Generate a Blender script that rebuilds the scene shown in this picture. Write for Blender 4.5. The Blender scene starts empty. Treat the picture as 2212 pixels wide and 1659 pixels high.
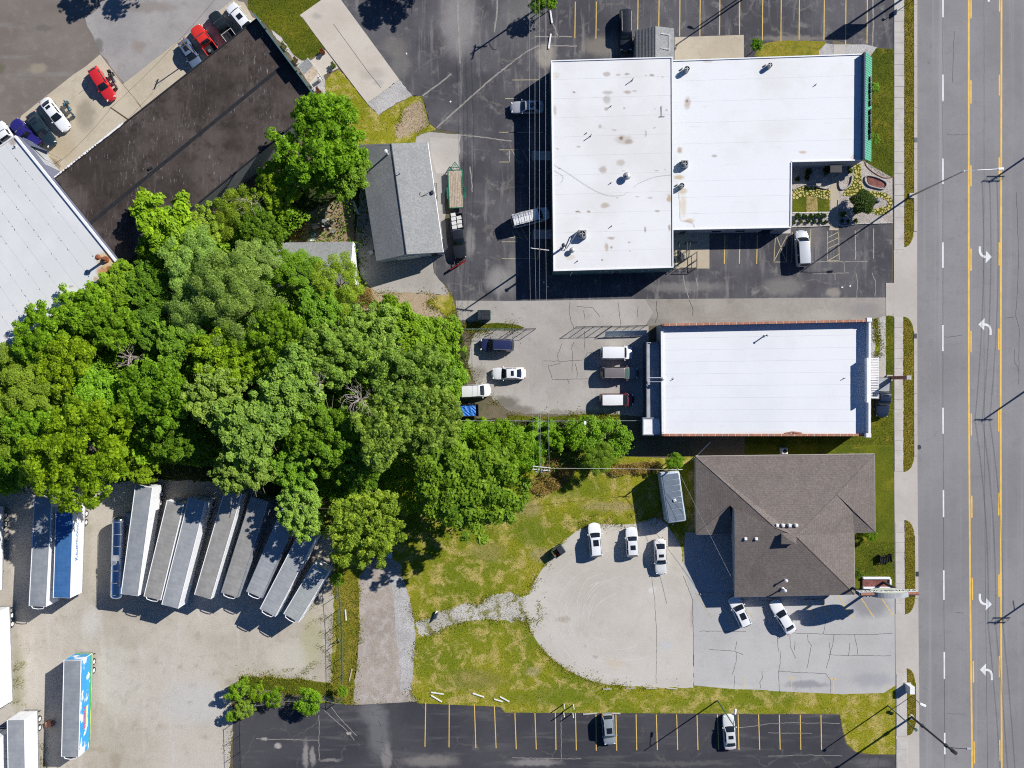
import bpy, bmesh, math, random
import numpy as np
from mathutils import Vector, Matrix
from mathutils.geometry import tessellate_polygon

# ------------------------------------------------------------------ camera, sky, sun, exposure
SC = bpy.context.scene
COL = SC.collection
S, H, CX, CY = 14.4, 112.0, 1106.0, 829.5        # survey units per metre, flying height, nadir point
cam_d = bpy.data.cameras.new('camera'); cam = bpy.data.objects.new('camera', cam_d); COL.objects.link(cam)
cam.location = (0, 0, H); cam.rotation_euler = (0, 0, 0)
cam_d.sensor_fit = 'HORIZONTAL'; cam_d.sensor_width = 36.0; cam_d.lens = 36.0 * S * H / 2212.0
cam_d.clip_start = 0.5; cam_d.clip_end = 2000.0
SC.camera = cam
SUN_EL = math.radians(33.1); SUN_DIR = Vector((0.824, 0.566, 0)).normalized()
wd = bpy.data.worlds.new('World'); SC.world = wd; wd.use_nodes = True
wn = wd.node_tree; bg = wn.nodes['Background']
sky = wn.nodes.new('ShaderNodeTexSky'); sky.sky_type = 'NISHITA'; sky.sun_disc = False
sky.air_density = 0.7; sky.dust_density = 0.0; sky.ozone_density = 10.0; sky.sun_elevation = SUN_EL; sky.sun_rotation = math.atan2(SUN_DIR.x, SUN_DIR.y)
wn.links.new(sky.outputs[0], bg.inputs[0]); bg.inputs[1].default_value = 0.07
sun_d = bpy.data.lights.new('sun', 'SUN'); sun_d.energy = 5.0; sun_d.angle = math.radians(0.5); sun_d.color = (1.0, 0.968, 0.915)
sun = bpy.data.objects.new('sun', sun_d); COL.objects.link(sun)
to_sun = Vector((SUN_DIR.x * math.cos(SUN_EL), SUN_DIR.y * math.cos(SUN_EL), math.sin(SUN_EL)))
sun.rotation_euler = to_sun.to_track_quat('Z', 'Y').to_euler()
sun.location = to_sun * 150
SC.view_settings.view_transform = 'Standard'; SC.view_settings.look = 'None'
SC.view_settings.gamma = 1.0; SC.view_settings.exposure = 0.42
SC.cycles.use_denoising = False; SC.cycles.sample_clamp_indirect = 2.0; SC.cycles.filter_width = 1.1; SC.cycles.max_bounces = 6; SC.cycles.transparent_max_bounces = 8

# ------------------------------------------------------------------ helpers
rnd = random.Random(11)
def D(x, y, z=0.0):
    k = (H - z) / H / S
    return Vector(((x - CX) * k, (CY - y) * k, z))
def T(c, r, pts):
    return [(553 * c + x / 4, 414.75 * r + y / 4) for x, y in pts]
def W(c, r, x, y, z=0.0):
    return D(553 * c + x / 4, 414.75 * r + y / 4, z)

def org(o):
    v = Vector((0, 0, 0))
    while o is not None:
        v = v + o.location; o = o.parent
    return v
def thing(name, label, cat, loc=(0, 0, 0), rz=0.0, group=None):
    o = bpy.data.objects.new(name, None); COL.objects.link(o)
    o.empty_display_size = 0.5
    o.location = loc; o.rotation_euler = (0, 0, rz)
    return tag(o, label, cat, group)
def tag(o, label, cat, group=None):
    o['label'] = label; o['category'] = cat
    if group: o['group'] = group
    return o
def link(name, me, parent=None):
    o = bpy.data.objects.new(name, me); COL.objects.link(o)
    if parent is not None: o.parent = parent
    return o

class MB:
    def __init__(s): s.v = []; s.f = []
    def add(s, vs, fs):
        n = len(s.v); s.v += [tuple(v) for v in vs]; s.f += [tuple(i + n for i in f) for f in fs]; return s
    def box(s, c, d, rz=0.0, ch=0.0):
        x, y, z = d[0] / 2, d[1] / 2, d[2] / 2
        if ch:
            a, b = x - ch, y - ch
            ring = [(a, -y), (x, -b), (x, b), (a, y), (-a, y), (-x, b), (-x, -b), (-a, -y)]
            k = min(ch, z * .9)
            top = [(px * (1 - ch / x), py * (1 - ch / y)) for px, py in ring]
            vs = [(px, py, -z) for px, py in ring] + [(px, py, z - k) for px, py in ring] + [(px, py, z) for px, py in top]
            fs = [(i, (i + 1) % 8, 8 + (i + 1) % 8, 8 + i) for i in range(8)]
            fs += [(8 + i, 8 + (i + 1) % 8, 16 + (i + 1) % 8, 16 + i) for i in range(8)]
            fs += [tuple(range(16, 24)), tuple(reversed(range(8)))]
        else:
            vs = [(-x, -y, -z), (x, -y, -z), (x, y, -z), (-x, y, -z), (-x, -y, z), (x, -y, z), (x, y, z), (-x, y, z)]
            fs = [(3, 2, 1, 0), (4, 5, 6, 7), (0, 1, 5, 4), (1, 2, 6, 5), (2, 3, 7, 6), (3, 0, 4, 7)]
        co, si = math.cos(rz), math.sin(rz)
        return s.add([(c[0] + a * co - b * si, c[1] + a * si + b * co, c[2] + e) for a, b, e in vs], fs)
    def cyl(s, p0, p1, r0, r1=None, n=10, cap=True):
        p0, p1 = Vector(p0), Vector(p1); r1 = r0 if r1 is None else r1
        d = (p1 - p0)
        if d.length < 1e-6: return s
        d.normalize()
        a = d.orthogonal().normalized(); b = d.cross(a)
        vs = []
        for p, r in ((p0, r0), (p1, r1)):
            for i in range(n):
                t = 2 * math.pi * i / n
                vs.append(p + a * (r * math.cos(t)) + b * (r * math.sin(t)))
        fs = [(i, (i + 1) % n, n + (i + 1) % n, n + i) for i in range(n)]
        if cap: fs += [tuple(reversed(range(n))), tuple(range(n, 2 * n))]
        return s.add(vs, fs)
    def tube(s, pts, r, n=6, r1=None):
        m = len(pts) - 1
        for i in range(m):
            ra = r if r1 is None else r + (r1 - r) * i / m
            rb = r if r1 is None else r + (r1 - r) * (i + 1) / m
            s.cyl(pts[i], pts[i + 1], ra, rb, n, True)
        return s
    def prism(s, poly, z0, z1, top=True, bottom=False):
        n = len(poly)
        a = sum(poly[i][0] * poly[(i + 1) % n][1] - poly[(i + 1) % n][0] * poly[i][1] for i in range(n))
        if a < 0: poly = list(reversed(poly))
        vs = [(p[0], p[1], z0) for p in poly] + [(p[0], p[1], z1) for p in poly]
        fs = [(i, (i + 1) % n, n + (i + 1) % n, n + i) for i in range(n)]
        tri = tessellate_polygon([[Vector((p[0], p[1], 0)) for p in poly]])
        for t in tri:
            t = tuple(t)
            A, B, C = (Vector((poly[i][0], poly[i][1])) for i in t)
            if (B - A).cross(C - A) < 0: t = t[::-1]
            if top: fs.append(tuple(n + i for i in t))
            if bottom: fs.append(t[::-1])
        return s.add(vs, fs)
    def poly(s, pts):
        n = len(s.v); s.v += [tuple(p) for p in pts]; s.f.append(tuple(range(n, n + len(pts)))); return s
    def grid(s, g):
        n = len(s.v); rows, cols = len(g), len(g[0])
        for row in g: s.v += [tuple(p) for p in row]
        for i in range(rows - 1):
            for j in range(cols - 1):
                a = n + i * cols + j
                s.f.append((a, a + 1, a + cols + 1, a + cols))
        return s
    def dome(s, c, r, h, n=12, m=4):
        g = []
        for j in range(m + 1):
            t = j / m * math.pi / 2
            g.append([(c[0] + r * math.cos(t) * math.cos(2 * math.pi * i / n), c[1] + r * math.cos(t) * math.sin(2 * math.pi * i / n), c[2] + h * math.sin(t)) for i in range(n + 1)])
        return s.grid(g)
    def build(s, name, m, parent=None, world=True, smooth=False):
        vs = s.v
        if parent is not None and world:
            o = org(parent); vs = [(a - o.x, b - o.y, c - o.z) for a, b, c in vs]
        me = bpy.data.meshes.new(name); me.from_pydata(vs, [], s.f)
        if m is not None: me.materials.append(m)
        if smooth:
            me.polygons.foreach_set('use_smooth', [True] * len(me.polygons))
            try: me.set_sharp_from_angle(angle=math.radians(42))
            except Exception: pass
        me.update()
        return link(name, me, parent)

def rough(pts, amp, step=8.0, seed=0, closed=True):
    """wander the edge of an outline (survey units)"""
    q = random.Random(seed); out = []
    n = len(pts)
    for i in range(n if closed else n - 1):
        a, b = pts[i], pts[(i + 1) % n]
        L = math.hypot(b[0] - a[0], b[1] - a[1]); k = max(1, int(L / step))
        for j in range(k):
            t = j / k; e = 0 if j == 0 else amp
            out.append((a[0] + (b[0] - a[0]) * t + q.uniform(-e, e), a[1] + (b[1] - a[1]) * t + q.uniform(-e, e)))
    if not closed: out.append(pts[-1])
    return out
def smooth_line(pts, k=6, closed=False):
    out = []; n = len(pts)
    for i in range(n if closed else n - 1):
        g = lambda j: pts[j % n] if closed else pts[min(max(j, 0), n - 1)]
        p0, p1, p2, p3 = g(i - 1), g(i), g(i + 1), g(i + 2)
        for j in range(k):
            t = j / k
            out.append(tuple(0.5 * (2 * p1[a] + (p2[a] - p0[a]) * t + (2 * p0[a] - 5 * p1[a] + 4 * p2[a] - p3[a]) * t * t + (3 * p1[a] - p0[a] - 3 * p2[a] + p3[a]) * t ** 3) for a in range(len(p1))))
    if not closed: out.append(tuple(pts[-1]))
    return out
SHEETS = {}
def sheet(name, pts, z, m, parent=None, structure=True, thick=0.0):
    w = [D(x, y) for x, y in pts]
    b = MB()
    b.prism([(p.x, p.y) for p in w], z - thick if thick else z - 0.003, z)
    o = b.build(name, m, parent)
    if parent is None and structure: o['kind'] = 'structure'
    SHEETS.setdefault(name, []).append([(p.x, p.y) for p in w])
    return o
def ribbon_mb(b, pts, w, z, closed=False):
    """flat strip along a world-space line"""
    P = [Vector((p[0], p[1])) for p in pts]; n = len(P); L = []; Rr = []
    for i in range(n):
        a = P[i - 1] if (i or closed) else P[i]; c = P[(i + 1) % n] if (i < n - 1 or closed) else P[i]
        d = (c - a); d = d.normalized() if d.length else Vector((1, 0)); q = Vector((-d.y, d.x)) * (w / 2)
        L.append((P[i].x + q.x, P[i].y + q.y, z)); Rr.append((P[i].x - q.x, P[i].y - q.y, z))
    if closed: L.append(L[0]); Rr.append(Rr[0])
    return b.grid([Rr, L])
def inside(poly, x, y):
    p = np.asarray(poly); r = np.zeros(len(x), bool); j = len(p) - 1
    for i in range(len(p)):
        c = ((p[i, 1] > y) != (p[j, 1] > y)) & (x < (p[j, 0] - p[i, 0]) * (y - p[i, 1]) / (p[j, 1] - p[i, 1] + 1e-12) + p[i, 0])
        r ^= c; j = i
    return r

# ------------------------------------------------------------------ materials
class NT:
    def __init__(s, name, rough=0.85, metal=0.0, spec=0.3):
        s.m = bpy.data.materials.new(name); s.m.use_nodes = True; s.t = s.m.node_tree
        s.b = s.t.nodes['Principled BSDF']
        s.b.inputs['Roughness'].default_value = rough; s.b.inputs['Metallic'].default_value = metal
        s.b.inputs['Specular IOR Level'].default_value = spec
        g = s.t.nodes.new('ShaderNodeNewGeometry'); s.pos = g.outputs['Position']
        tc = s.t.nodes.new('ShaderNodeTexCoord'); s.obj = tc.outputs['Object']
    def val(s, sock, v):
        if hasattr(v, 'links') or isinstance(v, bpy.types.NodeSocket): s.t.links.new(v, sock)
        else: sock.default_value = v
    def noise(s, scale, detail=5, rough=0.62, vec=None, dist=0.0, stretch=None, rot=0.0):
        n = s.t.nodes.new('ShaderNodeTexNoise')
        v = vec if vec is not None else s.pos
        if stretch:
            mp = s.t.nodes.new('ShaderNodeMapping'); s.t.links.new(v, mp.inputs[0])
            mp.inputs['Scale'].default_value = stretch; mp.inputs['Rotation'].default_value = (0, 0, rot); v = mp.outputs[0]
        s.t.links.new(v, n.inputs['Vector']); n.inputs['Scale'].default_value = scale
        n.inputs['Detail'].default_value = detail; n.inputs['Roughness'].default_value = rough; n.inputs['Distortion'].default_value = dist
        return n.outputs['Fac']
    def rng(s, f, a, b, lo=0.0, hi=1.0):
        n = s.t.nodes.new('ShaderNodeMapRange'); n.interpolation_type = 'SMOOTHSTEP'; s.t.links.new(f, n.inputs[0])
        for i, v in zip((1, 2, 3, 4), (a, b, lo, hi)): n.inputs[i].default_value = v
        return n.outputs[0]
    def math(s, op, a, b=0.0):
        n = s.t.nodes.new('ShaderNodeMath'); n.operation = op; s.val(n.inputs[0], a); s.val(n.inputs[1], b); return n.outputs[0]
    def mix(s, f, a, b, blend='MIX'):
        n = s.t.nodes.new('ShaderNodeMix'); n.data_type = 'RGBA'; n.blend_type = blend
        s.val(n.inputs[0], f)
        for i, v in ((6, a), (7, b)):
            if isinstance(v, tuple): v = v + (1.0,) if len(v) == 3 else v
            s.val(n.inputs[i], v)
        return n.outputs[2]
    def out(s, col, bump=None, dist=0.02, strength=0.5, rough=None):
        s.val(s.b.inputs['Base Color'], col if not isinstance(col, tuple) else col + (1.0,))
        if bump is not None:
            n = s.t.nodes.new('ShaderNodeBump'); n.inputs['Strength'].default_value = strength; n.inputs['Distance'].default_value = dist
            s.t.links.new(bump, n.inputs['Height']); s.t.links.new(n.outputs[0], s.b.inputs['Normal'])
        if rough is not None: s.val(s.b.inputs['Roughness'], rough)
        return s.m
    def spots(s, col, spots, amp=0.5, nscale=0.9):
        """stains with a shape of their own: (x, y, rx, ry, colour, strength) in metres"""
        n = s.t.nodes.new('ShaderNodeTexNoise'); s.t.links.new(s.pos, n.inputs['Vector']); n.inputs['Scale'].default_value = nscale; n.inputs['Detail'].default_value = 6
        sub = s.t.nodes.new('ShaderNodeVectorMath'); sub.operation = 'SUBTRACT'; s.t.links.new(n.outputs['Color'], sub.inputs[0]); sub.inputs[1].default_value = (.5, .5, .5)
        sc = s.t.nodes.new('ShaderNodeVectorMath'); sc.operation = 'SCALE'; s.t.links.new(sub.outputs[0], sc.inputs[0]); sc.inputs['Scale'].default_value = amp
        ad = s.t.nodes.new('ShaderNodeVectorMath'); s.t.links.new(s.pos, ad.inputs[0]); s.t.links.new(sc.outputs[0], ad.inputs[1])
        for x, y, rx, ry, c, k in spots:
            a = s.t.nodes.new('ShaderNodeVectorMath'); a.operation = 'SUBTRACT'; s.t.links.new(ad.outputs[0], a.inputs[0]); a.inputs[1].default_value = (x, y, 0)
            b = s.t.nodes.new('ShaderNodeVectorMath'); b.operation = 'MULTIPLY'; s.t.links.new(a.outputs[0], b.inputs[0]); b.inputs[1].default_value = (1 / rx, 1 / ry, 0)
            l = s.t.nodes.new('ShaderNodeVectorMath'); l.operation = 'LENGTH'; s.t.links.new(b.outputs[0], l.inputs[0])
            col = s.mix(s.rng(l.outputs['Value'], 1.0, 0.35, 0.0, k), col, c)
        return col

def gmat(name, c1, c2, c3, s=(0.12, 0.9, 14.0), k=(.38, .62), k2=(.5, .72), a3=0.7, grain=0.35, rough=0.92, bump=0.4, cracks=None, streak=None, spots=None, amp=1.25):
    n = NT(name, rough)
    col = n.mix(n.rng(n.noise(s[0], 7, .65), k[0], k[1]), c1, c2)
    col = n.mix(n.rng(n.noise(s[1], 8, .7, dist=.4), k2[0], k2[1], 0, a3), col, c3)
    if streak:
        c, scl, st, rot, kk = streak
        col = n.mix(n.rng(n.noise(scl, 5, .6, stretch=st, rot=rot), .52, .72, 0, kk), col, c)
    if spots: col = n.spots(col, spots, amp)
    f = n.noise(s[2], 3, .7)
    col = n.mix(grain, col, n.mix(1.0, col, n.mix(n.rng(f, .3, .7), (.42, .42, .42), (1.6, 1.6, 1.6)), 'MULTIPLY'))
    if cracks:
        sc, wdt, cc, kk = cracks
        v = n.t.nodes.new('ShaderNodeTexVoronoi'); v.feature = 'DISTANCE_TO_EDGE'; v.inputs['Scale'].default_value = sc
        wn_ = n.t.nodes.new('ShaderNodeTexNoise'); n.t.links.new(n.pos, wn_.inputs['Vector']); wn_.inputs['Scale'].default_value = 0.8; wn_.inputs['Detail'].default_value = 6
        mx = n.t.nodes.new('ShaderNodeMix'); mx.data_type = 'VECTOR'; mx.inputs[0].default_value = 0.12
        va = n.t.nodes.new('ShaderNodeVectorMath'); va.operation = 'MULTIPLY_ADD'
        n.t.links.new(wn_.outputs['Color'], va.inputs[0]); va.inputs[1].default_value = (2.2, 2.2, 0); n.t.links.new(n.pos, va.inputs[2])
        n.t.links.new(va.outputs[0], v.inputs['Vector'])
        ck = n.rng(v.outputs['Distance'], wdt * .4, wdt, kk, 0.0)
        ck = n.math('MULTIPLY', ck, n.rng(n.noise(.22, 2), .45, .58))
        col = n.mix(ck, col, cc)
    return n.out(col, f, 0.02, bump)

def plain(name, c, rough=0.7, metal=0.0, spec=0.35, var=0.18, scale=1.3, grime=None, coat=0.0):
    n = NT(name, rough, metal, spec)
    f = n.noise(scale, 5, .65)
    col = n.mix(n.rng(f, .3, .7), tuple(x * (1 - var) for x in c), tuple(min(x * (1 + var), .95) for x in c))
    if grime: col = n.mix(n.rng(n.noise(scale * .6, 7, .7, stretch=(1, 1, .35)), .5, .78, 0, grime[1]), col, grime[0])
    if coat: n.b.inputs['Coat Weight'].default_value = coat; n.b.inputs['Coat Roughness'].default_value = 0.06
    return n.out(col, n.noise(scale * 14, 3), 0.006, 0.25)
_pc = {}
def paint(c, rough=0.4, metal=0.0):
    k = (c, rough, metal)
    if k not in _pc:
        n = NT('car_paint', rough, metal, .5); n.b.inputs['Coat Weight'].default_value = .8; n.b.inputs['Coat Roughness'].default_value = .05
        d = n.rng(n.noise(2.2, 6, .7, vec=n.obj), .45, .8, 0, .22)
        _pc[k] = n.out(n.mix(d, c, tuple(x * .6 + .06 for x in c)))
    return _pc[k]

asph_n = lambda *a, **k: gmat(*a, **k)
G = {}
def sp(c, r, x, y, rx, ry, col, k, z=0.0):
    p = W(c, r, x, y, z); return (p.x, p.y, rx / 4 / S, ry / 4 / S, col, k)

G['soil'] = gmat('soil', (.10, .085, .05), (.16, .13, .085), (.06, .085, .02), (.08, .7, 9))
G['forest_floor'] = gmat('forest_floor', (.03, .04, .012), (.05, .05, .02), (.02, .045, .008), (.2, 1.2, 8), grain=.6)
G['asphalt_north'] = gmat('asphalt_north', (.055, .053, .061), (.10, .097, .104), (.21, .20, .19), (.07, .45, 16), k2=(.54, .72), a3=.8, grain=.3,
    cracks=(.16, .02, (.16, .15, .13), .55), streak=((.19, .18, .175), .5, (2.2, .25, 1), 0.0, .8),
    spots=[sp(1, 0, 1750, 200, 220, 420, (.33, .31, .30), .55), sp(1, 0, 1250, 560, 120, 160, (.2, .19, .175), .5), sp(1, 0, 1200, 400, 160, 120, (.2, .18, .16), .5), sp(2, 0, 290, 480, 120, 150, (.3, .27, .23), .9),
           sp(2, 0, 780, 400, 260, 120, (.26, .23, .19), .6), sp(1, 1, 2100, 760, 160, 160, (.27, .26, .25), .8), sp(1, 1, 1850, 430, 60, 190, (.3, .29, .28), .5), sp(1, 1, 1960, 1000, 400, 100, (.2, .19, .18), .6),
           sp(2, 1, 1500, 820, 500, 60, (.21, .2, .19), .6), sp(3, 1, 130, 820, 260, 110, (.22, .205, .19), .6), sp(3, 1, 560, 870, 90, 60, (.3, .27, .23), .7), sp(3, 1, 400, 380, 120, 160, (.18, .16, .15), .6),
           sp(2, 0, 60, 100, 240, 420, (.16, .155, .15), .5), sp(3, 0, 200, 330, 420, 40, (.25, .22, .19), .6), sp(2, 1, 0, 700, 70, 260, (.2, .19, .18), .7)])
G['asphalt_west'] = gmat('asphalt_west', (.155, .132, .112), (.205, .18, .155), (.25, .225, .2), (.05, .8, 15), k2=(.5, .75), a3=.5, grain=.35, streak=((.23, .215, .2), .35, (.25, 2.0, 1), .6, .5),
    spots=[sp(0, 0, 330, 590, 110, 60, (.3, .26, .19), .7), sp(0, 0, 380, 240, 120, 40, (.1, .09, .085), .5), sp(0, 0, 0, 590, 50, 70, (.1, .1, .05), .6), sp(0, 0, 620, 150, 500, 90, (.19, .16, .14), .5)])
G['asphalt_pale'] = gmat('asphalt_pale', (.265, .25, .245), (.34, .32, .305), (.21, .195, .185), (.09, .6, 15), k2=(.52, .75), a3=.6, grain=.3,
    spots=[sp(0, 0, 1280, 60, 330, 70, (.22, .19, .17), .7), sp(0, 0, 1200, 400, 90, 70, (.24, .2, .16), .6), sp(0, 0, 850, 400, 60, 90, (.14, .13, .12), .8)])
G['alley'] = gmat('alley', (.26, .235, .205), (.33, .305, .275), (.20, .18, .155), (.07, .5, 16), k2=(.5, .74), a3=.6, grain=.25,
    streak=((.37, .34, .30), .35, (.3, 2.2, 1), 0.0, .45), spots=[sp(2, 1, 1180, 1130, 300, 60, (.16, .15, .13), .6), sp(3, 1, 830, 1020, 160, 90, (.24, .225, .215), .8), sp(3, 1, 470, 1050, 160, 50, (.36, .33, .29), .6)])
G['yard'] = gmat('yard', (.33, .305, .275), (.40, .375, .345), (.25, .23, .205), (.07, .5, 16), k2=(.5, .76), a3=.6, grain=.22,
    spots=[sp(1, 2, 2160, 160, 160, 80, (.13, .115, .095), .85), sp(2, 2, 60, 230, 200, 60, (.17, .15, .125), .85), sp(2, 2, 500, 250, 460, 34, (.2, .18, .15), .7), sp(1, 1, 1900, 1560, 130, 90, (.2, .18, .15), .7)])
G['apron'] = gmat('apron', (.42, .385, .345), (.47, .435, .395), (.36, .33, .295), (.12, .8, 18), a3=.5, grain=.16)
G['walk'] = gmat('walk', (.44, .41, .375), (.50, .47, .435), (.37, .345, .31), (.5, 1.2, 18), a3=.5, grain=.18, bump=.2)
G['tan_concrete'] = gmat('tan_concrete', (.43, .37, .275), (.49, .43, .33), (.35, .295, .21), (.14, .8, 18), a3=.55, grain=.18,
    spots=[sp(0, 0, 740, 1000, 120, 190, (.25, .215, .165), .75), sp(0, 0, 500, 1280, 200, 160, (.36, .29, .185), .6), sp(0, 0, 470, 1440, 70, 90, (.2, .14, .08), .7), sp(0, 0, 420, 1400, 90, 60, (.3, .22, .12), .6)])
G['pad'] = gmat('pad', (.48, .43, .365), (.53, .48, .415), (.42, .375, .32), (.14, .9, 18), a3=.5, grain=.15, spots=[sp(1, 0, 1010, 640, 150, 70, (.36, .325, .285), .6), sp(1, 0, 520, 140, 60, 40, (.33, .31, .28), .7), sp(1, 0, 1060, 720, 70, 40, (.35, .33, .3), .6)])
G['truck_yard'] = gmat('truck_yard', (.38, .338, .272), (.47, .43, .368), (.285, .245, .18), (.055, .5, 12), k2=(.5, .74), a3=.65, grain=.32,
    streak=((.53, .505, .465), .28, (1.8, .3, 1), .5, .5),
    spots=[sp(0, 3, 160, 900, 90, 420, (.30, .285, .17), .6), sp(0, 3, 1640, 1095, 34, 26, (.16, .13, .11), .9), sp(0, 3, 1550, 1085, 16, 16, (.2, .17, .14), .8), sp(0, 3, 1000, 1600, 70, 120, (.3, .26, .19), .7),
           sp(0, 3, 830, 1500, 140, 40, (.33, .28, .2), .6), sp(0, 3, 790, 400, 110, 200, (.53, .51, .47), .6), sp(0, 3, 1150, 560, 200, 110, (.36, .32, .25), .5), sp(0, 3, 1700, 1100, 420, 260, (.46, .45, .43), .7), sp(0, 3, 1980, 920, 60, 40, (.32, .28, .22), .7),
           sp(1, 3, 300, 700, 300, 190, (.5, .47, .4), .7), sp(1, 3, 480, 560, 130, 330, (.34, .33, .16), .5)])
G['gravel_lot'] = gmat('gravel_lot', (.44, .408, .355), (.505, .472, .42), (.375, .335, .275), (.06, .5, 14), k2=(.5, .76), a3=.5, grain=.2,
    spots=[sp(2, 3, 440, 380, 90, 40, (.36, .31, .25), .8), sp(2, 3, 890, 760, 110, 60, (.50, .43, .335), .8), sp(2, 3, 720, 700, 30, 26, (.36, .33, .29), .8), sp(2, 3, 620, 600, 26, 22, (.38, .36, .33), .7), sp(2, 3, 1210, 120, 40, 40, (.6, .58, .55), .7), sp(2, 3, 1330, 600, 80, 60, (.44, .46, .48), .6), sp(2, 3, 1560, 360, 30, 120, (.3, .27, .24), .6)])
G['scrape'] = plain('scrape', (.53, .505, .465), .95, var=.06)
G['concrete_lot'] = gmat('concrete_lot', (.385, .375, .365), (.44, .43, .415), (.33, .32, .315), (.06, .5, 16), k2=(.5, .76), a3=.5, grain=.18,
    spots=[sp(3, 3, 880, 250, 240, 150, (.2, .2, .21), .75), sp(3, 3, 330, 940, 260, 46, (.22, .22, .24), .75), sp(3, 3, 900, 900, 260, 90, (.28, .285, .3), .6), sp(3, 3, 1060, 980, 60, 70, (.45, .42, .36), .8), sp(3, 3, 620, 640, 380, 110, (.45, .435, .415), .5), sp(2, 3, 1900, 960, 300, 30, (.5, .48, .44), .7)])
G['asphalt_south'] = gmat('asphalt_south', (.040, .039, .047), (.060, .058, .066), (.105, .103, .11), (.06, .5, 16), k2=(.56, .78), a3=.6, grain=.3, cracks=(.13, .016, (.10, .095, .09), .6), streak=((.10, .098, .10), .4, (.25, 2.0, 1), 0.0, .7),
    spots=[sp(1, 3, 1060, 1350, 130, 330, (.17, .168, .175), .6), sp(1, 3, 1130, 1560, 60, 160, (.27, .255, .24), .6), sp(1, 3, 430, 1540, 34, 160, (.30, .28, .26), .7), sp(1, 3, 190, 1470, 40, 34, (.4, .37, .34), .8), sp(1, 3, 70, 1410, 36, 22, (.4, .37, .34), .8), sp(1, 3, 490, 1560, 30, 110, (.3, .28, .26), .7),
           sp(1, 3, 800, 1360, 24, 20, (.45, .4, .35), .8), sp(1, 3, 1500, 1600, 330, 70, (.24, .22, .2), .6), sp(2, 3, 200, 1610, 300, 44, (.26, .245, .23), .7), sp(1, 3, 640, 1590, 130, 24, (.24, .22, .2), .7), sp(2, 3, 1500, 1620, 600, 30, (.11, .105, .1), .6), sp(1, 3, 1000, 1180, 160, 130, (.15, .15, .155), .7), sp(1, 3, 1900, 1480, 40, 40, (.12, .11, .1), .7), sp(3, 3, 900, 1620, 220, 60, (.11, .105, .11), .8)])
G['road'] = gmat('road', (.205, .198, .200), (.245, .238, .24), (.175, .168, .17), (.05, .6, 18), a3=.5, grain=.2, streak=((.29, .283, .285), .4, (2.4, .02, 1), 0.0, .75))
G['gravel_drive'] = gmat('gravel_drive', (.30, .255, .215), (.37, .32, .275), (.43, .40, .375), (.1, .8, 10), k2=(.46, .66), a3=.7, grain=.5)
G['gravel_grey'] = gmat('gravel_grey', (.36, .345, .335), (.44, .425, .41), (.30, .28, .26), (.3, 2.0, 8), a3=.6, grain=.6)
G['track'] = gmat('track', (.40, .375, .33), (.52, .50, .47), (.17, .165, .03), (.12, .6, 8), k2=(.50, .60), a3=.85, grain=.5)
G['pebble'] = gmat('pebble', (.33, .295, .26), (.42, .38, .345), (.25, .22, .195), (.5, 3.0, 9), a3=.7, grain=.8, bump=.8)
def lawn(name, c1, c2, c3, s=(.07, .5, 9), k2=(.47, .62), a3=.85, spots=None):
    return gmat(name, c1, c2, c3, s, k2=k2, a3=a3, grain=.7, rough=1.0, bump=.9, spots=spots, amp=1.1)
G['lawn_dry'] = lawn('lawn_dry', (.14, .175, .006), (.245, .235, .012), (.43, .34, .11), spots=[sp(2, 2, 500, 900, 420, 120, (.12, .165, .006), .6), sp(2, 2, 150, 1280, 200, 180, (.11, .155, .006), .7), sp(1, 3, 1900, 900, 330, 130, (.21, .185, .05), .6), sp(2, 3, 300, 1050, 700, 90, (.125, .165, .006), .6),
    sp(2, 2, 150, 1080, 160, 90, (.30, .24, .10), .7), sp(2, 2, 850, 1060, 330, 60, (.31, .25, .11), .75), sp(2, 2, 250, 1480, 130, 90, (.3, .25, .12), .7), sp(2, 3, 180, 820, 90, 60, (.33, .28, .14), .7), sp(1, 2, 2000, 1450, 200, 130, (.27, .225, .08), .55)])
G['lawn_green'] = lawn('lawn_green', (.065, .088, .002), (.12, .13, .004), (.27, .20, .022), (.12, .5, 10), k2=(.54, .70), a3=.75)
G['lawn_verge'] = lawn('lawn_verge', (.20, .185, .012), (.27, .215, .03), (.12, .135, .010), (.2, 1.0, 10))
G['dry_weeds'] = lawn('dry_weeds', (.28, .20, .07), (.34, .25, .11), (.12, .13, .02), (.25, 1.4, 8))
G['bare_soil'] = gmat('bare_soil', (.36, .27, .18), (.41, .32, .225), (.27, .195, .12), (.2, 1.4, 9), a3=.7, grain=.5)
G['dirt'] = gmat('dirt', (.26, .185, .115), (.32, .235, .155), (.20, .135, .08), (.25, 1.4, 9), a3=.7, grain=.5)
G['mulch'] = gmat('mulch', (.16, .06, .05), (.24, .09, .075), (.10, .05, .035), (.6, 3, 9), grain=.7)
G['crack'] = plain('crack_fill', (.05, .048, .05), .95, var=.1)
G['crack_pale'] = plain('crack_pale', (.27, .25, .225), .95, var=.2)
G['tar'] = plain('tar', (.045, .042, .045), .9, var=.1)

def marking(name, c, under, wear=.55):
    n = NT(name, .75)
    f = n.rng(n.noise(3.5, 8, .75), wear - .1, wear + .12)
    col = n.mix(n.rng(n.noise(.7, 3), .3, .7), c, tuple(x * .82 for x in c))
    return n.out(n.mix(f, col, under))
G['yellow'] = marking('yellow_paint', (.80, .50, .10), (.3, .25, .2), .68)
G['yellow_stall'] = marking('stall_paint', (.72, .50, .13), (.16, .14, .11), .62)
G['pale_stall'] = marking('stall_paint_pale', (.50, .43, .25), (.2, .18, .16), .55)
G['white_line'] = marking('white_paint', (.74, .74, .74), (.25, .25, .25), .66)

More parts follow.
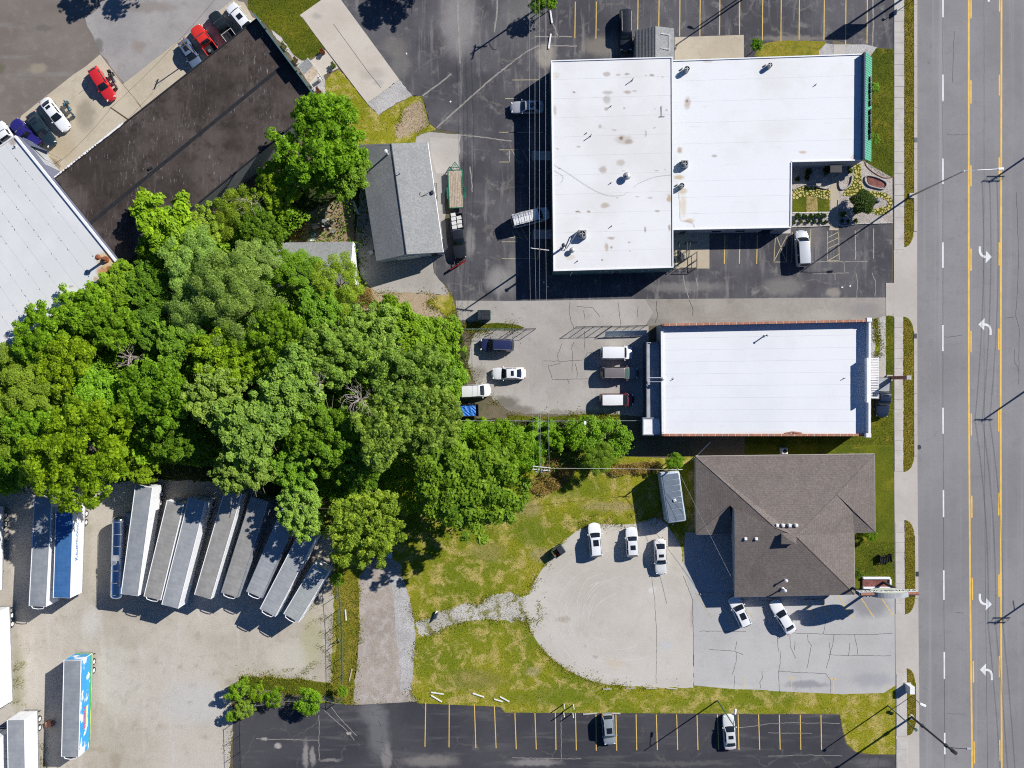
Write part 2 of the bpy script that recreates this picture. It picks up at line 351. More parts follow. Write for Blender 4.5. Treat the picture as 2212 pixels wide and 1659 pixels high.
B = {}
B['glass'] = NT('glass', .05, 0, .6); B['glass'].b.inputs['Coat Weight'].default_value = .5; B['glass'] = B['glass'].out((.012, .016, .022))
B['glass_green'] = NT('glass_green', .06, 0, .6).out((.05, .10, .085))
B['tyre'] = plain('tyre', (.022, .022, .024), .85, var=.2)
B['rim'] = plain('rim', (.45, .45, .46), .35, .7, var=.1)
B['white_rim'] = plain('white_rim', (.7, .7, .68), .5, var=.1)
B['black'] = plain('black_plastic', (.02, .021, .024), .55, var=.2)
B['chrome'] = plain('chrome', (.72, .73, .75), .12, 1.0, var=.05)
B['steel'] = plain('galvanised_steel', (.42, .43, .44), .45, .6, var=.15)
B['green_steel'] = plain('green_steel', (.10, .17, .15), .5, .3, var=.15)
B['dark_steel'] = plain('dark_steel', (.05, .055, .065), .5, .4, var=.2)
B['white'] = plain('white_metal', (.74, .74, .74), .5, var=.05, grime=((.5, .48, .45), .35))
B['offwhite'] = plain('offwhite', (.62, .61, .58), .6, var=.08)
B['lamp_head'] = plain('headlamp', (.75, .77, .78), .15, 0, .6, var=.05)
B['red_lens'] = plain('tail_lens', (.45, .02, .015), .2, 0, .6, var=.1)
B['wood'] = plain('pole_wood', (.17, .12, .085), .9, var=.25, scale=2)
B['bark'] = plain('bark', (.16, .13, .10), .95, var=.3, scale=3)
B['deadwood'] = plain('deadwood', (.42, .36, .32), .95, var=.25, scale=3)
B['plank'] = plain('deck_plank', (.42, .34, .255), .85, var=.25, scale=2.5)
B['green_paint'] = plain('green_paint', (.02, .16, .09), .45, .1, var=.12)
B['concrete'] = plain('cast_concrete', (.42, .40, .37), .9, var=.12)
B['brown_brick'] = plain('brown_brick', (.26, .13, .10), .9, var=.2, scale=3)
B['navy_wall'] = plain('navy_wall', (.05, .075, .12), .8, var=.12)
B['grey_wall'] = plain('grey_wall', (.33, .34, .35), .8, var=.1)
B['teal_wall'] = plain('teal_wall', (.07, .14, .15), .8, var=.12)
B['block_wall'] = plain('block_wall', (.25, .27, .30), .85, var=.12)
B['terracotta'] = plain('terracotta', (.36, .16, .10), .8, var=.2, scale=2)
B['rust'] = plain('rust', (.22, .075, .035), .9, var=.3, scale=2)
B['tarp_blue'] = plain('tarp_blue', (.03, .17, .55), .6, var=.25, scale=3)
B['tarp_grey'] = plain('tarp_grey', (.33, .34, .35), .6, var=.15)
B['red_paint'] = plain('red_paint', (.42, .03, .03), .5, var=.15)
B['fan'] = plain('fan_housing', (.30, .31, .32), .5, .4, var=.15)
def shingle(name, c1, c2, axis=None):
    n = NT(name, .95)
    col = n.mix(n.rng(n.noise(3.2, 6, .75), .36, .64), c1, c2)
    col = n.mix(n.rng(n.noise(.35, 4), .4, .7, 0, .35), col, tuple(x * .75 for x in c1))
    f = n.noise(11, 4, .75)
    col = n.mix(.5, col, n.mix(1.0, col, n.mix(n.rng(f, .3, .7), (.5, .5, .5), (1.5, 1.5, 1.5)), 'MULTIPLY'))
    if axis is not None:       # shingle courses
        w = n.t.nodes.new('ShaderNodeTexWave'); w.wave_type = 'BANDS'; w.bands_direction = axis; w.wave_profile = 'SAW'; w.inputs['Scale'].default_value = 1.05; w.inputs['Distortion'].default_value = .25; w.inputs['Detail Scale'].default_value = 3.0
        n.t.links.new(n.pos, w.inputs['Vector']); cr_ = n.rng(w.outputs['Fac'], .0, .3, .80, 1.0)
        n2 = n.t.nodes.new('ShaderNodeCombineColor')
        for i in range(3): n.t.links.new(cr_, n2.inputs[i])
        col = n.mix(1.0, col, n2.outputs[0], 'MULTIPLY')
    return n.out(col, f, .02, .6)
B['shingle_brown'] = shingle('shingle_brown', (.145, .121, .108), (.205, .176, .158), 'Y')
B['shingle_brown_side'] = shingle('shingle_brown_side', (.145, .121, .108), (.205, .176, .158), 'X')
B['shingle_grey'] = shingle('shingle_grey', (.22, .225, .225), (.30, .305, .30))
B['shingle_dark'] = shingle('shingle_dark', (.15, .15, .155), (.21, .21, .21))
def membrane(name, spots, base=(.70, .70, .70), amp=.5, dirty=(.58, .565, .54)):
    n = NT(name, .7, 0, .3)
    col = n.mix(n.rng(n.noise(.09, 6, .6), .42, .68, 0, .55), base, dirty)
    col = n.mix(n.rng(n.noise(1.1, 6, .75, stretch=(.25, 1.6, 1)), .56, .78, 0, .45), col, (.52, .50, .47)); col = n.mix(n.rng(n.noise(2.6, 7, .8), .62, .72, 0, .5), col, (.40, .37, .33))
    col = n.spots(col, spots, amp, 1.4)
    return n.out(col, n.noise(2.0, 4), .015, .25)
# ------------------------------------------------------------------ the ground
g = MB(); g.poly([(-900, -900, 0), (900, -900, 0), (900, 900, 0), (-900, 900, 0)])
ground = g.build('ground', G['soil']); ground['kind'] = 'structure'
OUT = 900        # survey units beyond the picture
FOREST = [(-120, 760), (0, 765), (255, 590), (330, 540), (560, 430), (640, 420), (720, 300), (800, 420), (790, 600), (800, 655), (900, 680), (990, 700), (1010, 760), (1000, 905), (1200, 905), (1345, 912), (1370, 960), (1330, 1005), (1230, 1000), (1150, 1050), (1100, 1095),
          (1020, 1140), (880, 1175), (720, 1160), (640, 1120), (560, 1060), (480, 1040), (280, 1040), (180, 1060), (-120, 1070)]
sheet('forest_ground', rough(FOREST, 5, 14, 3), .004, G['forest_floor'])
sheet('west_lot', [(-OUT, -500), (560, -500), (560, 60), (690, 225), (300, 600), (-OUT, 900)], .008, G['asphalt_west'])
sheet('west_lot_patch', rough(T(0, 0, [(735, 150), (980, -60), (2100, -60), (2000, 60), (1700, 260), (1075, 720), (870, 470), (800, 300)]), 4, 14, 5), .012, G['asphalt_pale'])
apron_w = sheet('concrete_apron', T(0, 0, [(185, 1000), (640, 640), (740, 575), (865, 470), (1062, 728), (1560, 340), (1750, 205), (2010, 0), (2110, 20), (2180, 150), (2260, 180), (1300, 1130), (400, 1900), (-200, 1900)]), .016, G['tan_concrete'])
cr = MB()
for a, b in (((1062, 728), (1220, 920)), ((940, 600), (1062, 728)), ((680, 810), (760, 750)), ((430, 1350), (520, 1440)), ((1310, 1040), (1180, 880)), ((1560, 340), (1640, 440))):
    p, q = W(0, 0, *a), W(0, 0, *b); ribbon_mb(cr, [(p.x, p.y), (q.x, q.y)], .05, .020)
cr.build('expansion_joint', G['tar'], apron_w)
# lawn and pad by the long dark roof
sheet('lawn', rough(T(1, 0, [(-60, -120), (560, -120), (560, 0), (385, 130), (595, 415), (470, 505), (400, 520), (320, 470), (220, 320), (135, 255), (20, 150), (-70, 70)]), 1.5, 6, 7), .02, G['lawn_green'])
sheet('lawn', rough(T(1, 0, [(720, 600), (640, 650), (600, 700), (600, 800), (690, 925), (820, 1100), (900, 1260), (1140, 1250), (1382, 1232), (1382, 1180), (1560, 1118), (1490, 1060), (1470, 960), (1435, 830), (1340, 830), (1060, 995), (955, 895), (820, 720)]), 2, 7, 8), .02, G['lawn_dry'])
sheet('bare_patch', rough(T(1, 0, [(1270, 960), (1400, 880), (1450, 900), (1470, 1010), (1500, 1080), (1400, 1150), (1260, 1190), (1190, 1150), (1240, 1060)]), 6, 5, 9), .024, G['bare_soil'])
pad = sheet('concrete_pad', T(1, 0, [(380, 130), (565, 0), (640, -60), (690, -60), (735, 0), (1240, 690), (960, 893)]), .03, G['pad'])
cr = MB()
for a, b in (((670, 210), (960, 610)), ((960, 610), (1080, 760)), ((600, 430), (400, 150)), ((590, 420), (960, 893))):
    p, q = W(1, 0, *a), W(1, 0, *b); ribbon_mb(cr, [(p.x, p.y), (q.x, q.y)], .06, .034)
cr.build('expansion_joint', G['tar'], pad)
sheet('gravel_strip', rough(T(1, 0, [(960, 893), (1240, 690), (1350, 830), (1200, 900), (1060, 995)]), 1.5, 5, 10), .03, G['gravel_grey'])
sheet('entry_path', T(1, 0, [(480, 520), (600, 430), (715, 590), (560, 660), (480, 720), (400, 620)]), .034, G['pad'])
sheet('pebble_border', rough(T(1, 0, [(130, 255), (220, 320), (320, 470), (400, 525), (480, 520), (590, 640), (600, 800), (690, 925), (600, 960), (470, 740), (300, 480), (150, 300)]), 1.2, 6, 11), .027, G['gravel_grey'])
# main asphalt lot round the white roofs
north = sheet('parking_lot', T(1, 0, [(735, 0), (640, -700), (1800, -700)]) + T(3, 0, [(1085, -700), (1087, 0), (1087, 425), (930, 415), (560, 345), (545, 480)]) + T(3, 1, [(200, 150), (200, 300), (600, 290), (1072, 275), (1070, 785), (1018, 785), (1015, 912), (0, 915)]) + T(2, 1, [(2212, 920), (1060, 925), (60, 942), (0, 945)])
      + T(1, 1, [(1720, 938), (1690, 880), (1640, 800), (1545, 720), (1530, 560), (1620, 480)]) + T(1, 0, [(1760, 1480), (1760, 1150), (1560, 1112), (1490, 1050), (1470, 960), (1437, 830), (1360, 835), (1240, 690)]), .02, G['asphalt_north'])
conc = sheet('concrete_apron', rough(T(1, 0, [(1385, 1180), (1500, 1140), (1765, 1160), (1755, 1490)]) + T(1, 1, [(1630, 0), (1640, 300), (1660, 480), (1600, 560), (1530, 600), (1540, 700), (1690, 890), (1400, 870), (1050, 880), (960, 800), (900, 720), (860, 400), (900, 0)]) + T(1, 0, [(1000, 1400), (1380, 1240)]), 1.5, 9, 12), .026, G['yard'])
sheet('concrete_slab', T(1, 0, [(1500, 1185), (1758, 1200), (1755, 1500), (1560, 1500), (1515, 1350)]), .032, G['apron'])
sheet('dirt_yard', rough(T(1, 1, [(280, 330), (440, 180), (540, 120), (700, 80), (840, 60), (850, 300), (860, 440), (300, 440)]), 3, 6, 13), .024, G['dirt'])
sheet('weed_patch', rough(T(1, 1, [(880, 880), (960, 800), (1050, 875), (1300, 868), (1560, 890), (1690, 885), (1725, 1090), (1560, 1140), (1300, 1080), (1050, 1020), (860, 1010)]), 3, 6, 14), .03, G['bare_soil'])
sheet('weed_patch', rough(T(1, 1, [(1460, 960), (1560, 900), (1690, 890), (1722, 1000), (1725, 1100), (1640, 1090), (1560, 1010)]), 5, 5, 15), .034, G['lawn_dry'])
yard = sheet('rear_yard', T(1, 1, [(1725, 938), (2212, 943)]) + T(2, 1, [(60, 942), (1060, 925), (1350, 925), (1350, 1140), (1180, 1150), (1180, 1659)]) + T(2, 2, [(1180, 290), (920, 262)]) + rough(T(2, 2, [(920, 262), (400, 265), (0, 250)]), 2, 6, 16, False) + rough(T(1, 2, [(2150, 210), (2050, 140), (2010, 80), (1900, 0)]) + T(1, 1, [(1830, 1500), (1860, 1300), (1900, 1180), (2040, 1160), (1740, 1100)]), 2, 6, 17, False), .024, G['yard'])
alley = sheet('alley', T(2, 1, [(1150, 926), (2212, 918)]) + T(3, 1, [(0, 915), (1016, 912), (1016, 1070), (870, 1100), (0, 1135)]) + T(2, 1, [(1290, 1150), (1150, 1160), (1220, 1040)]), .028, G['alley'])
sheet('grass_strip', rough(T(1, 1, [(1780, 1150), (2060, 1130), (2212, 1140), (2320, 1165), (2300, 1185), (1800, 1200)]), 1.2, 4, 18), .032, G['lawn_green'])
sheet('grass_strip', rough(T(2, 2, [(-30, 270), (300, 285), (600, 262), (930, 262), (930, 310), (-30, 312)]), 1.2, 4, 19), .032, G['lawn_green'])
sheet('tan_pad', T(2, 0, [(1405, 322), (2003, 302), (2003, 525), (1405, 530)]), .03, G['tan_concrete'])
sheet('stair_pad', T(2, 1, [(1380, 300), (1705, 300), (1705, 662), (1380, 662)]), .06, G['tan_concrete'], thick=.06)
sheet('side_slab', T(2, 1, [(180, 325), (350, 325), (350, 405), (180, 405)]), .032, G['apron'])
sheet('side_slab', T(2, 0, [(172, 1305), (345, 1305), (345, 1385), (172, 1385)]), .032, G['apron'])
sheet('front_step', T(3, 1, [(0, 300), (195, 300), (195, 358), (20, 360)]), .05, G['apron'], thick=.05)
# south lawns, truck yard, drives
sheet('lawn', T(1, 2, [(560, 1000), (1300, 800), (2212, 560)]) + T(2, 2, [(900, 620), (1300, 640), (1600, 620), (1600, 1300), (1500, 1659)]) + T(2, 3, [(1565, 950), (2212, 985)]) + T(3, 3, [(0, 995), (1100, 940), (1102, 1540), (900, 1540), (760, 1520), (680, 1450), (640, 1300), (620, 1190), (0, 1190)]) + T(2, 3, [(0, 1180)]) + T(1, 3, [(2150, 1180), (2110, 1130), (1400, 1100), (840, 1110), (560, 1095), (560, 0)]), .012, G['lawn_dry'])
sheet('truck_yard', rough([(-OUT, 1040), (0, 1040), (180, 1050), (300, 1035), (480, 1040), (560, 1060), (640, 1110), (722, 1165), (722, 1230), (721, 1300), (718, 1380), (716, 1475), (650, 1470), (560, 1462), (515, 1470), (500, 1500), (505, 1560), (495, 1659), (495, 2300), (-OUT, 2300)], 2, 8, 20), .02, G['truck_yard'])
sheet('grass_strip', rough(T(1, 3, [(640, 0), (730, -50), (880, 0), (890, 400), (880, 700), (850, 900), (820, 1100), (640, 1100), (700, 600), (680, 100)]), 1.5, 6, 21), .024, G['lawn_verge'])
sheet('grass_strip', rough(T(1, 3, [(-130, 870), (100, 870), (400, 890), (650, 930), (660, 1040), (300, 1020), (-130, 950)]), 2, 6, 22), .024, G['lawn_green'])
drive = sheet('gravel_drive', rough(T(1, 2, [(990, 1510), (1150, 1490), (1250, 1560)]) + T(1, 3, [(1265, 0), (1330, 200), (1380, 480), (1365, 700), (1340, 1000), (1400, 1085), (840, 1120), (850, 900), (890, 500), (890, 0)]), 1.8, 6, 23), .024, G['gravel_drive'])
sheet('gravel_shoulder', rough(T(1, 3, [(1140, -40), (1265, 0), (1330, 200), (1378, 480), (1365, 700), (1340, 1000), (1250, 980), (1240, 700), (1200, 450), (1190, 200)]), 2.2, 5, 24), .028, G['gravel_grey'])
sheet('gravel_track', rough(T(1, 3, [(1380, 400), (1560, 330), (1800, 240), (1950, 240), (2020, 170), (2212, 140)]) + T(2, 3, [(60, 180), (200, 160), (260, 380), (60, 380)]) + T(1, 3, [(2212, 400), (1950, 370), (1700, 420), (1480, 520), (1400, 500)]), 4.0, 3.5, 25), .016, G['track'])
lot_pts = smooth_line([(1222, 1166), (1262, 1138), (1310, 1132), (1370, 1132), (1425, 1120), (1470, 1180)], 5) + [(1478, 1230), (1499, 1290), (1498, 1486)] + smooth_line([(1498, 1486), (1400, 1484), (1310, 1478), (1258, 1463), (1207, 1434), (1166, 1394), (1140, 1345), (1139, 1300), (1158, 1250), (1190, 1205), (1222, 1166)], 5)[:-1]
glot = sheet('gravel_lot', rough(lot_pts, 1.6, 6, 26), .02, G['gravel_lot'])
sc_ = MB(); q = random.Random(5)           # curved scrape marks left by turning vehicles
for i in range(60):
    cx, cy, rr = 1340 + q.uniform(-26, 26), 1330 + q.uniform(-20, 20), q.uniform(55, 140)
    a0 = q.uniform(1.7, 4.4); a1 = a0 + q.uniform(.2, .8)
    pts = []
    for j in range(9):
        a = a0 + (a1 - a0) * j / 8; x, y = cx + rr * 1.1 * math.cos(a), cy - rr * math.sin(a)
        pts.append(D(x, y))
    if all(1150 < CX + p.x * S < 1480 and 1160 < CY - p.y * S < 1470 for p in pts):
        ribbon_mb(sc_, [(p.x, p.y) for p in pts], q.uniform(.04, .11), .0235 + i * .0001)
o = sc_.build('scrape_mark', G['scrape'], glot); o['kind'] = 'stuff'
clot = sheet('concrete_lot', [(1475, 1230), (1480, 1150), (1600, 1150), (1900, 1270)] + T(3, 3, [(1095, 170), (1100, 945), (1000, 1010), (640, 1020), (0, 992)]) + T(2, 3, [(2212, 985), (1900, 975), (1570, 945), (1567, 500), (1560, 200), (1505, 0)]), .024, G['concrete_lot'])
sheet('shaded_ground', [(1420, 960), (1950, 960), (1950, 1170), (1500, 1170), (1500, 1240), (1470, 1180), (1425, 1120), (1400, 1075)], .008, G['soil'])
south = sheet('parking_lot', [(505, 1560), (515, 1528)] + T(1, 3, [(560, 1095), (840, 1115), (1380, 1085), (1400, 1100), (2110, 1130), (2150, 1180)]) + rough(T(2, 3, [(0, 1180), (2212, 1195)]) + T(3, 3, [(560, 1195), (620, 1200)]), .7, 5, 27, False) + smooth_line(T(3, 3, [(635, 1300), (655, 1400), (690, 1470), (760, 1525), (850, 1545)]), 4) + T(3, 3, [(1092, 1550), (1100, 2400)]) + [(498, 1900)], .028, G['asphalt_south'])

# lawns by the street
sheet('lawn', T(3, 0, [(935, 415), (1087, 425), (1085, 1530)]) + smooth_line(T(3, 0, [(1030, 1530), (960, 1500), (900, 1460), (850, 1400), (840, 1370)]), 4) + T(3, 0, [(860, 900), (860, 520)]), .03, G['lawn_green'])
sheet('lawn', T(3, 1, [(1018, 1065), (1085, 1055), (1090, 1659)]) + T(3, 2, [(1092, 1659)]) + T(3, 3, [(1095, 150), (700, 150), (740, -300)]) + T(3, 2, [(600, 1000), (-200, 600), (-200, 420), (880, 430), (900, 0)]) + T(3, 1, [(1040, 1659), (1015, 1500)]), .03, G['lawn_green'])
sheet('gravel_strip', rough(T(3, 1, [(870, 1100), (1018, 1070), (1018, 1560), (950, 1659), (890, 1659)]), .8, 6, 28), .034, G['gravel_grey'])
sheet('weed_patch', rough(T(3, 1, [(920, 1100), (945, 1090), (948, 1190), (968, 1350), (950, 1420), (920, 1380), (930, 1250)]), 1, 4, 29), .038, G['lawn_dry'])
sheet('front_walk', T(3, 1, [(955, 1450), (1015, 1450), (1020, 1659)]) + T(3, 2, [(1040, 40), (900, 40)]) + T(3, 1, [(890, 1450)]), .038, G['apron'])
sheet('lawn', rough(T(2, 0, [(2170, 380), (2300, 350)]) + T(3, 0, [(200, 350), (500, 355), (530, 480), (-40, 510), (-120, 480)]), 1.5, 5, 30), .028, G['lawn_verge'])
sheet('gravel_strip', T(3, 0, [(440, 440), (500, 375), (560, 385), (850, 385), (940, 410), (860, 520), (830, 470), (440, 475)]), .032, G['gravel_grey'])
sheet('front_step', T(3, 0, [(565, 385), (668, 385), (668, 475), (565, 475)]), .05, G['apron'], thick=.05)

# ------------------------------------------------------------------ street: carriageway, kerb, aprons, verges, footway
xr0, xr1 = 1981.0, 1986.0
def rx(y, x): return x + (xr1 - xr0) * max(0, (y - 900) / 759.0)       # the street bends a touch
YS = [-700, -300, 0, 300, 600, 900, 1100, 1300, 1500, 1660, 2000, 2400]
road = sheet('road', [(rx(y, xr0), y) for y in YS] + [(2560, 2400), (2560, -700)], .02, G['road'])
far = sheet('far_footway', [(2560, -700), (2620, -700), (2620, 2400), (2560, 2400)], .10, G['walk'], thick=.1)
sheet('far_lawn', [(2620, -700), (4000, -700), (4000, 2400), (2620, 2400)], .08, G['lawn_dry'])
b = MB()
ay = [y for y in YS]
apron = sheet('driveway_apron', [(rx(y, 1930.5), y) for y in YS] + [(rx(y, xr0 - .3), y) for y in reversed(YS)], .06, G['apron'], thick=.06)
sheet('driveway_apron', T(3, 1, [(1018, 786), (1088, 786), (1088, 1075), (1018, 1068)]), .056, G['apron'], thick=.05)
VER = []
def verge(y0, y1, top_curve, bot_curve, x0=1953.0, x1=1973.0):
    p = []
    TT = [i * math.pi / 2 / 6 for i in range(7)]
    if top_curve: p += [(rx(y0, x0 + (x1 - x0) * math.sin(t)), y0 + 34 * (1 - math.cos(t))) for t in TT]
    else: p += [(rx(y0, x0), y0), (rx(y0, x1), y0)]
    if bot_curve: p += [(rx(y1, x0 + (x1 - x0) * math.cos(t)), y1 - 34 + 34 * math.sin(t)) for t in TT]
    else: p += [(rx(y1, x1), y1), (rx(y1, x0), y1)]
    VER.append((y0, y1))
    return sheet('verge', rough(p, .7, 7, int(y0) + 40), .095, G['lawn_verge'], thick=.09)
verge(-40, 534, False, True); verge(684, 1019, True, True, 1951.5); verge(1123, 1326, True, True, 1952.5); verge(1443, 1588, True, True, 1955.5)
kb = MB()
for y0, y1 in ((-300, 500), (716, 985), (1156, 1292), (1475, 1560)):
    n = max(1, int((y1 - y0) / 44))
    for i in range(n):
        a, c = y0 + (y1 - y0) * i / n, y0 + (y1 - y0) * (i + 1) / n - .25
        x0 = rx((a + c) / 2, 1973.3); p, q2 = D(x0, a), D(x0 + 7.2, c)
        k = MB(); k.box(((p.x + q2.x) / 2, (p.y + q2.y) / 2, .07), (abs(q2.x - p.x), abs(q2.y - p.y), .14), 0, .02)
        k.build('kerb_stone', G['apron'], apron)
for y in (520, 706, 990, 1150, 1300, 1465, 1570): pass
for (c, r, x, y) in ((3, 0, 1272, 1212), (3, 1, 1268, 1245), (3, 2, 1284, 1640)):
    k = MB(); p = W(c, r, x, y); k.box((p.x, p.y, .075), (.5, .75, .16), 0, .02); k.build('storm_drain', B['dark_steel'], apron)
# footway of single slabs
foot = sheet('sidewalk', [(1930.3, -300), (1953, -300), (1953, 548), (1930.3, 548)], .062, G['walk'])
def slabs(y0, y1, xa, xb, n, jit=.25, par=foot):
    for i in range(n):
        a, c = y0 + (y1 - y0) * i / n, y0 + (y1 - y0) * (i + 1) / n
        j = rnd.uniform(-jit, jit)
        p, q2 = D(rx(a, xa), a + .22), D(rx(c, xb) + j, c - .22)
        k = MB(); h = .03 + rnd.uniform(0, .012)
        k.box(((p.x + q2.x) / 2, (p.y + q2.y) / 2, .062 + h / 2), (abs(q2.x - p.x), abs(p.y - q2.y), h), 0, .015)
        k.build('paving_slab', G['walk'], par)
slabs(-24, 540, 1931, 1952.6, 24)
slabs(686, 1018, 1931.2, 1949.5, 15, 1.0)
slabs(1128, 1326, 1931.6, 1951.0, 9)
slabs(1455, 1590, 1932, 1954.5, 6)
slabs(1595, 1690, 1932, 1955, 4)

# ------------------------------------------------------------------ painted markings
def xline(r, x): return 553 * 3 + x / 4
def stripe(c, r, pts, w, mat, par, name, z):
    b = MB(); ribbon_mb(b, [(p.x, p.y) for p in (W(c, r, *q2) for q2 in pts)], w, z)
    return b.build(name, mat, par)
for xs, nm in (([(0, 1737), (0, 1737)], 'l'), ):
    pass
yl = [(-700, 2092.6), (415, 2092.4), (830, 2092.6), (1244, 2095.2), (1660, 2100), (2000, 2104)]
yr = [(-700, 2164.5), (415, 2162.4), (830, 2161.4), (1244, 2161.8), (1660, 2163.8), (2000, 2165)]
for L in (yl, yr):
    b = MB(); ribbon_mb(b, [(p.x, p.y) for p in (D(x, y) for y, x in L)], .26, .024); b.build('lane_line', G['yellow'], road)
def at_line(L, y):
    return float(np.interp(y, [a for a, _ in L], [c for _, c in L]))
def dashes(L, off, segs, mat, w):
    for r, a, c in segs:
        y0, y1 = 414.75 * r + a / 4, 414.75 * r + c / 4
        p, q2 = D(at_line(L, y0) + off, y0), D(at_line(L, y1) + off, y1)
        b = MB(); ribbon_mb(b, [(p.x, p.y), (q2.x, q2.y)], w, .024); b.build('lane_dash', mat, road)
dashes(yl, 4.8, [(0, -30, 160), (0, 695, 895), (0, 1430, 1610), (1, 490, 680), (1, 1200, 1385), (2, 255, 445), (2, 965, 1155), (3, 15, 205), (3, 735, 920), (3, 1430, 1620)], G['yellow'], .2)
dashes(yr, -4.2, [(0, -80, 100), (0, 645, 825), (0, 1360, 1510), (1, 435, 635), (1, 1180, 1365), (2, 215, 410), (2, 940, 1135), (3, -14, 180), (3, 690, 875), (3, 1415, 1600)], G['yellow'], .2)
wl = [(-700, 2037), (830, 2036.6), (1244, 2038.6), (1660, 2041)]
dashes(wl, 0, [(0, -60, 150), (0, 645, 875), (0, 1370, 1590), (1, 435, 655), (1, 1150, 1375), (2, 205, 430), (2, 915, 1150), (2, 1610, 1865), (3, 655, 890), (3, 1355, 1540)], G['white_line'], .22)
dashes([(-700, 2134), (2000, 2140)], 0, [(0, -40, 15)], G['white_line'], .3)
b = MB()
for L, off, w in ((wl, 0, .05), (yl, 33, .04)):
    pts = [D(at_line(L, y) + off + rnd.uniform(-.3, .3), y) for y in range(-60, 1720, 12)]
    ribbon_mb(b, [(p.x, p.y) for p in pts], w, .0225)
for c, r, pts in ((3, 1, [(2145, 0), (2165, 600), (2150, 900), (2140, 1070), (2170, 1180), (2165, 1659)]), (3, 1, [(2130, 1360), (2125, 1450), (2170, 1560)]), (3, 0, [(1610, 270), (1600, 500), (1590, 720)]), (3, 1, [(1680, 1235), (1560, 1255), (1510, 1250)]), (3, 3, [(1690, 320), (1620, 315)]), (3, 0, [(1540, 1165), (1730, 1165)]), (3, 3, [(1550, 1190), (1700, 1192)]), (3, 1, [(2050, 1090), (2140, 1078)])):
    w = [W(c, r, x, y) for x, y in pts]
    ribbon_mb(b, [(p.x, p.y) for p in (Vector((q2[0], q2[1], 0)) for q2 in rough([(p.x, p.y) for p in w], .05, .5, 3, False))], .05, .0225)
b.build('road_crack', G['crack'], road)
def arrow(c, r, pts_fn):
    stem = smooth_line([(-50, -75), (-50, -35), (-40, -5), (-18, 12), (5, 15)], 5)
    b = MB(); ribbon_mb(b, [(p.x, p.y) for p in (W(c, r, *pts_fn(x, y)) for x, y in stem)], .34, .0245)
    h = [W(c, r, *pts_fn(x, y), 0.0245) for x, y in ((5, -37), (54, 16), (0, 70))]
    b.poly([(p.x, p.y, .0248) for p in h])
    b.build('turn_arrow', G['white_line'], road)
for c, r, x, y, sgn in ((3, 1, 1880, 545, 1), (3, 1, 1872, 1160, -1), (3, 3, 1880, 228, 1), (3, 3, 1885, 825, -1)):
    arrow(c, r, lambda a, e, x=x, y=y, sgn=sgn: (x + a * sgn, y + e * sgn))
p = W(3, 2, 1303, 546); b = MB(); b.cyl((p.x, p.y, .02), (p.x, p.y, .026), .36, .36, 20); b.build('manhole_cover', B['dark_steel'], road)
p = W(3, 0, 1387, 545); b = MB(); b.cyl((p.x, p.y, .02), (p.x, p.y, .026), .16, .16, 14); b.build('valve_cover', B['dark_steel'], road)
# stalls
def stall(c, r, x0, y0, x1, y1, par, mat='yellow_stall', w=.13, z=None):
    z = {north: .024, south: .032, clot: .028}[par] if z is None else z
    return stripe(c, r, [(x0, y0), (x1, y1)], w, G[mat], par, 'stall_line', z)
for x, y in ((545, 330), (727, 335), (1088, 255), (1270, 228), (1450, 315), (1625, 315), (1795, 305), (1967, 300), (2165, 350)): stall(2, 0, x + 2, -120 if x > 1000 else 15, x - 2, y, north)
for x, y in ((113, 360), (270, 345), (485, 345), (672, 385), (857, 375)): stall(3, 0, x + 2, -120, x - 2, y, north)
for x0, y0, x1, y1 in ((0, 692, 270, 690), (-60, 852, 40, 852), (-30, 1143, 40, 1143), (-110, 1143, 270, 1143), (-110, 1295, 50, 1295), (-110, 1400, 50, 1400)): stall(2, 0, x0, y0, x1, y1, north, 'pale_stall', .1)
for x0, y0, x1, y1 in ((0, 1290, 45, 1400), (90, 1290, 140, 1400), (140, 1290, 190, 1400)): stall(2, 0, x0, y0, x1, y1, north, 'pale_stall', .08)
for x0, y0, x1, y1 in ((0, 340, 40, 420), (30, 318, 90, 420), (80, 315, 140, 420), (140, 315, 190, 410), (-90, 430, 50, 430), (-90, 575, 215, 575)): stall(2, 1, x0, y0, x1, y1, north, 'pale_stall', .08)
stripe(1, 1, [(2185, 395), (2300, 395)], .1, G['pale_stall'], north, 'stall_line', .024); stripe(1, 0, [(2190, 1290), (2190, 1400), (2300, 1400)], .1, G['pale_stall'], north, 'stall_line', .024)
for x in (1840, 1970, 2120): stall(2, 1, x, 370, x - 6, 620, north)
for x0, y0, x1, y1 in ((370, 320, 360, 600), (65, 375, 50, 605), (165, 370, 160, 605), (50, 605, 160, 605), (70, 375, 155, 600), (165, 375, 50, 600), (210, 350, 205, 605), (515, 340, 515, 595), (610, 340, 615, 595), (515, 595, 615, 595), (525, 390, 610, 345), (515, 440, 610, 395), (515, 490, 610, 445), (525, 590, 610, 540), (752, 330, 757, 585), (912, 315, 912, 578)):
    stall(3, 1, x0, y0, x1, y1, north, 'pale_stall', .1)
for x0, y0, x1, y1 in ((1467, 1092, 1460, 1475), (1670, 1108, 1668, 1480), (1887, 1105, 1900, 1485), (2060, 1122, 2075, 1487)): stall(1, 3, x0, y0, x1, y1, south)
for x0, x1, y1 in ((25, 37, 1495), (198, 210, 1497), (375, 380, 1500), (548, 556, 1505), (725, 728, 1508), (898, 905, 1508), (1072, 1078, 1505), (1247, 1256, 1503), (1422, 1432, 1503), (1598, 1607, 1503), (1775, 1785, 1500), (1953, 1961, 1502), (2130, 2140, 1500)): stall(2, 3, x0, 1182 if x0 < 600 else 1195, x1, y1, south)
for x0, x1 in ((97, 105), (278, 283), (457, 462)): stall(3, 3, x0, 1198, x1, 1500, south)
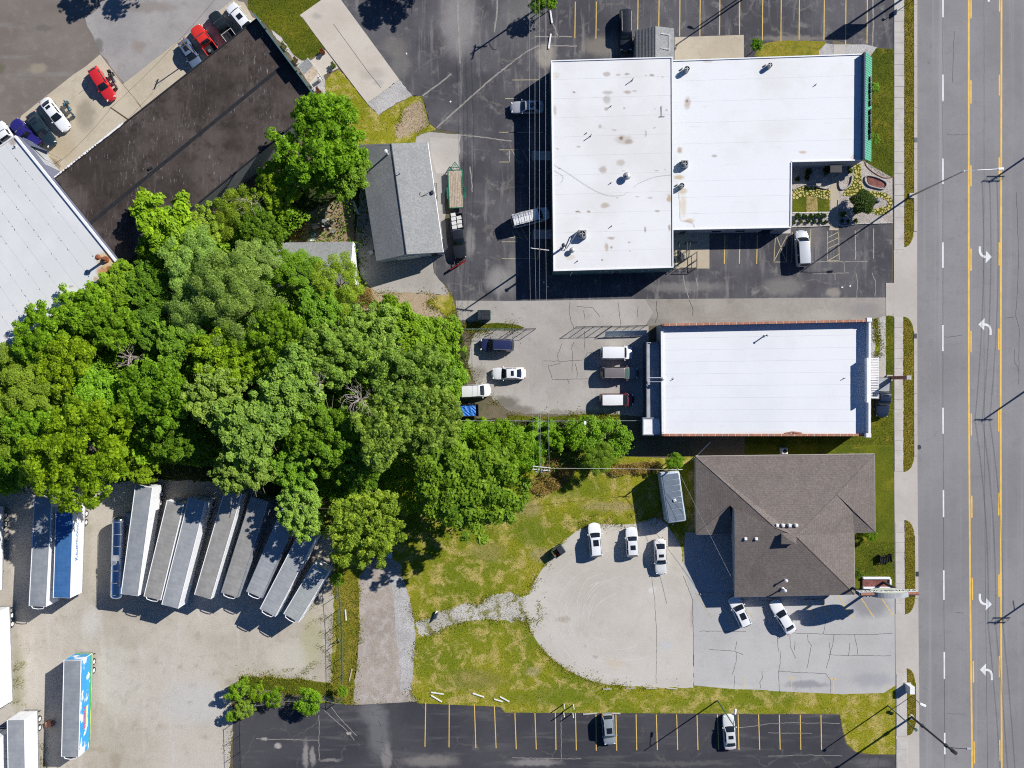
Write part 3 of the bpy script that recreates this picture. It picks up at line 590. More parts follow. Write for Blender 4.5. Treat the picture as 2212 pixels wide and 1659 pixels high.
for x0, y0, x1, y1 in ((1585, 145, 1725, 365), (1760, 145, 1900, 350), (1990, 250, 2085, 365), (2150, 180, 2170, 220)): stall(2, 3, x0, y0, x1, y1, clot, 'pale_stall', .12)
for x0, y0, x1, y1 in ((290, 175, 410, 360), (430, 175, 540, 330), (605, 170, 735, 360), (805, 190, 915, 358), (985, 200, 1090, 350), (205, 885, 202, 1000), (180, 880, 225, 880), (565, 890, 562, 1012), (535, 890, 595, 890)): stall(3, 3, x0, y0, x1, y1, clot, 'yellow_stall', .13)
stall(2, 3, 2003, 870, 2003, 985, clot, 'yellow_stall', .12)
# cracks followed by eye
def cracks(par, c, r, lines, w=.055, mat='crack', z=.03):
    b = MB()
    for i, l in enumerate(lines):
        pts = rough([(W(c, r, x, y).x, W(c, r, x, y).y) for x, y in l], .05, .35, i + 50, False)
        ribbon_mb(b, pts, w, z)
    return b.build('pavement_crack', G[mat], par)
cracks(clot, 3, 3, [[(190, 492), (600, 505), (900, 505), (1075, 495)], [(520, 680), (700, 688), (1065, 688)], [(340, 505), (345, 560), (375, 600), (355, 700), (335, 800)], [(75, 500), (90, 650)], [(105, 650), (105, 760), (90, 830), (100, 1000)], [(90, 822), (230, 832), (500, 842), (540, 900), (542, 1010)], [(570, 505), (560, 590), (532, 690), (505, 795)], [(530, 575), (535, 680)], [(745, 505), (765, 590), (775, 680)], [(705, 580), (700, 650), (690, 690)], [(190, 500), (190, 600), (240, 710)], [(500, 380), (480, 500)], [(232, 560), (228, 640)]], z=.028)
cracks(clot, 2, 3, [[(1615, 475), (2020, 480)], [(1705, 635), (1920, 648), (1995, 680)], [(1942, 565), (1925, 640)], [(1938, 655), (1935, 750), (1903, 850)], [(1925, 860), (1918, 965)], [(2160, 820), (2165, 880), (2140, 920), (2148, 970)], [(1480, 0), (1560, 200), (1567, 500), (1570, 780)]], z=.028)
cracks(glot, 2, 3, [[(1205, 0), (1230, 180), (1250, 500), (1245, 930)]], .05, z=.0245)
cracks(yard, 2, 1, [[(500, 950), (495, 1040), (510, 1120), (535, 1180)], [(535, 1300), (515, 1350), (525, 1450), (518, 1560)], [(430, 1310), (395, 1400), (400, 1460)], [(270, 1460), (450, 1462), (620, 1450)], [(915, 950), (930, 1060), (940, 1150)], [(620, 1020), (630, 1100)], [(545, 1480), (565, 1560), (560, 1610)], [(360, 1620), (660, 1615)], [(310, 1490), (340, 1590), (350, 1625)], [(620, 1440), (650, 1390), (710, 1380)], [(625, 1200), (630, 1360)], [(330, 1500), (420, 1480)], [(480, 1620), (495, 1659)], [(760, 1080), (700, 1000), (560, 990)], [(1090, 990), (1085, 1080)]], z=.0285)
cracks(alley, 2, 1, [[(1250, 940), (1245, 1000), (1260, 1060), (1240, 1130)], [(1530, 930), (1560, 1000), (1562, 1070)]], .07, z=.032)
cracks(north, 2, 1, [[(1480, 720), (1490, 800), (1530, 920)], [(1590, 740), (1605, 820)]], .12, 'crack_pale', .025)
cracks(north, 1, 0, [[(2212, 540), (2000, 710), (1900, 800), (1560, 1105)], [(1690, 640), (1560, 740), (1440, 830)], [(1740, 0), (1750, 300), (1765, 550)], [(2085, 0), (2080, 120), (2060, 280)]], .22, 'crack_pale', .025)
cracks(north, 2, 0, [[(0, 540), (120, 450), (240, 390)], [(330, 100), (350, 200), (400, 320)], [(200, 315), (520, 318)], [(250, 392), (560, 398)]], .16, 'crack_pale', .025)
cracks(north, 3, 1, [[(760, 700), (775, 780), (765, 915)], [(900, 700), (930, 780), (925, 905)], [(575, 700), (580, 760)], [(655, 600), (660, 710)], [(380, 605), (860, 600)], [(390, 705), (700, 700)]], .1, 'crack_pale', .025)
cracks(north, 3, 0, [[(905, 0), (910, 200), (900, 400)]], .22, 'crack_pale', .025)
cracks(north, 1, 0, [[(1760, 1165), (1900, 1180), (2212, 1220)], [(1850, 1440), (1870, 1659)]], .16, 'crack_pale', .025)
cracks(south, 1, 3, [[(590, 1160), (690, 1250), (810, 1360), (850, 1420)], [(545, 1200), (545, 1590)], [(0, 1405), (545, 1418)], [(650, 1130), (700, 1200), (870, 1380)]], .09, 'crack_pale', .032)
cracks(south, 1, 3, [[(1060, 1250), (1080, 1300)], [(1160, 1310), (1150, 1350), (1165, 1400)], [(920, 1510), (960, 1500), (1040, 1540), (1080, 1590)], [(1040, 1430), (1100, 1440)], [(1200, 1450), (1280, 1440)], [(1040, 1160), (1170, 1130)], [(905, 1340), (880, 1450), (890, 1600)]], .06, 'crack', .032)
cracks(south, 3, 3, [[(0, 1275), (200, 1268), (620, 1272)], [(0, 1355), (380, 1360)], [(0, 1555), (350, 1545), (640, 1555)]], .07, 'crack_pale', .032)
cracks(south, 3, 3, [[(500, 1570), (520, 1640), (720, 1645), (860, 1620), (880, 1570)], [(970, 1560), (950, 1620), (940, 1700)], [(980, 1590), (1080, 1560)], [(1090, 1560), (1095, 1640)]], .07, 'crack', .032)
cracks(south, 2, 3, [[(425, 1220), (425, 1600)], [(0, 1570), (600, 1580)], [(1960, 1310), (2212, 1278)]], .08, 'crack_pale', .032)
# ------------------------------------------------------------------ buildings
def cen(pts):
    return Vector((sum(p[0] for p in pts) / len(pts), sum(p[1] for p in pts) / len(pts), 0))
def inset(pts, d):
    c = cen(pts); out = []
    n = len(pts)
    a = sum(pts[i][0] * pts[(i + 1) % n][1] - pts[(i + 1) % n][0] * pts[i][1] for i in range(n)); sg = 1 if a > 0 else -1
    for i in range(n):
        p0, p1, p2 = (Vector((pts[j][0], pts[j][1])) for j in ((i - 1) % n, i, (i + 1) % n))
        d1 = (p1 - p0).normalized(); d2 = (p2 - p1).normalized()
        n1 = Vector((-d1.y, d1.x)) * sg; n2 = Vector((-d2.y, d2.x)) * sg
        bis = (n1 + n2); bis = bis / max(bis.dot(n1), .3) if bis.length else n1
        out.append(p1 + bis * d)
    return [(p.x, p.y) for p in out]
def walls(t, pts, h, mat, name='wall'):
    n = len(pts)
    for i in range(n):
        a, b = pts[i], pts[(i + 1) % n]
        d = Vector((b[0] - a[0], b[1] - a[1])); L = d.length; ang = math.atan2(d.y, d.x)
        nrm = Vector((-d.y, d.x)).normalized()
        m = MB(); th = .2
        c = cen(pts); mid = Vector(((a[0] + b[0]) / 2, (a[1] + b[1]) / 2)); s = 1 if nrm.dot(Vector((c.x, c.y)) - mid) > 0 else -1
        m.box((mid.x + nrm.x * s * th / 2, mid.y + nrm.y * s * th / 2, h / 2), (L - (.0 if i % 2 else 2 * th + .01), th, h), ang)
        m.build(name, mat, t)
def window(t, p, ang, w, h, wallpart=None):
    f = MB(); f.box(p, (w, .06, h), ang); o = f.build('window', B['offwhite'], wallpart or t)
    g2 = MB(); g2.box(p, (w - .14, .09, h - .14), ang); g2.build('pane', B['glass'], o)
    s = MB(); s.box((p[0], p[1], p[2] - h / 2 - .04), (w + .1, .16, .07), ang); s.build('sill', B['concrete'], o)
def strip_roof(t, z, rows, mat, lap=.009, name='roof_sheet', last=None):
    """rows: list of (left, right) edge points from one end to the other; every strip laps the next"""
    for i in range(len(rows) - 1):
        (a, b), (d, c) = rows[i], rows[i + 1]
        if last is not None and i == len(rows) - 2: lap = last
        m = MB()
        m.add([(a[0], a[1], z), (b[0], b[1], z), (c[0], c[1], z + lap), (d[0], d[1], z + lap), (d[0], d[1], z - .05), (c[0], c[1], z - .05)], [(3, 2, 1, 0), (4, 5, 2, 3)])
        m.build(name, mat, t)
def ledge(t, pts, z0, z1, w, mat, name):
    """upstand running round / along a line of corners"""
    for i in range(len(pts) - 1):
        a, b = Vector(pts[i][:2]), Vector(pts[i + 1][:2]); d = b - a; mid = (a + b) / 2
        m = MB(); m.box((mid.x, mid.y, (z0 + z1) / 2), (d.length + (w if i % 2 else -w), w, z1 - z0), math.atan2(d.y, d.x)); m.build(name, mat, t)
def lerp(a, b, t): return (a[0] + (b[0] - a[0]) * t, a[1] + (b[1] - a[1]) * t)

# roof furniture, each a thing of its own
def fan_unit(c, r, x, y, z, label, size=.9, h=.9, square=True):
    p = W(c, r, x, y, z + h); t = thing('roof_fan', label, 'roof fan', (p.x, p.y, z + .02))
    m = MB()
    if square: m.box((0, 0, h * .4), (size, size, h * .8), 0, .04)
    else: m.cyl((0, 0, 0), (0, 0, h * .8), size * .42, size * .42, 16)
    m.build('housing', B['fan'], t, False)
    m = MB(); m.cyl((0, 0, h * .8), (0, 0, h), size * .44, size * .36, 18, False); m.build('cowl', B['steel'], t, False)
    m = MB(); m.cyl((0, 0, h * .82), (0, 0, h * .86), size * .36, size * .36, 16)
    m.build('well', B['black'], t, False)
    for k in range(4):
        a = k * math.pi / 2; m = MB(); m.box((.17 * size * math.cos(a), .17 * size * math.sin(a), h * .9), (size * .3, size * .12, .02), a); m.build('fan_blade', B['steel'], t, False)
    m = MB(); m.box((-size * .62, size * .3, .12), (.16, .2, .24), .2); m.build('switch_box', B['fan'], t, False)
    return t
def mushroom(c, r, x, y, z, label, rad=.5, h=.8):
    p = W(c, r, x, y, z + h); t = thing('roof_vent', label, 'roof vent', (p.x, p.y, z + .02))
    m = MB(); m.cyl((0, 0, 0), (0, 0, h * .55), rad * .62, rad * .62, 16); m.build('curb', B['fan'], t, False)
    m = MB(); m.cyl((0, 0, h * .5), (0, 0, h * .68), rad, rad, 20); m.dome((0, 0, h * .68), rad * .98, h * .2, 20); m.build('hood', B['steel'], t, False, True)
    m = MB(); m.cyl((0, 0, h * .84), (0, 0, h), rad * .35, rad * .3, 14); m.build('cap', B['fan'], t, False)
def pipe(c, r, x, y, z, label, rad=.07, h=.6, mat='dark_steel', cap=True):
    p = W(c, r, x, y, z + h); t = thing('vent_pipe', label, 'vent pipe', (p.x, p.y, z + .01))
    m = MB(); m.cyl((0, 0, 0), (0, 0, h), rad, rad, 10); m.build('stack', B[mat], t, False)
    m = MB(); m.cyl((0, 0, 0), (0, 0, .06), rad * 2.2, rad * 1.6, 10); m.build('flashing', B['offwhite'], t, False)
    if cap: m = MB(); m.cyl((0, 0, h + .02), (0, 0, h + .1), rad * 1.9, rad * .6, 12); m.build('rain_cap', B[mat], t, False)

# --- A: tall white-roofed block and the lower one joined to it
zA, zB_ = 4.2, 2.9
A = [W(2, 0, 335, 522, zA), W(2, 0, 1388, 490, zA), W(2, 1, 1395, 655, zA), W(2, 1, 357, 685, zA)]
A2 = [(p.x, p.y) for p in A]
ta = thing('white_roofed_store', 'tall block with patched stained white flat roof beside the power lines', 'building', cen(A2))
def st(c, r, x, y, rx_, ry_, col, k, z): return sp(c, r, x, y, rx_, ry_, col, k, z)
rs, gy, br = (.20, .15, .11), (.42, .39, .35), (.27, .20, .14)
spA = [(2, 0, 820, 640, 40, 26, br, .55), (2, 0, 825, 800, 60, 20, gy, .8), (2, 0, 1000, 795, 46, 22, br, .6), (2, 0, 995, 640, 30, 14, rs, .6), (2, 0, 820, 860, 44, 50, gy, .8), (2, 0, 815, 940, 22, 24, br, .6), (2, 0, 965, 1205, 100, 55, (.5, .46, .41), .9), (2, 0, 945, 1195, 26, 20, rs, .9), (2, 0, 1010, 1225, 50, 26, br, .6), (2, 0, 785, 1465, 46, 44, (.42, .36, .33), .85), (2, 0, 940, 1405, 50, 42, (.46, .42, .37), .85),
       (2, 0, 760, 1090, 20, 26, gy, .8), (2, 0, 380, 650, 50, 40, (.6, .57, .54), .8), (2, 0, 370, 950, 18, 60, gy, .7), (2, 1, 805, 115, 50, 34, (.42, .36, .28), .85), (2, 1, 1358, 55, 26, 46, (.42, .29, .17), .8), (2, 1, 1360, 310, 16, 40, br, .7), (2, 1, 815, 475, 22, 44, (.42, .34, .27), .8), (2, 1, 855, 400, 44, 16, br, .6), (2, 1, 860, 478, 18, 16, br, .7), (2, 1, 780, 585, 14, 12, rs, .7), (2, 1, 1010, 435, 16, 12, rs, .6), (2, 1, 500, 560, 60, 40, (.58, .52, .44), .7), (2, 1, 1150, 320, 14, 34, rs, .6), (2, 0, 1155, 1155, 12, 40, gy, .8)]
_q = random.Random(31)
for _i in range(30): spA.append((2, 0, _q.uniform(380, 1340), _q.choice((640, 655, 795, 800, 940, 1115, 1280, 1460, 1700, 1830, 2000, 2170)) + _q.uniform(-14, 14), _q.uniform(8, 30), _q.uniform(5, 14), _q.choice((gy, br, rs, gy)), _q.uniform(.4, .8)))
B['roof_a'] = membrane('roof_a', [st(*s_, zA) for s_ in spA])
walls(ta, A2, zA - .1, B['teal_wall'])
strip_roof(ta, zA - .05, [(lerp(A2[0], A2[3], i / 11), lerp(A2[1], A2[2], i / 11)) for i in range(12)], B['roof_a'])
ledge(ta, inset(A2, .09) + [inset(A2, .09)[0]], zA - .12, zA + .07, .16, B['white'], 'roof_edge')
for x in (800, 913, 1167):
    p = W(2, 1, x, 690, zA); window(ta, (p.x, A2[3][1] + (A2[2][1] - A2[3][1]) * (p.x - A2[3][0]) / (A2[2][0] - A2[3][0]) - .03, 2.6), math.atan2(A2[2][1] - A2[3][1], A2[2][0] - A2[3][0]), 1.0, .8)
m = MB(); p = W(2, 1, 513, 700, 2.5); m.cyl((p.x, A2[3][1] - .06, .1), (p.x, A2[3][1] - .06, 4.0), .06); m.build('downspout', B['white'], ta)

xl = A2[1][0] + .02
def Bp(c, r, x, y): q = W(c, r, x, y, zB_); return (q.x, q.y)
yb_top0, yb_bot = Bp(2, 0, 1392, 520)[1], Bp(2, 1, 1402, 330)[1]
BR_ = [(xl, yb_top0), Bp(3, 0, 822, 463), Bp(3, 0, 815, 1388), Bp(3, 0, 207, 1402), Bp(3, 1, 202, 310), (xl, yb_bot)]
tb = thing('white_roofed_annex', 'lower white-roofed shop with green street canopy', 'building', cen(BR_))
spB = [(2, 0, 1515, 890, 40, 70, (.45, .38, .33), .85), (2, 0, 1513, 870, 16, 16, rs, .8), (2, 0, 1450, 1300, 30, 36, (.40, .31, .24), .85), (2, 0, 1750, 1345, 32, 16, gy, .9), (3, 0, 300, 1315, 44, 20, (.50, .42, .36), .85), (3, 0, 745, 1360, 40, 34, (.6, .48, .42), .8), (2, 0, 1440, 1530, 60, 30, (.46, .34, .2), .8), (2, 0, 1470, 1650, 60, 40, (.5, .42, .3), .8), (2, 1, 1480, 120, 36, 130, (.60, .52, .40), .8), (2, 1, 1530, 250, 60, 26, (.52, .42, .30), .8), (2, 0, 1690, 530, 60, 12, (.5, .45, .38), .7)]
B['roof_b'] = membrane('roof_b', [st(*s_, zB_) for s_ in spB], (.70, .71, .72))
walls(tb, BR_, zB_ - .1, B['block_wall'])
yn = BR_[3][1] + (BR_[3][1] - BR_[2][1]) / (BR_[3][0] - BR_[2][0]) * (xl - BR_[3][0])      # the notch line carried on to the step wall
rows = []
for i in range(6):
    t_ = i / 5; rows.append((lerp((xl, yb_top0), (xl, yn), t_), lerp(BR_[1], BR_[2], t_)))
strip_roof(tb, zB_ - .05, rows, B['roof_b'], last=0)
strip_roof(tb, zB_ - .05, [(lerp((xl, yn), BR_[5], i / 4), lerp(BR_[3], BR_[4], i / 4)) for i in range(5)], B['roof_b'])
ledge(tb, [inset(BR_, .09)[i] for i in (0, 1)], zB_ - .12, zB_ + .07, .16, B['white'], 'roof_edge')
ledge(tb, [inset(BR_, .09)[i] for i in (2, 3)], zB_ - .12, zB_ + .07, .16, B['white'], 'roof_edge')
ledge(tb, [inset(BR_, .09)[i] for i in (3, 4)], zB_ - .12, zB_ + .07, .16, B['white'], 'roof_edge')
ledge(tb, [inset(BR_, .09)[i] for i in (4, 5)], zB_ - .12, zB_ + .07, .16, B['white'], 'roof_edge')
# street parapet with the green canopy hung on it
fx0, fy0 = BR_[1]; fx1, fy1 = BR_[2]
ledge(tb, [(fx0 - .1, fy0), (fx1 - .1, fy1)], 0, zB_ + .8, .2, B['navy_wall'], 'parapet')
m = MB(); gz0, gz1 = zB_ + .72, zB_ - .5; wdt = 1.55
m.add([(fx0 + .01, fy0, gz0), (fx1 + .01, fy1, gz0), (fx1 + wdt, fy1, gz1), (fx0 + wdt, fy0 - .4, gz1), (fx0 + .01, fy0, gz0 - .25), (fx1 + .01, fy1, gz0 - .25), (fx1 + wdt, fy1, gz1 - .12), (fx0 + wdt, fy0 - .4, gz1 - .12)], [(3, 2, 1, 0), (4, 5, 6, 7), (2, 3, 7, 6), (0, 4, 7, 3), (1, 2, 6, 5)])
B['green_canopy'] = plain('green_canopy', (.10, .36, .23), .5, .2, var=.1)
can = m.build('canopy', B['green_canopy'], tb)
nrib = 46
for i in range(nrib):
    t_ = (i + .5) / nrib; y = fy0 + (fy1 - fy0) * t_ - .1; x = fx0 + (fx1 - fx0) * t_
    m = MB(); m.tube([(x + .03, y, gz0 + .02), (x + wdt, y - .1, gz1 + .03)], .025, 4); m.build('seam', B['green_canopy'], can)
# the raised lettering rack seen from above
ts = thing('sign_rack', 'rack of raised dark letters standing off the green canopy', 'sign', (W(3, 0, 878, 930, 3.0).x, W(3, 0, 878, 930, 3.0).y, 0))
for y in (655, 728, 808, 902, 942, 1023, 1115, 1192):
    a, b_ = W(3, 0, 848, y, 3.0), W(3, 0, 884, y, 3.0); m = MB(); m.tube([a, b_], .03, 5); m.tube([(a.x, a.y, 2.2), a], .03, 5); m.build('bracket', B['offwhite'], ts)
m = MB(); m.tube([W(3, 0, 862, 650, 3.0), W(3, 0, 862, 1205, 3.0)], .03, 5); m.tube([W(3, 0, 858, 650, 2.3), W(3, 0, 858, 1205, 2.3)], .03, 5); m.build('rail', B['dark_steel'], ts)
for i, (y0, y1) in enumerate(((655, 700), (708, 760), (766, 800), (806, 850), (858, 910), (940, 985), (992, 1040), (1046, 1100), (1106, 1150), (1156, 1200))):
    a, b_ = W(3, 0, 884, y0, 3.3), W(3, 0, 884, y1, 3.3); m = MB(); m.box(((a.x + b_.x) / 2 + .1, (a.y + b_.y) / 2, 2.75 + .06 * (i % 3)), (.3, abs(a.y - b_.y), .95), 0, .08); m.build('letter', B['dark_steel'], ts)
for a in ((2, 0, 1515, 590, 'round fan with trailing cable on the white roof by the tan pad', .95, .9, False), (2, 0, 1497, 1410, 'square fan box on the white roof beside the step wall', 1.0, .9, True), (2, 0, 1470, 1600, 'round fan with rust-stained surroundings by the step wall', .9, .8, False), (3, 0, 22, 558, 'round dark fan above the grass strip on the white roof', .8, .8, False)):
    fan_unit(a[0], a[1], a[2], a[3], zB_, a[4], *a[5:])
fan_unit(2, 1, 610, 360, zA, 'large square fan box with duct near the south-west roof corner', 1.15, 1.0, True)
mushroom(2, 0, 995, 1515, zA, 'ribbed mushroom vent in the middle of the stained white roof', .55, .9)
mushroom(2, 1, 520, 500, zA, 'small mushroom vent beside the tall black stack on the white roof', .4, .7)
pipe(2, 1, 445, 460, zA, 'tall black exhaust stack at the white roof corner by the power lines', .16, 2.2)
t = thing('roof_conduit', 'grey conduit lying diagonally across the white roof by the square fan', 'pipe', W(2, 1, 520, 410, zA))
m = MB(); m.tube([W(2, 1, 575, 330, zA + .9), W(2, 1, 470, 490, zA + .2)], .07, 8); m.build('tube', B['fan'], t)
m = MB(); m.box(W(2, 1, 575, 335, zA + .45), (.12, .12, .9)); m.build('support', B['fan'], t)
for a in ((2, 0, 1047, 675, 'bent vent pipe near the north edge of the stained roof', .06, .75), (2, 0, 858, 910, 'short vent pipe among grey stains north of roof centre', .05, .3), (2, 0, 685, 1160, 'bent vent pipe west of the big ringed stain', .06, .75), (2, 0, 645, 1145, 'stubby vent pipe next to the bent pipe west of the ringed stain', .05, .25), (2, 0, 858, 1575, 'stubby vent pipe south-west of the ribbed mushroom vent', .05, .3), (2, 1, 864, 290, 'stubby vent pipe on the southern half of the stained roof', .05, .35), (2, 1, 570, 592, 'stubby vent pipe at the south edge of the stained roof', .05, .35)):
    pipe(a[0], a[1], a[2], a[3], zA, a[4], a[5], a[6], cap=False)
pipe(3, 0, 420, 725, zB_, 'lone vent pipe in the middle of the street-side white roof', .05, .3, cap=False)
t = thing('roof_antenna', 'thin black T-shaped aerial lying on the stained white roof', 'aerial', W(2, 0, 1293, 960, zA))
m = MB(); m.tube([W(2, 0, 1291, 915, zA + .04), W(2, 0, 1295, 1005, zA + .04)], .03, 5); m.build('mast', B['black'], t)
m = MB(); m.tube([W(2, 0, 1270, 1007, zA + .04), W(2, 0, 1320, 1005, zA + .04)], .03, 5); m.build('crossbar', B['black'], t)
def roof_cable(label, z, pts, col='dark_steel'):
    t = MB(); w = [W(c, r, x, y, z + .03) for c, r, x, y in pts]
    t.tube([tuple(p) for p in smooth_line([tuple(p) for p in w], 4)], .010, 4)
    tag(t.build('roof_cable', B[col]), label, 'cable')
roof_cable('thin cable running from the west roof edge down across the stained white roof', zA, [(2, 0, 360, 1420), (2, 0, 480, 1490), (2, 0, 620, 1585), (2, 0, 740, 1655), (2, 1, 850, 30), (2, 1, 960, 25), (2, 1, 1000, 0)])
roof_cable('thin curved cable on the white roof leading to the step wall', zA, [(2, 0, 1050, 1620), (2, 0, 1100, 1580), (2, 0, 1240, 1527), (2, 0, 1385, 1508)])
roof_cable('short curled cable near the west edge of the stained white roof', zA, [(2, 0, 360, 1470), (2, 0, 430, 1510), (2, 0, 445, 1545), (2, 0, 420, 1580)])
roof_cable('rust-coloured gas line zigzagging along the step wall of the white roof', zB_, [(2, 1, 1440, 0), (2, 1, 1455, 100), (2, 1, 1460, 235), (2, 1, 1525, 250), (2, 1, 1570, 275), (2, 1, 1582, 325)], 'rust')

# --- small shingled lean-to on the north side of A
zs = 2.5
t = thing('entry_shed', 'small grey shingled gable shed against the north wall of the white-roofed block', 'shed', cen([W(2, 0, 1065, 265, zs), W(2, 0, 1400, 520, zs)]))
P_ = [W(2, 0, 1065, 268, zs), W(2, 0, 1400, 245, zs), W(2, 0, 1403, 540, zs), W(2, 0, 1065, 540, zs)]
ra, rb = W(2, 0, 1240, 225, zs + .9), W(2, 0, 1240, 540, zs + .9)
walls(t, inset([(p.x, p.y) for p in P_], .15), zs, B['grey_wall'])
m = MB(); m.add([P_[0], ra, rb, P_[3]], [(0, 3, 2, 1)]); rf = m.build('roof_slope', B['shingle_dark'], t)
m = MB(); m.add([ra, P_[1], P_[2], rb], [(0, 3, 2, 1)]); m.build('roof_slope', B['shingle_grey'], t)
for k in range(14):
    u = (k + .5) / 14; m = MB(); m.tube([tuple(P_[0].lerp(ra, u) + Vector((0, 0, .02))), tuple(P_[3].lerp(rb, u) + Vector((0, 0, .02)))], .02, 4); m.build('batten', B['shingle_dark'], rf)
m = MB(); m.tube([W(2, 0, 1285, 290, zs + .75), W(2, 0, 1362, 298, zs + .45), W(2, 0, 1362, 425, zs + .45), W(2, 0, 1285, 415, zs + .75)], .04, 5); m.build('snow_rail', B['white'], t)
m = MB(); m.add([P_[0], ra, P_[1]], [(0, 1, 2)]); m.build('gable', B['offwhite'], t)

# --- steel steps at the south side
t = thing('steel_staircase', 'black railed steel steps and landing on the tan pad', 'staircase', W(2, 1, 1500, 560))
for x0, y0, x1, y1, z0, z1 in ((1445, 435, 1440, 640, 1.0, 1.0), (1410, 500, 1410, 660, 1.0, 1.0), (1510, 430, 1600, 432, 1.0, 1.0), (1518, 430, 1510, 570, 1.9, 1.9), (1540, 435, 1530, 555, 1.9, 1.9), (1470, 598, 1540, 560, 1.6, 1.6), (1540, 555, 1605, 515, 1.6, 1.0), (1600, 515, 1600, 645, 1.0, 1.0), (1455, 655, 1600, 655, 1.0, 1.0), (1460, 500, 1470, 600, 1.7, 1.7), (1555, 615, 1600, 590, 1.0, 1.0)):
    a, b_ = W(2, 1, x0, y0, z0), W(2, 1, x1, y1, z1)
    m = MB(); m.tube([a, b_], .045, 6); m.tube([(a.x, a.y, z0 - .45), (b_.x, b_.y, z1 - .45)], .03, 5)
    for u in (0, .5, 1): q3 = Vector(a).lerp(Vector(b_), u); m.tube([(q3.x, q3.y, .06), q3], .04, 5)
    m.build('handrail', B['dark_steel'], t)
for k in range(7):
    a = W(2, 1, 1420 + k * 10, 520 + k * 6, 0); m = MB(); m.box((a.x, a.y - .3, .2 + .14 * (6 - k)), (.28, 1.0, .05)); m.build('tread', B['dark_steel'], t)

# --- C: mid building with terracotta coping
zC = 4.6; zr = 3.65
Cq = [W(2, 1, 1297, 1140, zC), W(3, 1, 888, 1103, zC), W(3, 2, 885, 452, zC), W(2, 2, 1306, 452, zC)]
C2 = [(p.x, p.y) for p in Cq]
tc_ = thing('terracotta_coped_store', 'clean white-roofed store with terracotta coping beside the alley', 'building', cen(C2))
walls(tc_, C2, zr - .12, B['block_wall'])
B['roof_c'] = membrane('roof_c', [st(2, 1, 1390, 1610, 20, 10, rs, .5, zr), st(3, 2, 60, 420, 500, 14, (.6, .58, .55), .6, zr)], (.69, .705, .72), dirty=(.60, .615, .63))
Ci = inset(C2, .28)
strip_roof(tc_, zr - .06, [(lerp(Ci[0], Ci[3], i / 9), lerp(Ci[1], Ci[2], i / 9)) for i in range(10)], B['roof_c'], .012)
for (a, b_, nm) in ((C2[0], C2[1], 1), (C2[3], C2[2], 2), (C2[1], C2[2], 3), (C2[0], C2[3], 4)):
    hgt = {1: zC, 2: zr + .14, 3: zC, 4: zr + .1}[nm]
    inn = inset(C2, .14); k = {1: (0, 1), 2: (3, 2), 3: (1, 2), 4: (0, 3)}[nm]
    a, b_ = Vector(inn[k[0]]), Vector(inn[k[1]]); d = b_ - a; mid = (a + b_) / 2; ang = math.atan2(d.y, d.x)
    m = MB(); m.box((mid.x, mid.y, (zr - .3 + hgt) / 2), (d.length + (.26 if nm < 3 else -.3), .26, hgt - zr + .3), ang); par = m.build('parapet', B['brown_brick'] if nm < 3 else B['white'], tc_)
    if nm < 3:
        n = 31
        for i in range(n):
            q3 = a.lerp(b_, (i + .5) / n); m = MB(); m.box((q3.x, q3.y, hgt + .035), (d.length / n - .07, .36, .07), ang, .02); m.build('coping_tile', B['terracotta'], par)
            q3 = a.lerp(b_, (i + 1) / n); m = MB(); m.box((q3.x, q3.y, hgt + .03), (.055, .34, .05), ang); m.build('coping_joint', B['offwhite'], par)
    else:
        m = MB(); m.box((mid.x, mid.y, hgt + .03), (d.length - .7, .34, .06), ang); m.build('cap', B['white'], par)
for (c, r, x, y) in ((3, 1, 878, 1105), (3, 2, 872, 445)):
    p = W(c, r, x, y, zC); m = MB(); m.box((p.x - .1, p.y, zC - .1), (.75, .6, .5), 0, .04); m.build('corner_pier', B['white'], tc_)
a, b_ = W(3, 1, 868, 1432, zC + .5), W(3, 2, 868, 160, zC + .5)          # raised centre of the street front
m = MB(); m.box(((a.x + b_.x) / 2 - .05, (a.y + b_.y) / 2, zC + .03), (.24, abs(a.y - b_.y), .7)); m.build('raised_front', B['white'], tc_)
m = MB()
for k in range(26): q3 = lerp(C2[1], C2[2], (k + .5) / 26); m.box((q3[0] + .06, q3[1], zC - .3), (.1 + .1 * (k % 2), .42, .35))
m.build('front_relief', B['brown_brick'], tc_)
p = W(3, 2, 235, 420, zr); m = MB(); m.box((p.x - .9, p.y + .02, zr + .08), (1.1, .18, .1), .18); m.box((p.x + .35, p.y, zr + .08), (1.2, .2, .1), -.16); tag(m.build('broken_coping', B['terracotta']), 'broken pieces of terracotta coping lying on the white roof edge', 'rubble')
pipe(2, 1, 2205, 1238, zr, 'bent flue with long shadow on the clean white roof', .09, 1.1, 'steel'); pipe(2, 1, 1397, 1615, zr, 'short pipe near the west end of the clean white roof', .05, .3, cap=False); pipe(3, 1, 668, 1608, zr, 'short pipe near the street end of the clean white roof', .05, .35, cap=False)
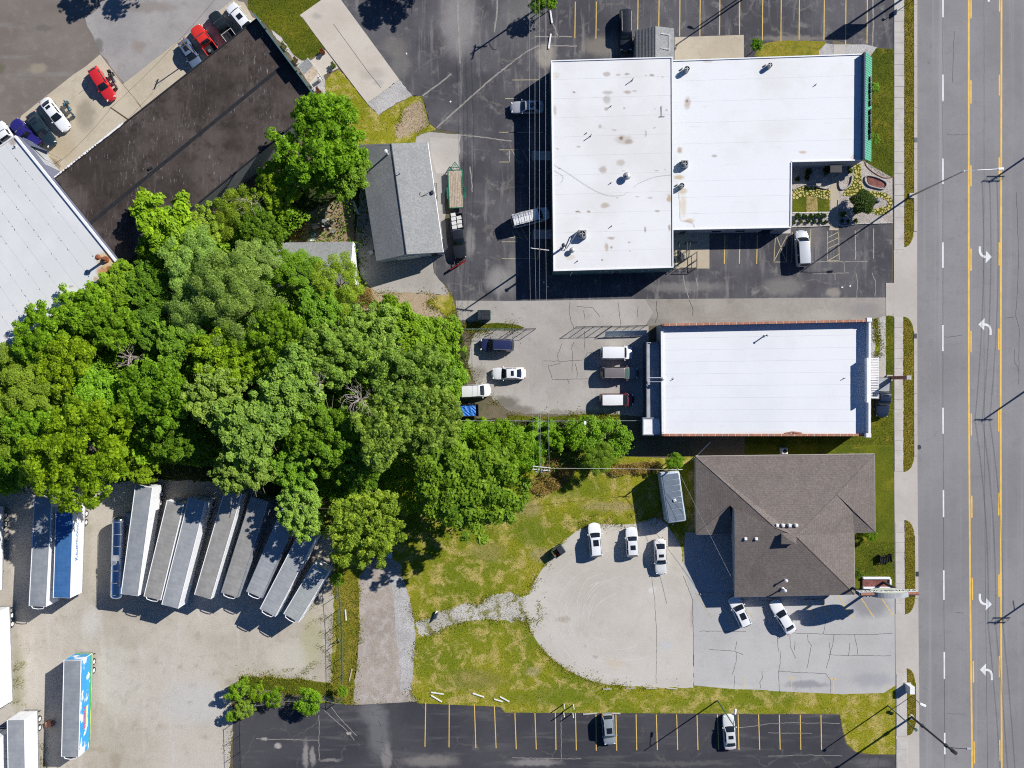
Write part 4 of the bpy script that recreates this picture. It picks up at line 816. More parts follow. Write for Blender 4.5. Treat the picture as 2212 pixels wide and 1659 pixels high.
# rear lean-tos
for (c0, pts, z, lab, mt) in ((0, [(2, 1, 1162, 1298), (2, 1, 1290, 1298), (2, 2, 1290, 298), (2, 2, 1162, 298)], 2.7, 'dark blue lean-to with grey roof behind the clean white-roofed store', 'tarp_grey'), (1, [(2, 2, 1128, 290), (2, 2, 1300, 290), (2, 2, 1300, 442), (2, 2, 1128, 442)], 2.9, 'small pale-roofed corner lean-to beside the fence end', 'white')):
    q4 = [W(c, r, x, y, z) for c, r, x, y in pts]; q2 = [(p.x, p.y) for p in q4]; q2[1] = (C2[0][0] + .05 + (.03 if c0 else 0), q2[1][1]); q2[2] = (C2[3][0] + .02, q2[2][1])
    t = thing('lean_to', lab, 'lean-to', cen(q2)); walls(t, q2, z - .1, B['navy_wall'])
    m = MB(); m.prism(inset(q2, .1), z - .12, z - .02); m.build('roof', B[mt], t)
    ledge(t, [inset(q2, .07)[i] for i in (1, 0, 3, 2)], z - .1, z + .12, .14, B['block_wall'], 'roof_edge')
t = thing('roof_duct', 'white duct elbow crossing the gap onto the clean white roof', 'duct', W(2, 1, 1240, 1610, 3.2)); m = MB(); m.tube([W(2, 1, 1170, 1606, 3.1), W(2, 1, 1295, 1606, 4.1)], .08, 8); m.tube([W(2, 1, 1170, 1640, 3.1), W(2, 1, 1290, 1640, 4.1)], .05, 6); m.build('tube', B['white'], t); mushroom(2, 1, 1302, 1615, zr, 'round white vent cap on the west edge of the clean roof', .28, .6)
# slatted canopy on the street side
t = thing('slatted_canopy', 'white slatted canopy over the store front door', 'canopy', W(3, 1, 918, 1560))
y0, y1 = 1432, 1785; n = 25
for i in range(n):
    y = y0 + (y1 - y0) * (i + .5) / n; a, b_ = W(3, 1, 890, y, 2.9), W(3, 1, 948, y, 2.75)
    m = MB(); m.box(((a.x + b_.x) / 2, (a.y + b_.y) / 2, 2.85), (abs(b_.x - a.x), .16, .09), 0, .015); m.build('slat', B['white'], t)
m = MB(); m.tube([W(3, 1, 952, y0, 2.8), W(3, 1, 956, y1, 2.8)], .06, 6); m.build('front_beam', B['white'], t)
for y in (y0, (y0 + y1) / 2, y1): p = W(3, 1, 954, y, 2.8); m = MB(); m.box((p.x, p.y, 1.4), (.12, .12, 2.8)); m.build('post', B['white'], t)

# --- D: brown hip-roofed office
z0 = 2.8
V = {k: W(*v) for k, v in dict(TL=(2, 2, 1585, 625, z0), TR=(3, 2, 921, 605, z0), aL=(3, 2, 60, 1240, 5.67), aR=(3, 2, 240, 1312, 5.67), P2=(2, 2, 1924, 1085, 4.97), Q=(2, 2, 1928, 1375, 4.87), Pv=(2, 2, 1880, 1046, 3.96), BLw=(2, 2, 1590, 1297, z0), BRw=(2, 2, 1796, 1299, z0),
     SW=(2, 3, 1925, 180, z0), SE=(3, 3, 750, 158, z0), E1=(3, 2, 742, 1283, z0), E0=(3, 2, 925, 1277, z0), eR=(3, 2, 600, 955, 4.34), eV=(3, 2, 742, 1120, 3.67), Wl=(2, 2, 1905, 1299, z0)).items()}
wz = lambda p: z0 + (p.x - V['TL'].x) * (V['aL'].z - z0) / (V['aL'].x - V['TL'].x)
V['PL'] = Vector((V['P2'].x, V['P2'].y, wz(V['P2']))); V['Pv'].z = wz(V['Pv'])
V['eR'].z = z0 + (V['TR'].x - V['eR'].x) * (V['aR'].z - z0) / (V['TR'].x - V['aR'].x); V['eV'].z = z0 + .45 * (V['eR'].z - z0)
td = thing('brown_hip_roofed_office', 'office with brown shingled hip roof and small white roof vents', 'building', (V['aL'].x, V['aL'].y, 0))
fp = [V[k] for k in ('TL', 'TR', 'E0', 'E1', 'SE', 'SW')]; fpw = [(p.x, p.y) for p in fp[:5]] + [(V['SW'].x, V['SW'].y), (V['SW'].x, V['BRw'].y), (V['BLw'].x, V['BLw'].y)]
B['tan_wall'] = plain('tan_wall', (.36, .33, .30), .9, var=.1)
walls(td, inset(fpw, .45), z0 + .02, B['tan_wall'])
def slope(keys, nm='roof_slope', tri=None, mt='shingle_brown'):
    pts = [V[k] if isinstance(k, str) else k for k in keys]; c = sum(pts, Vector()) / len(pts)
    m = MB(); fs = tri or [tuple(range(len(pts)))]
    nv = (pts[1] - pts[0]).cross(pts[2] - pts[0])
    m.add(pts, [f if nv.z > 0 else f[::-1] for f in fs]); return m.build(nm, B[mt], td)
slope(['TL', 'aL', 'aR', 'eR', 'TR'], tri=[(0, 1, 2), (0, 2, 3), (0, 3, 4)])
slope(['TL', 'BLw', 'Pv', 'PL', 'aL'], tri=[(0, 1, 2), (0, 2, 3), (0, 3, 4)], mt='shingle_brown_side')
slope(['BLw', 'BRw', 'Wl', 'Pv'])
slope(['SW', 'SE', 'aR', 'aL', 'Q'], tri=[(0, 1, 2), (0, 2, 3), (0, 3, 4)])
slope(['Q', 'aL', 'P2'])
m = MB(); m.add([V['P2'], V['PL'], V['aL'], V['Pv']], [(0, 1, 2), (0, 3, 1)]); m.build('step_wall', B['shingle_brown'], td)
slope(['SE', 'E1', 'eV', 'eR', 'aR'], tri=[(0, 1, 4), (1, 2, 4), (2, 3, 4)], mt='shingle_brown_side')
slope(['TR', 'eR', 'eV', 'E0'], mt='shingle_brown_side'); slope(['eV', 'E1', 'E0'])
m = MB(); m.add([V['SW'], V['Q'], V['P2'], Vector((V['P2'].x, V['P2'].y, 2.7)), Vector((V['SW'].x, V['SW'].y, 2.7))], [(0, 1, 2, 3, 4)]); m.build('gable_wall', B['grey_wall'], td)
eav = [V[k] for k in ('TL', 'TR', 'E0', 'E1', 'SE', 'SW')]
for a, b_ in list(zip(eav, eav[1:])) + [(V['TL'], V['BLw']), (V['BLw'], V['BRw']), (V['SW'], V['Q']), (V['Q'], V['P2'])]:
    m = MB(); d = Vector((0, 0, -.1)); m.tube([a + d, b_ + d], .09, 5); m.build('gutter', B['tan_wall'], td)
for a, b_ in (('TL', 'aL'), ('TR', 'eR'), ('eR', 'aR'), ('aL', 'aR'), ('SE', 'aR'), ('BLw', 'Pv'), ('eR', 'E0')):
    m = MB(); m.tube([V[a] - Vector((0, 0, .02)), V[b_] - Vector((0, 0, .02))], .07, 6); m.build('ridge_cap', B['shingle_brown'], td)
# dormer with its own little hip
dz = 6.1; Q = [W(3, 2, 118, 1262, 7.3), W(3, 2, 232, 1365, 6.2), W(3, 2, 118, 1372, 6.7), W(3, 2, 30, 1285, 6.4)]
m = MB(); a, b_ = W(3, 2, 112, 1290, 5.5), W(3, 2, 230, 1372, 5.5)
m.box(((a.x + b_.x) / 2, (a.y + b_.y) / 2, 5.2), (abs(b_.x - a.x), abs(a.y - b_.y), 1.5)); dm = m.build('dormer', B['shingle_brown'], td)
m = MB(); m.add([(a.x - .1, a.y + .1, 5.97), (b_.x + .1, a.y + .1, 5.97), (b_.x + .1, b_.y - .1, 5.97), (a.x - .1, b_.y - .1, 5.97), ((a.x + b_.x) / 2 - .2, (a.y + b_.y) / 2, 6.2)], [(0, 4, 1), (1, 4, 2), (2, 4, 3), (3, 4, 0)]); m.build('dormer_roof', B['shingle_brown'], dm)
for i, (c, r, x, y, z) in enumerate(((3, 2, 77, 1220, 5.45), (3, 2, 128, 1220, 5.5), (3, 2, 185, 1220, 5.5), (3, 2, 242, 1220, 5.4), (2, 2, 2015, 1336, 5.0), (2, 2, 2107, 1336, 5.05))):
    p = W(c, r, x, y, z); m = MB(); m.box((p.x, p.y, z + .05), (.42, .42, .5), 0, .05); m.build('roof_vent', B['white'], td)
for (c, r, x, y, h, lab) in ((3, 3, 160, 42, 1.0, 'upper white flue with drum cap on the brown hip roof'), (3, 3, 150, 128, 1.0, 'lower white flue beside the eaves of the brown hip roof')):
    pipe(c, r, x, y, 3.35, lab, .12, h, 'white')
p = W(2, 2, 1578, 1170, 1.6); m = MB(); window(td, (p.x + .25, p.y, 1.6), math.pi / 2, 1.1, 1.0)
for k in range(3): p = W(2, 2, 1900, 1400 + k * 120, 1.4); window(td, (V['SW'].x + .42, p.y, 1.5), math.pi / 2, .9, 1.1)
p = W(3, 2, 145, 598, .8); t = thing('air_conditioner', 'small white air conditioner behind the brown-roofed office', 'air conditioner', (p.x, p.y + .3, 0)); m = MB(); m.box((0, 0, .5), (.85, .85, .8), 0, .05); m.build('cabinet', B['white'], t, False); m = MB(); m.cyl((0, 0, .9), (0, 0, .94), .3, .3, 16); m.build('fan_grille', B['black'], t, False); m = MB(); m.box((0, 0, .05), (1, 1, .1)); m.build('base_pad', B['concrete'], t, False)

# --- E: grey gabled garage
zg, zk = 3.1, 4.9
E = [W(1, 0, 885, 1250, zg), W(1, 0, 1482, 1228, zg), W(1, 1, 1617, 520, zg), W(1, 1, 1045, 595, zg)]
r0_, r1_ = W(1, 0, 1170, 1240, zk), W(1, 1, 1302, 538, zk)
te = thing('grey_gabled_garage', 'grey gable-roofed garage between the trees and the green flatbed trailer', 'garage', cen([(p.x, p.y) for p in E]))
walls(te, inset([(p.x, p.y) for p in E], .3), zg, B['grey_wall'])
m = MB(); m.add([E[0], r0_, r1_, E[3]], [(0, 3, 2, 1)]); m.build('roof_slope', B['shingle_grey'], te)
m = MB(); m.add([r0_, E[1], E[2], r1_], [(0, 3, 2, 1)]); m.build('roof_slope', B['shingle_grey'], te)
B['pale_wall'] = plain('pale_wall', (.42, .50, .55), .8, var=.08)
for a, b_, c_ in ((E[0], E[1], r0_), (E[3], E[2], r1_)):
    off = Vector((0, -.25 if c_ is r0_ else .25, 0)); m = MB(); m.add([a + off, b_ + off, c_ + off, Vector((a.x, a.y, .1)) + off, Vector((b_.x, b_.y, .1)) + off], [(0, 1, 2), (0, 3, 4, 1)]); m.build('gable', B['pale_wall'], te)
for a, b_ in ((E[0], E[3]), (E[1], E[2])): m = MB(); m.tube([a - Vector((0, 0, .08)), b_ - Vector((0, 0, .08))], .08, 5); m.build('gutter', B['white'], te)
m = MB(); m.tube([r0_ + Vector((0, 0, .02)), r1_ + Vector((0, 0, .02))], .09, 5); m.build('ridge_cap', B['shingle_dark'], te)
pipe(1, 0, 1122, 1305, 4.3, 'tall white flue near the ridge of the grey garage', .13, 1.9, 'white'); pipe(1, 0, 1235, 1492, 4.4, 'short black pipe on the sunny slope of the grey garage', .06, 1.0, cap=False); pipe(1, 0, 945, 1442, 3.6, 'white elbow vent at the shaded eaves of the grey garage', .1, .5, 'white')
t = thing('wall_mast', 'dark service mast with bracket at the garage eaves', 'mast', W(1, 1, 1520, 10, 0)); m = MB(); m.tube([W(1, 1, 1400, 55, zg + .7), W(1, 1, 1505, 0, zg + .8)], .04, 5); m.tube([W(1, 1, 1420, 0, zg + .9), W(1, 1, 1412, 45, zg + .7)], .03, 5); m.build('brace', B['black'], t); p = W(1, 1, 1523, 8, zg); m = MB(); m.box((p.x, p.y, zg + .2), (.35, .5, .6), 0, .03); m.build('meter_box', B['dark_steel'], t); m = MB(); m.tube([(p.x + .3, p.y, 0), (p.x + .3, p.y, zg + .5)], .05, 6); m.build('conduit', B['dark_steel'], t)

# --- F: low shed in the trees
zf, zfk = 2.3, 3.1
F_ = [W(1, 1, -60, 440, zf), W(1, 1, 838, 430, zf), W(1, 1, 862, 800, zf), W(1, 1, -40, 860, zf)]
f0, f1 = W(1, 1, -50, 645, zfk), W(1, 1, 822, 628, zfk)
tf = thing('low_grey_shed', 'low grey-roofed shed half hidden under the trees', 'shed', cen([(p.x, p.y) for p in F_]))
walls(tf, inset([(p.x, p.y) for p in F_], .2), zf, B['offwhite'])
m = MB(); m.add([F_[0], F_[1], f1, f0], [(0, 3, 2, 1)]); m.build('roof_slope', B['shingle_grey'], tf)
m = MB(); m.add([f0, f1, F_[2], F_[3]], [(0, 3, 2, 1)]); m.build('roof_slope', B['shingle_grey'], tf)
m = MB(); m.add([F_[1], F_[2], f1, Vector((F_[1].x, F_[1].y, 0)), Vector((F_[2].x, F_[2].y, 0))], [(0, 1, 2), (0, 3, 4, 1)]); m.build('gable', B['white'], tf)
m = MB(); m.tube([f1, F_[1]], .06, 5); m.tube([f1, F_[2]], .06, 5); m.build('barge_board', B['white'], tf)

# --- G: long dark tar roof, H: pale metal-roofed shop
zG, zH = 4.4, 5.6
Gq = [W(0, 0, 470, 1535, zG), W(1, 0, 12, 150, zG), W(1, 0, 560, 892, zG), W(0, 1, 1060, 640, zG)]
G2 = [(p.x, p.y) for p in Gq]
n = NT('tar_roof', .95, 0, .1)
ax = math.atan2(G2[1][1] - G2[0][1], G2[1][0] - G2[0][0])
col = n.mix(n.rng(n.noise(.12, 7, .65), .38, .64), (.045, .036, .032), (.09, .074, .066))
col = n.mix(n.rng(n.noise(.5, 6, .7), .48, .68, 0, .75), col, (.028, .022, .02))
stv = n.noise(.6, 7, .7, stretch=(2.6, .35, 1), rot=-ax)
col = n.mix(n.rng(stv, .52, .72, 0, .75), col, (.105, .088, .08)); col = n.mix(n.rng(n.noise(1.4, 7, .8, stretch=(2.2, .4, 1), rot=-ax), .6, .74, 0, .6), col, (.15, .13, .125))
col = n.mix(n.math('MULTIPLY', n.rng(n.noise(2.6, 7, .8, stretch=(1.6, .3, 1), rot=-ax), .58, .68), n.rng(n.noise(.16, 2), .42, .56)), col, (.33, .32, .33))
B['tar_roof'] = n.out(col, n.noise(3, 5), .03, .5)
tg = thing('dark_roofed_warehouse', 'long warehouse with streaked black tar roof', 'building', cen(G2))
walls(tg, G2, zG - .12, B['grey_wall'])
strip_roof(tg, zG - .06, [(lerp(G2[0], G2[3], i / 6), lerp(G2[1], G2[2], i / 6)) for i in range(7)], B['tar_roof'], .02)
m = MB(); a, b_ = Vector(G2[0]).lerp(Vector(G2[3]), .52), Vector(G2[1]).lerp(Vector(G2[2]), .50); ribbon_mb(m, [(a.x, a.y), (b_.x, b_.y)], .5, zG - .015); m.build('roof_gutter', B['black'], tg)
m = MB(); p = W(0, 0, 1300, 1455, zG); m.box((p.x, p.y, zG + .05), (.6, .35, .2), .5); m.build('patch_hatch', B['black'], tg)
Gi = inset(G2, .1)
ledge(tg, [Gi[0], Gi[1]], zG - .2, zG + .05, .2, B['black'], 'roof_edge'); ledge(tg, [Gi[3], Gi[2]], zG - .2, zG + .05, .2, B['black'], 'roof_edge')
# stepped street parapet whose teeth shade the roof
n_ = 5; base_a, base_b = Vector(Gi[1]), Vector(Gi[2]); d = base_b - base_a; ang = math.atan2(d.y, d.x)
hs = [1.3, .75, .95, 1.45, 1.0, .75]
for i, hh in enumerate(hs):
    q3 = base_a.lerp(base_b, (i + .5) / len(hs)); m = MB(); m.box((q3.x, q3.y, zG + hh / 2 - .1), (d.length / len(hs) - .01, .22, hh + .2), ang); m.build('parapet_bay', B['teal_wall'], tg)
a, b_ = Vector(G2[0]), Vector(G2[0]).lerp(Vector(G2[1]), .34)
for i in range(26):          # peeling white edge strip
    q3 = a.lerp(b_, (i + .5) / 26); off = Vector((math.sin(ang) * 0, 0)); L = (b_ - a).length / 26 * (1.0 if i > 15 else rnd.uniform(.4, .9)); m = MB(); m.box((q3.x, q3.y, zG + .07), (L, .3 * rnd.uniform(.5, 1), .05), math.atan2((b_ - a).y, (b_ - a).x) + rnd.uniform(-.1, .1)); m.build('edge_flashing', B['white'], tg)
# entry shelter on its street side
zsh = 2.4; P4 = [W(1, 0, 362, 575, zsh), W(1, 0, 445, 502, zsh), W(1, 0, 540, 628, zsh), W(1, 0, 465, 718, zsh)]
t = thing('entry_shelter', 'small ribbed grey entry shelter on the end wall of the dark warehouse', 'shelter', cen([(p.x, p.y) for p in P4]))
m1, m2 = (P4[0] + P4[3]) / 2 + Vector((0, 0, .5)), (P4[1] + P4[2]) / 2 + Vector((0, 0, .5))
m1 = P4[0].lerp(P4[3], .58) + Vector((0, 0, .45)); m2 = P4[1].lerp(P4[2], .58) + Vector((0, 0, .45))
for tri in ([P4[0], m1, m2, P4[1]], [m1, P4[3], P4[2], m2]):
    m = MB(); m.add(tri, [(0, 1, 2, 3)]); m.build('roof_slope', B['shingle_grey'] if tri[0] is P4[0] else B['plank'], t)
for p in P4: m = MB(); m.box((p.x, p.y, zsh / 2), (.12, .12, zsh)); m.build('post', B['offwhite'], t)
p = W(1, 0, 540, 668, 1.2); m = MB(); m.cyl((p.x, p.y, .2), (p.x, p.y, 1.1), .26, .26, 12); m.dome((p.x, p.y, 1.1), .26, .15); tag(m.build('propane_tank', B['white'], None, True, True), 'white upright tank beside the ribbed entry shelter', 'tank')

Hq = [W(0, 0, 133, 1165, zH), W(0, 1, 1042, 637, zH), W(0, 1, -500, 1770, zH), W(0, 0, -1300, 2140, zH)]
H2 = [(p.x, p.y) for p in Hq]
spH = [(0, 1, 920, 590, 110, 110, (.62, .44, .2), .85), (0, 1, 900, 690, 90, 60, (.52, .24, .06), .9), (0, 1, 940, 660, 34, 24, (.28, .09, .03), .9), (0, 1, 830, 750, 30, 26, (.5, .3, .12), .8), (0, 1, 540, 930, 100, 24, (.40, .33, .27), .8), (0, 1, 640, 890, 40, 24, (.36, .27, .2), .8), (0, 1, 520, 950, 34, 24, (.4, .35, .3), .8), (0, 1, 610, 820, 30, 14, (.35, .28, .22), .7), (0, 1, 185, 1145, 30, 30, (.36, .26, .2), .8), (0, 1, 210, 1210, 60, 34, (.38, .30, .25), .8), (0, 1, 100, 1300, 70, 26, (.38, .3, .25), .8), (0, 1, 350, 1110, 30, 20, (.4, .31, .25), .8), (0, 1, 755, 690, 30, 22, (.45, .42, .38), .8), (0, 1, 330, 1040, 34, 14, (.35, .28, .22), .7), (0, 1, 50, 1250, 30, 30, (.4, .33, .28), .7), (0, 0, 110, 1225, 40, 40, (.36, .30, .24), .8)]
n = NT('metal_roof', .5, .15, .4)
col = n.mix(n.rng(n.noise(.1, 5), .4, .66), (.67, .675, .66), (.74, .74, .725)); col = n.spots(col, [st(*s_, zH) for s_ in spH], .7, 1.2)
B['metal_roof'] = n.out(col, n.noise(1.5, 4), .01, .2)
th = thing('pale_metal_roofed_shop', 'pale metal-roofed shop with rusty corner and mushroom exhaust', 'building', cen([H2[0], H2[1], H2[2]]))
B['blue_wall'] = plain('blue_wall', (.13, .14, .19), .7, var=.1)
walls(th, H2, zH - .12, B['blue_wall'])
rows_ = 9
def HL(u, v): return lerp(lerp(H2[0], H2[3], u), lerp(H2[1], H2[2], u), v)
strip_roof(th, zH - .06, [(HL(i / 14, 0), HL(i / 14, 1)) for i in range(15)], B['metal_roof'], .012)
Hi = inset(H2, .12)
ledge(th, [Hi[0], Hi[1]], zH - .2, zH + .16, .3, B['white'], 'roof_edge'); ledge(th, [Hi[1], Hi[2]], zH - .2, zH + .04, .24, B['white'], 'roof_edge'); ledge(th, [Hi[0], Hi[3]], zH - .2, zH + .06, .2, B['offwhite'], 'roof_edge')
for u in range(1, 12):          # rows of fastener heads with grime
    for v in range(3): pass
m = MB(); q = random.Random(9)
for u in range(1, 14):
    for k in range(26):
        if q.random() < .55:
            p = HL(u / 14 + q.uniform(-.001, .001), q.uniform(.03, .95)); m.box((p[0], p[1], zH - .03), (.16, .07, .02), q.uniform(0, 3))
o = m.build('fastener', B['fan'], th); o['kind'] = 'stuff'
t = thing('exhaust_stack', 'rusty mushroom exhaust stack at the pale roof corner', 'exhaust', W(0, 1, 915, 585, zH)); p = W(0, 1, 915, 585, zH)
m = MB(); m.cyl((p.x, p.y, zH - .05), (p.x, p.y, zH + 2.0), .2, .18, 12); m.build('stack', B['rust'], t); m = MB(); m.cyl((p.x, p.y, zH + 2.05), (p.x, p.y, zH + 2.3), .42, .2, 16); m.build('rain_cap', B['rust'], t); m = MB(); m.cyl((p.x, p.y, zH - .04), (p.x, p.y, zH + .35), .5, .42, 16); m.build('curb', B['rust'], t)
pipe(0, 0, 120, 1262, zH, 'stubby black vent at the north corner of the pale metal roof', .09, .3, cap=False)
# loading-bay awning
za = 3.4; a = [W(0, 0, 160, 1170, za + 1.0), W(0, 0, 425, 1310, za), W(0, 0, 340, 1335, za - .1), W(0, 0, 255, 1255, za + .3)]
t = thing('bay_awning', 'white wedge-shaped awning over the shop bay door', 'awning', (a[0].x, a[0].y, 0)); a3 = W(0, 0, 428, 1330, za - .6)
m = MB(); m.add([W(0, 0, 170, 1185, za + .9), W(0, 0, 215, 1195, za + .9), W(0, 0, 425, 1312, za), W(0, 0, 255, 1255, za + .2)], [(3, 2, 1, 0)]); m.build('cover', B['white'], t)
m = MB(); m.add([W(0, 0, 255, 1255, za + .2), W(0, 0, 425, 1312, za), W(0, 0, 400, 1335, za - .7), W(0, 0, 300, 1290, za - .5)], [(0, 3, 2, 1)]); m.build('shaded_underside', B['navy_wall'], t)  # navy colour stands in for the blue shade under the white cover
for p in ((0, 0, 200, 1190), (0, 0, 410, 1315)): q3 = W(*p, za); m = MB(); m.tube([(q3.x, q3.y, 0), (q3.x, q3.y, za)], .05, 6); m.build('post', B['steel'], t)

# doors and windows in the walls
def door(t, p, ang, w, h, mat='dark_steel'):
    m = MB(); m.box((p[0], p[1], h / 2 + .03), (w + .16, .08, h + .1), ang); f = m.build('door', B['offwhite'], t)
    m = MB(); m.box((p[0], p[1], h / 2 + .03), (w, .12, h), ang); m.build('door_leaf', B[mat], f)
    m = MB(); m.box((p[0] + math.cos(ang) * w * .38, p[1] + math.sin(ang) * w * .38, 1.05), (.12, .2, .05), ang); m.build('handle', B['steel'], f)
def along(a, b, u): return (a[0] + (b[0] - a[0]) * u, a[1] + (b[1] - a[1]) * u)
def dirang(a, b): return math.atan2(b[1] - a[1], b[0] - a[0])
a, b_ = C2[1], C2[2]; an = dirang(a, b_)
door(tc_, along(a, b_, .55), an, 1.8, 2.2, 'glass')
for u in (.12, .24, .36, .72, .84): q3 = along(a, b_, u); window(tc_, (q3[0], q3[1], 1.5), an, 1.9, 1.5)
a, b_ = inset(fpw, .45)[4], inset(fpw, .45)[5]; an = dirang(a, b_)
door(td, along(a, b_, .45), an, 1.7, 2.1, 'glass')
for u in (.12, .28, .62, .8): q3 = along(a, b_, u); window(td, (q3[0], q3[1], 1.5), an, 1.5, 1.3)
a, b_ = inset(fpw, .45)[3], inset(fpw, .45)[4]; an = dirang(a, b_)
for u in (.3, .7): q3 = along(a, b_, u); window(td, (q3[0], q3[1], 1.5), an, 1.5, 1.3)
a, b_ = E[3] + Vector((0, .25, 0)), E[2] + Vector((0, .25, 0)); an = dirang(a, b_)
q3 = along(a, b_, .45); m = MB(); m.box((q3[0], q3[1] - .02, 1.35), (3.4, .1, 2.6), an); gd = m.build('garage_door', B['offwhite'], te)
for k in range(4): m = MB(); m.box((q3[0], q3[1] - .06, .42 + .62 * k), (3.2, .06, .54), an, .01); m.build('door_panel', B['white'], gd)
door(te, along(a, b_, .85), an, .95, 2.05)
a, b_ = G2[0], G2[1]; an = dirang(a, b_)
for u in (.25, .42, .6, .78): q3 = along(a, b_, u); m = MB(); m.box((q3[0], q3[1], 1.6), (3.2, .12, 3.1), an); rd = m.build('roller_door', B['tarp_grey'], tg)
a, b_ = H2[0], H2[1]; an = dirang(a, b_); q3 = along(a, b_, .12); m = MB(); m.box((q3[0], q3[1], 1.7), (3.6, .12, 3.4), an); m.build('roller_door', B['tarp_grey'], th)
a, b_ = A2[3], A2[2]; an = dirang(a, b_); door(ta, along(a, b_, .55), an, 1.0, 2.1)
a, b_ = BR_[4], BR_[5]; an = dirang(a, b_)
door(tb, along(a, b_, .18), an, 1.8, 2.1, 'glass'); door(tb, along(a, b_, .88), an, 1.0, 2.1)
for u in (.4, .6): q3 = along(a, b_, u); window(tb, (q3[0], q3[1], 1.4), an, 1.6, 1.2)
# ------------------------------------------------------------------ vehicles
def unit_wheel(r, w, rimmat):
    t = MB(); n = 18; prof = [(r * .62, -w / 2), (r * .93, -w / 2), (r, -w * .32), (r, w * .32), (r * .93, w / 2), (r * .62, w / 2)]
    t.grid([[(a * math.cos(2 * math.pi * i / n), y, a * math.sin(2 * math.pi * i / n)) for a, y in prof] for i in range(n + 1)])
    me = bpy.data.meshes.new('tyre'); me.from_pydata(t.v, [], t.f); me.materials.append(B['tyre'])
    k = MB(); k.cyl((0, -w * .42, 0), (0, w * .42, 0), r * .63, r * .63, 14)
    k.cyl((0, w * .42, 0), (0, w * .5, 0), r * .2, r * .16, 8); k.cyl((0, -w * .5, 0), (0, -w * .42, 0), r * .16, r * .2, 8)
    m2 = bpy.data.meshes.new('rim'); m2.from_pydata(k.v, [], k.f); m2.materials.append(rimmat)
    return me, m2
CARW = unit_wheel(.33, .22, B['rim']); TRKW = unit_wheel(.38, .26, B['rim']); SEMI = unit_wheel(.5, .28, B['white_rim']); SMALLW = unit_wheel(.28, .18, B['rim']); BIKEW = unit_wheel(.32, .13, B['rim'])
def wheel(t, kind, x, y, z=None, name='wheel'):
    o = link(name, kind[0], t); o.location = (x, y, max(v.co.z for v in kind[0].vertices) if z is None else z)
    r = link('rim', kind[1], o); return o

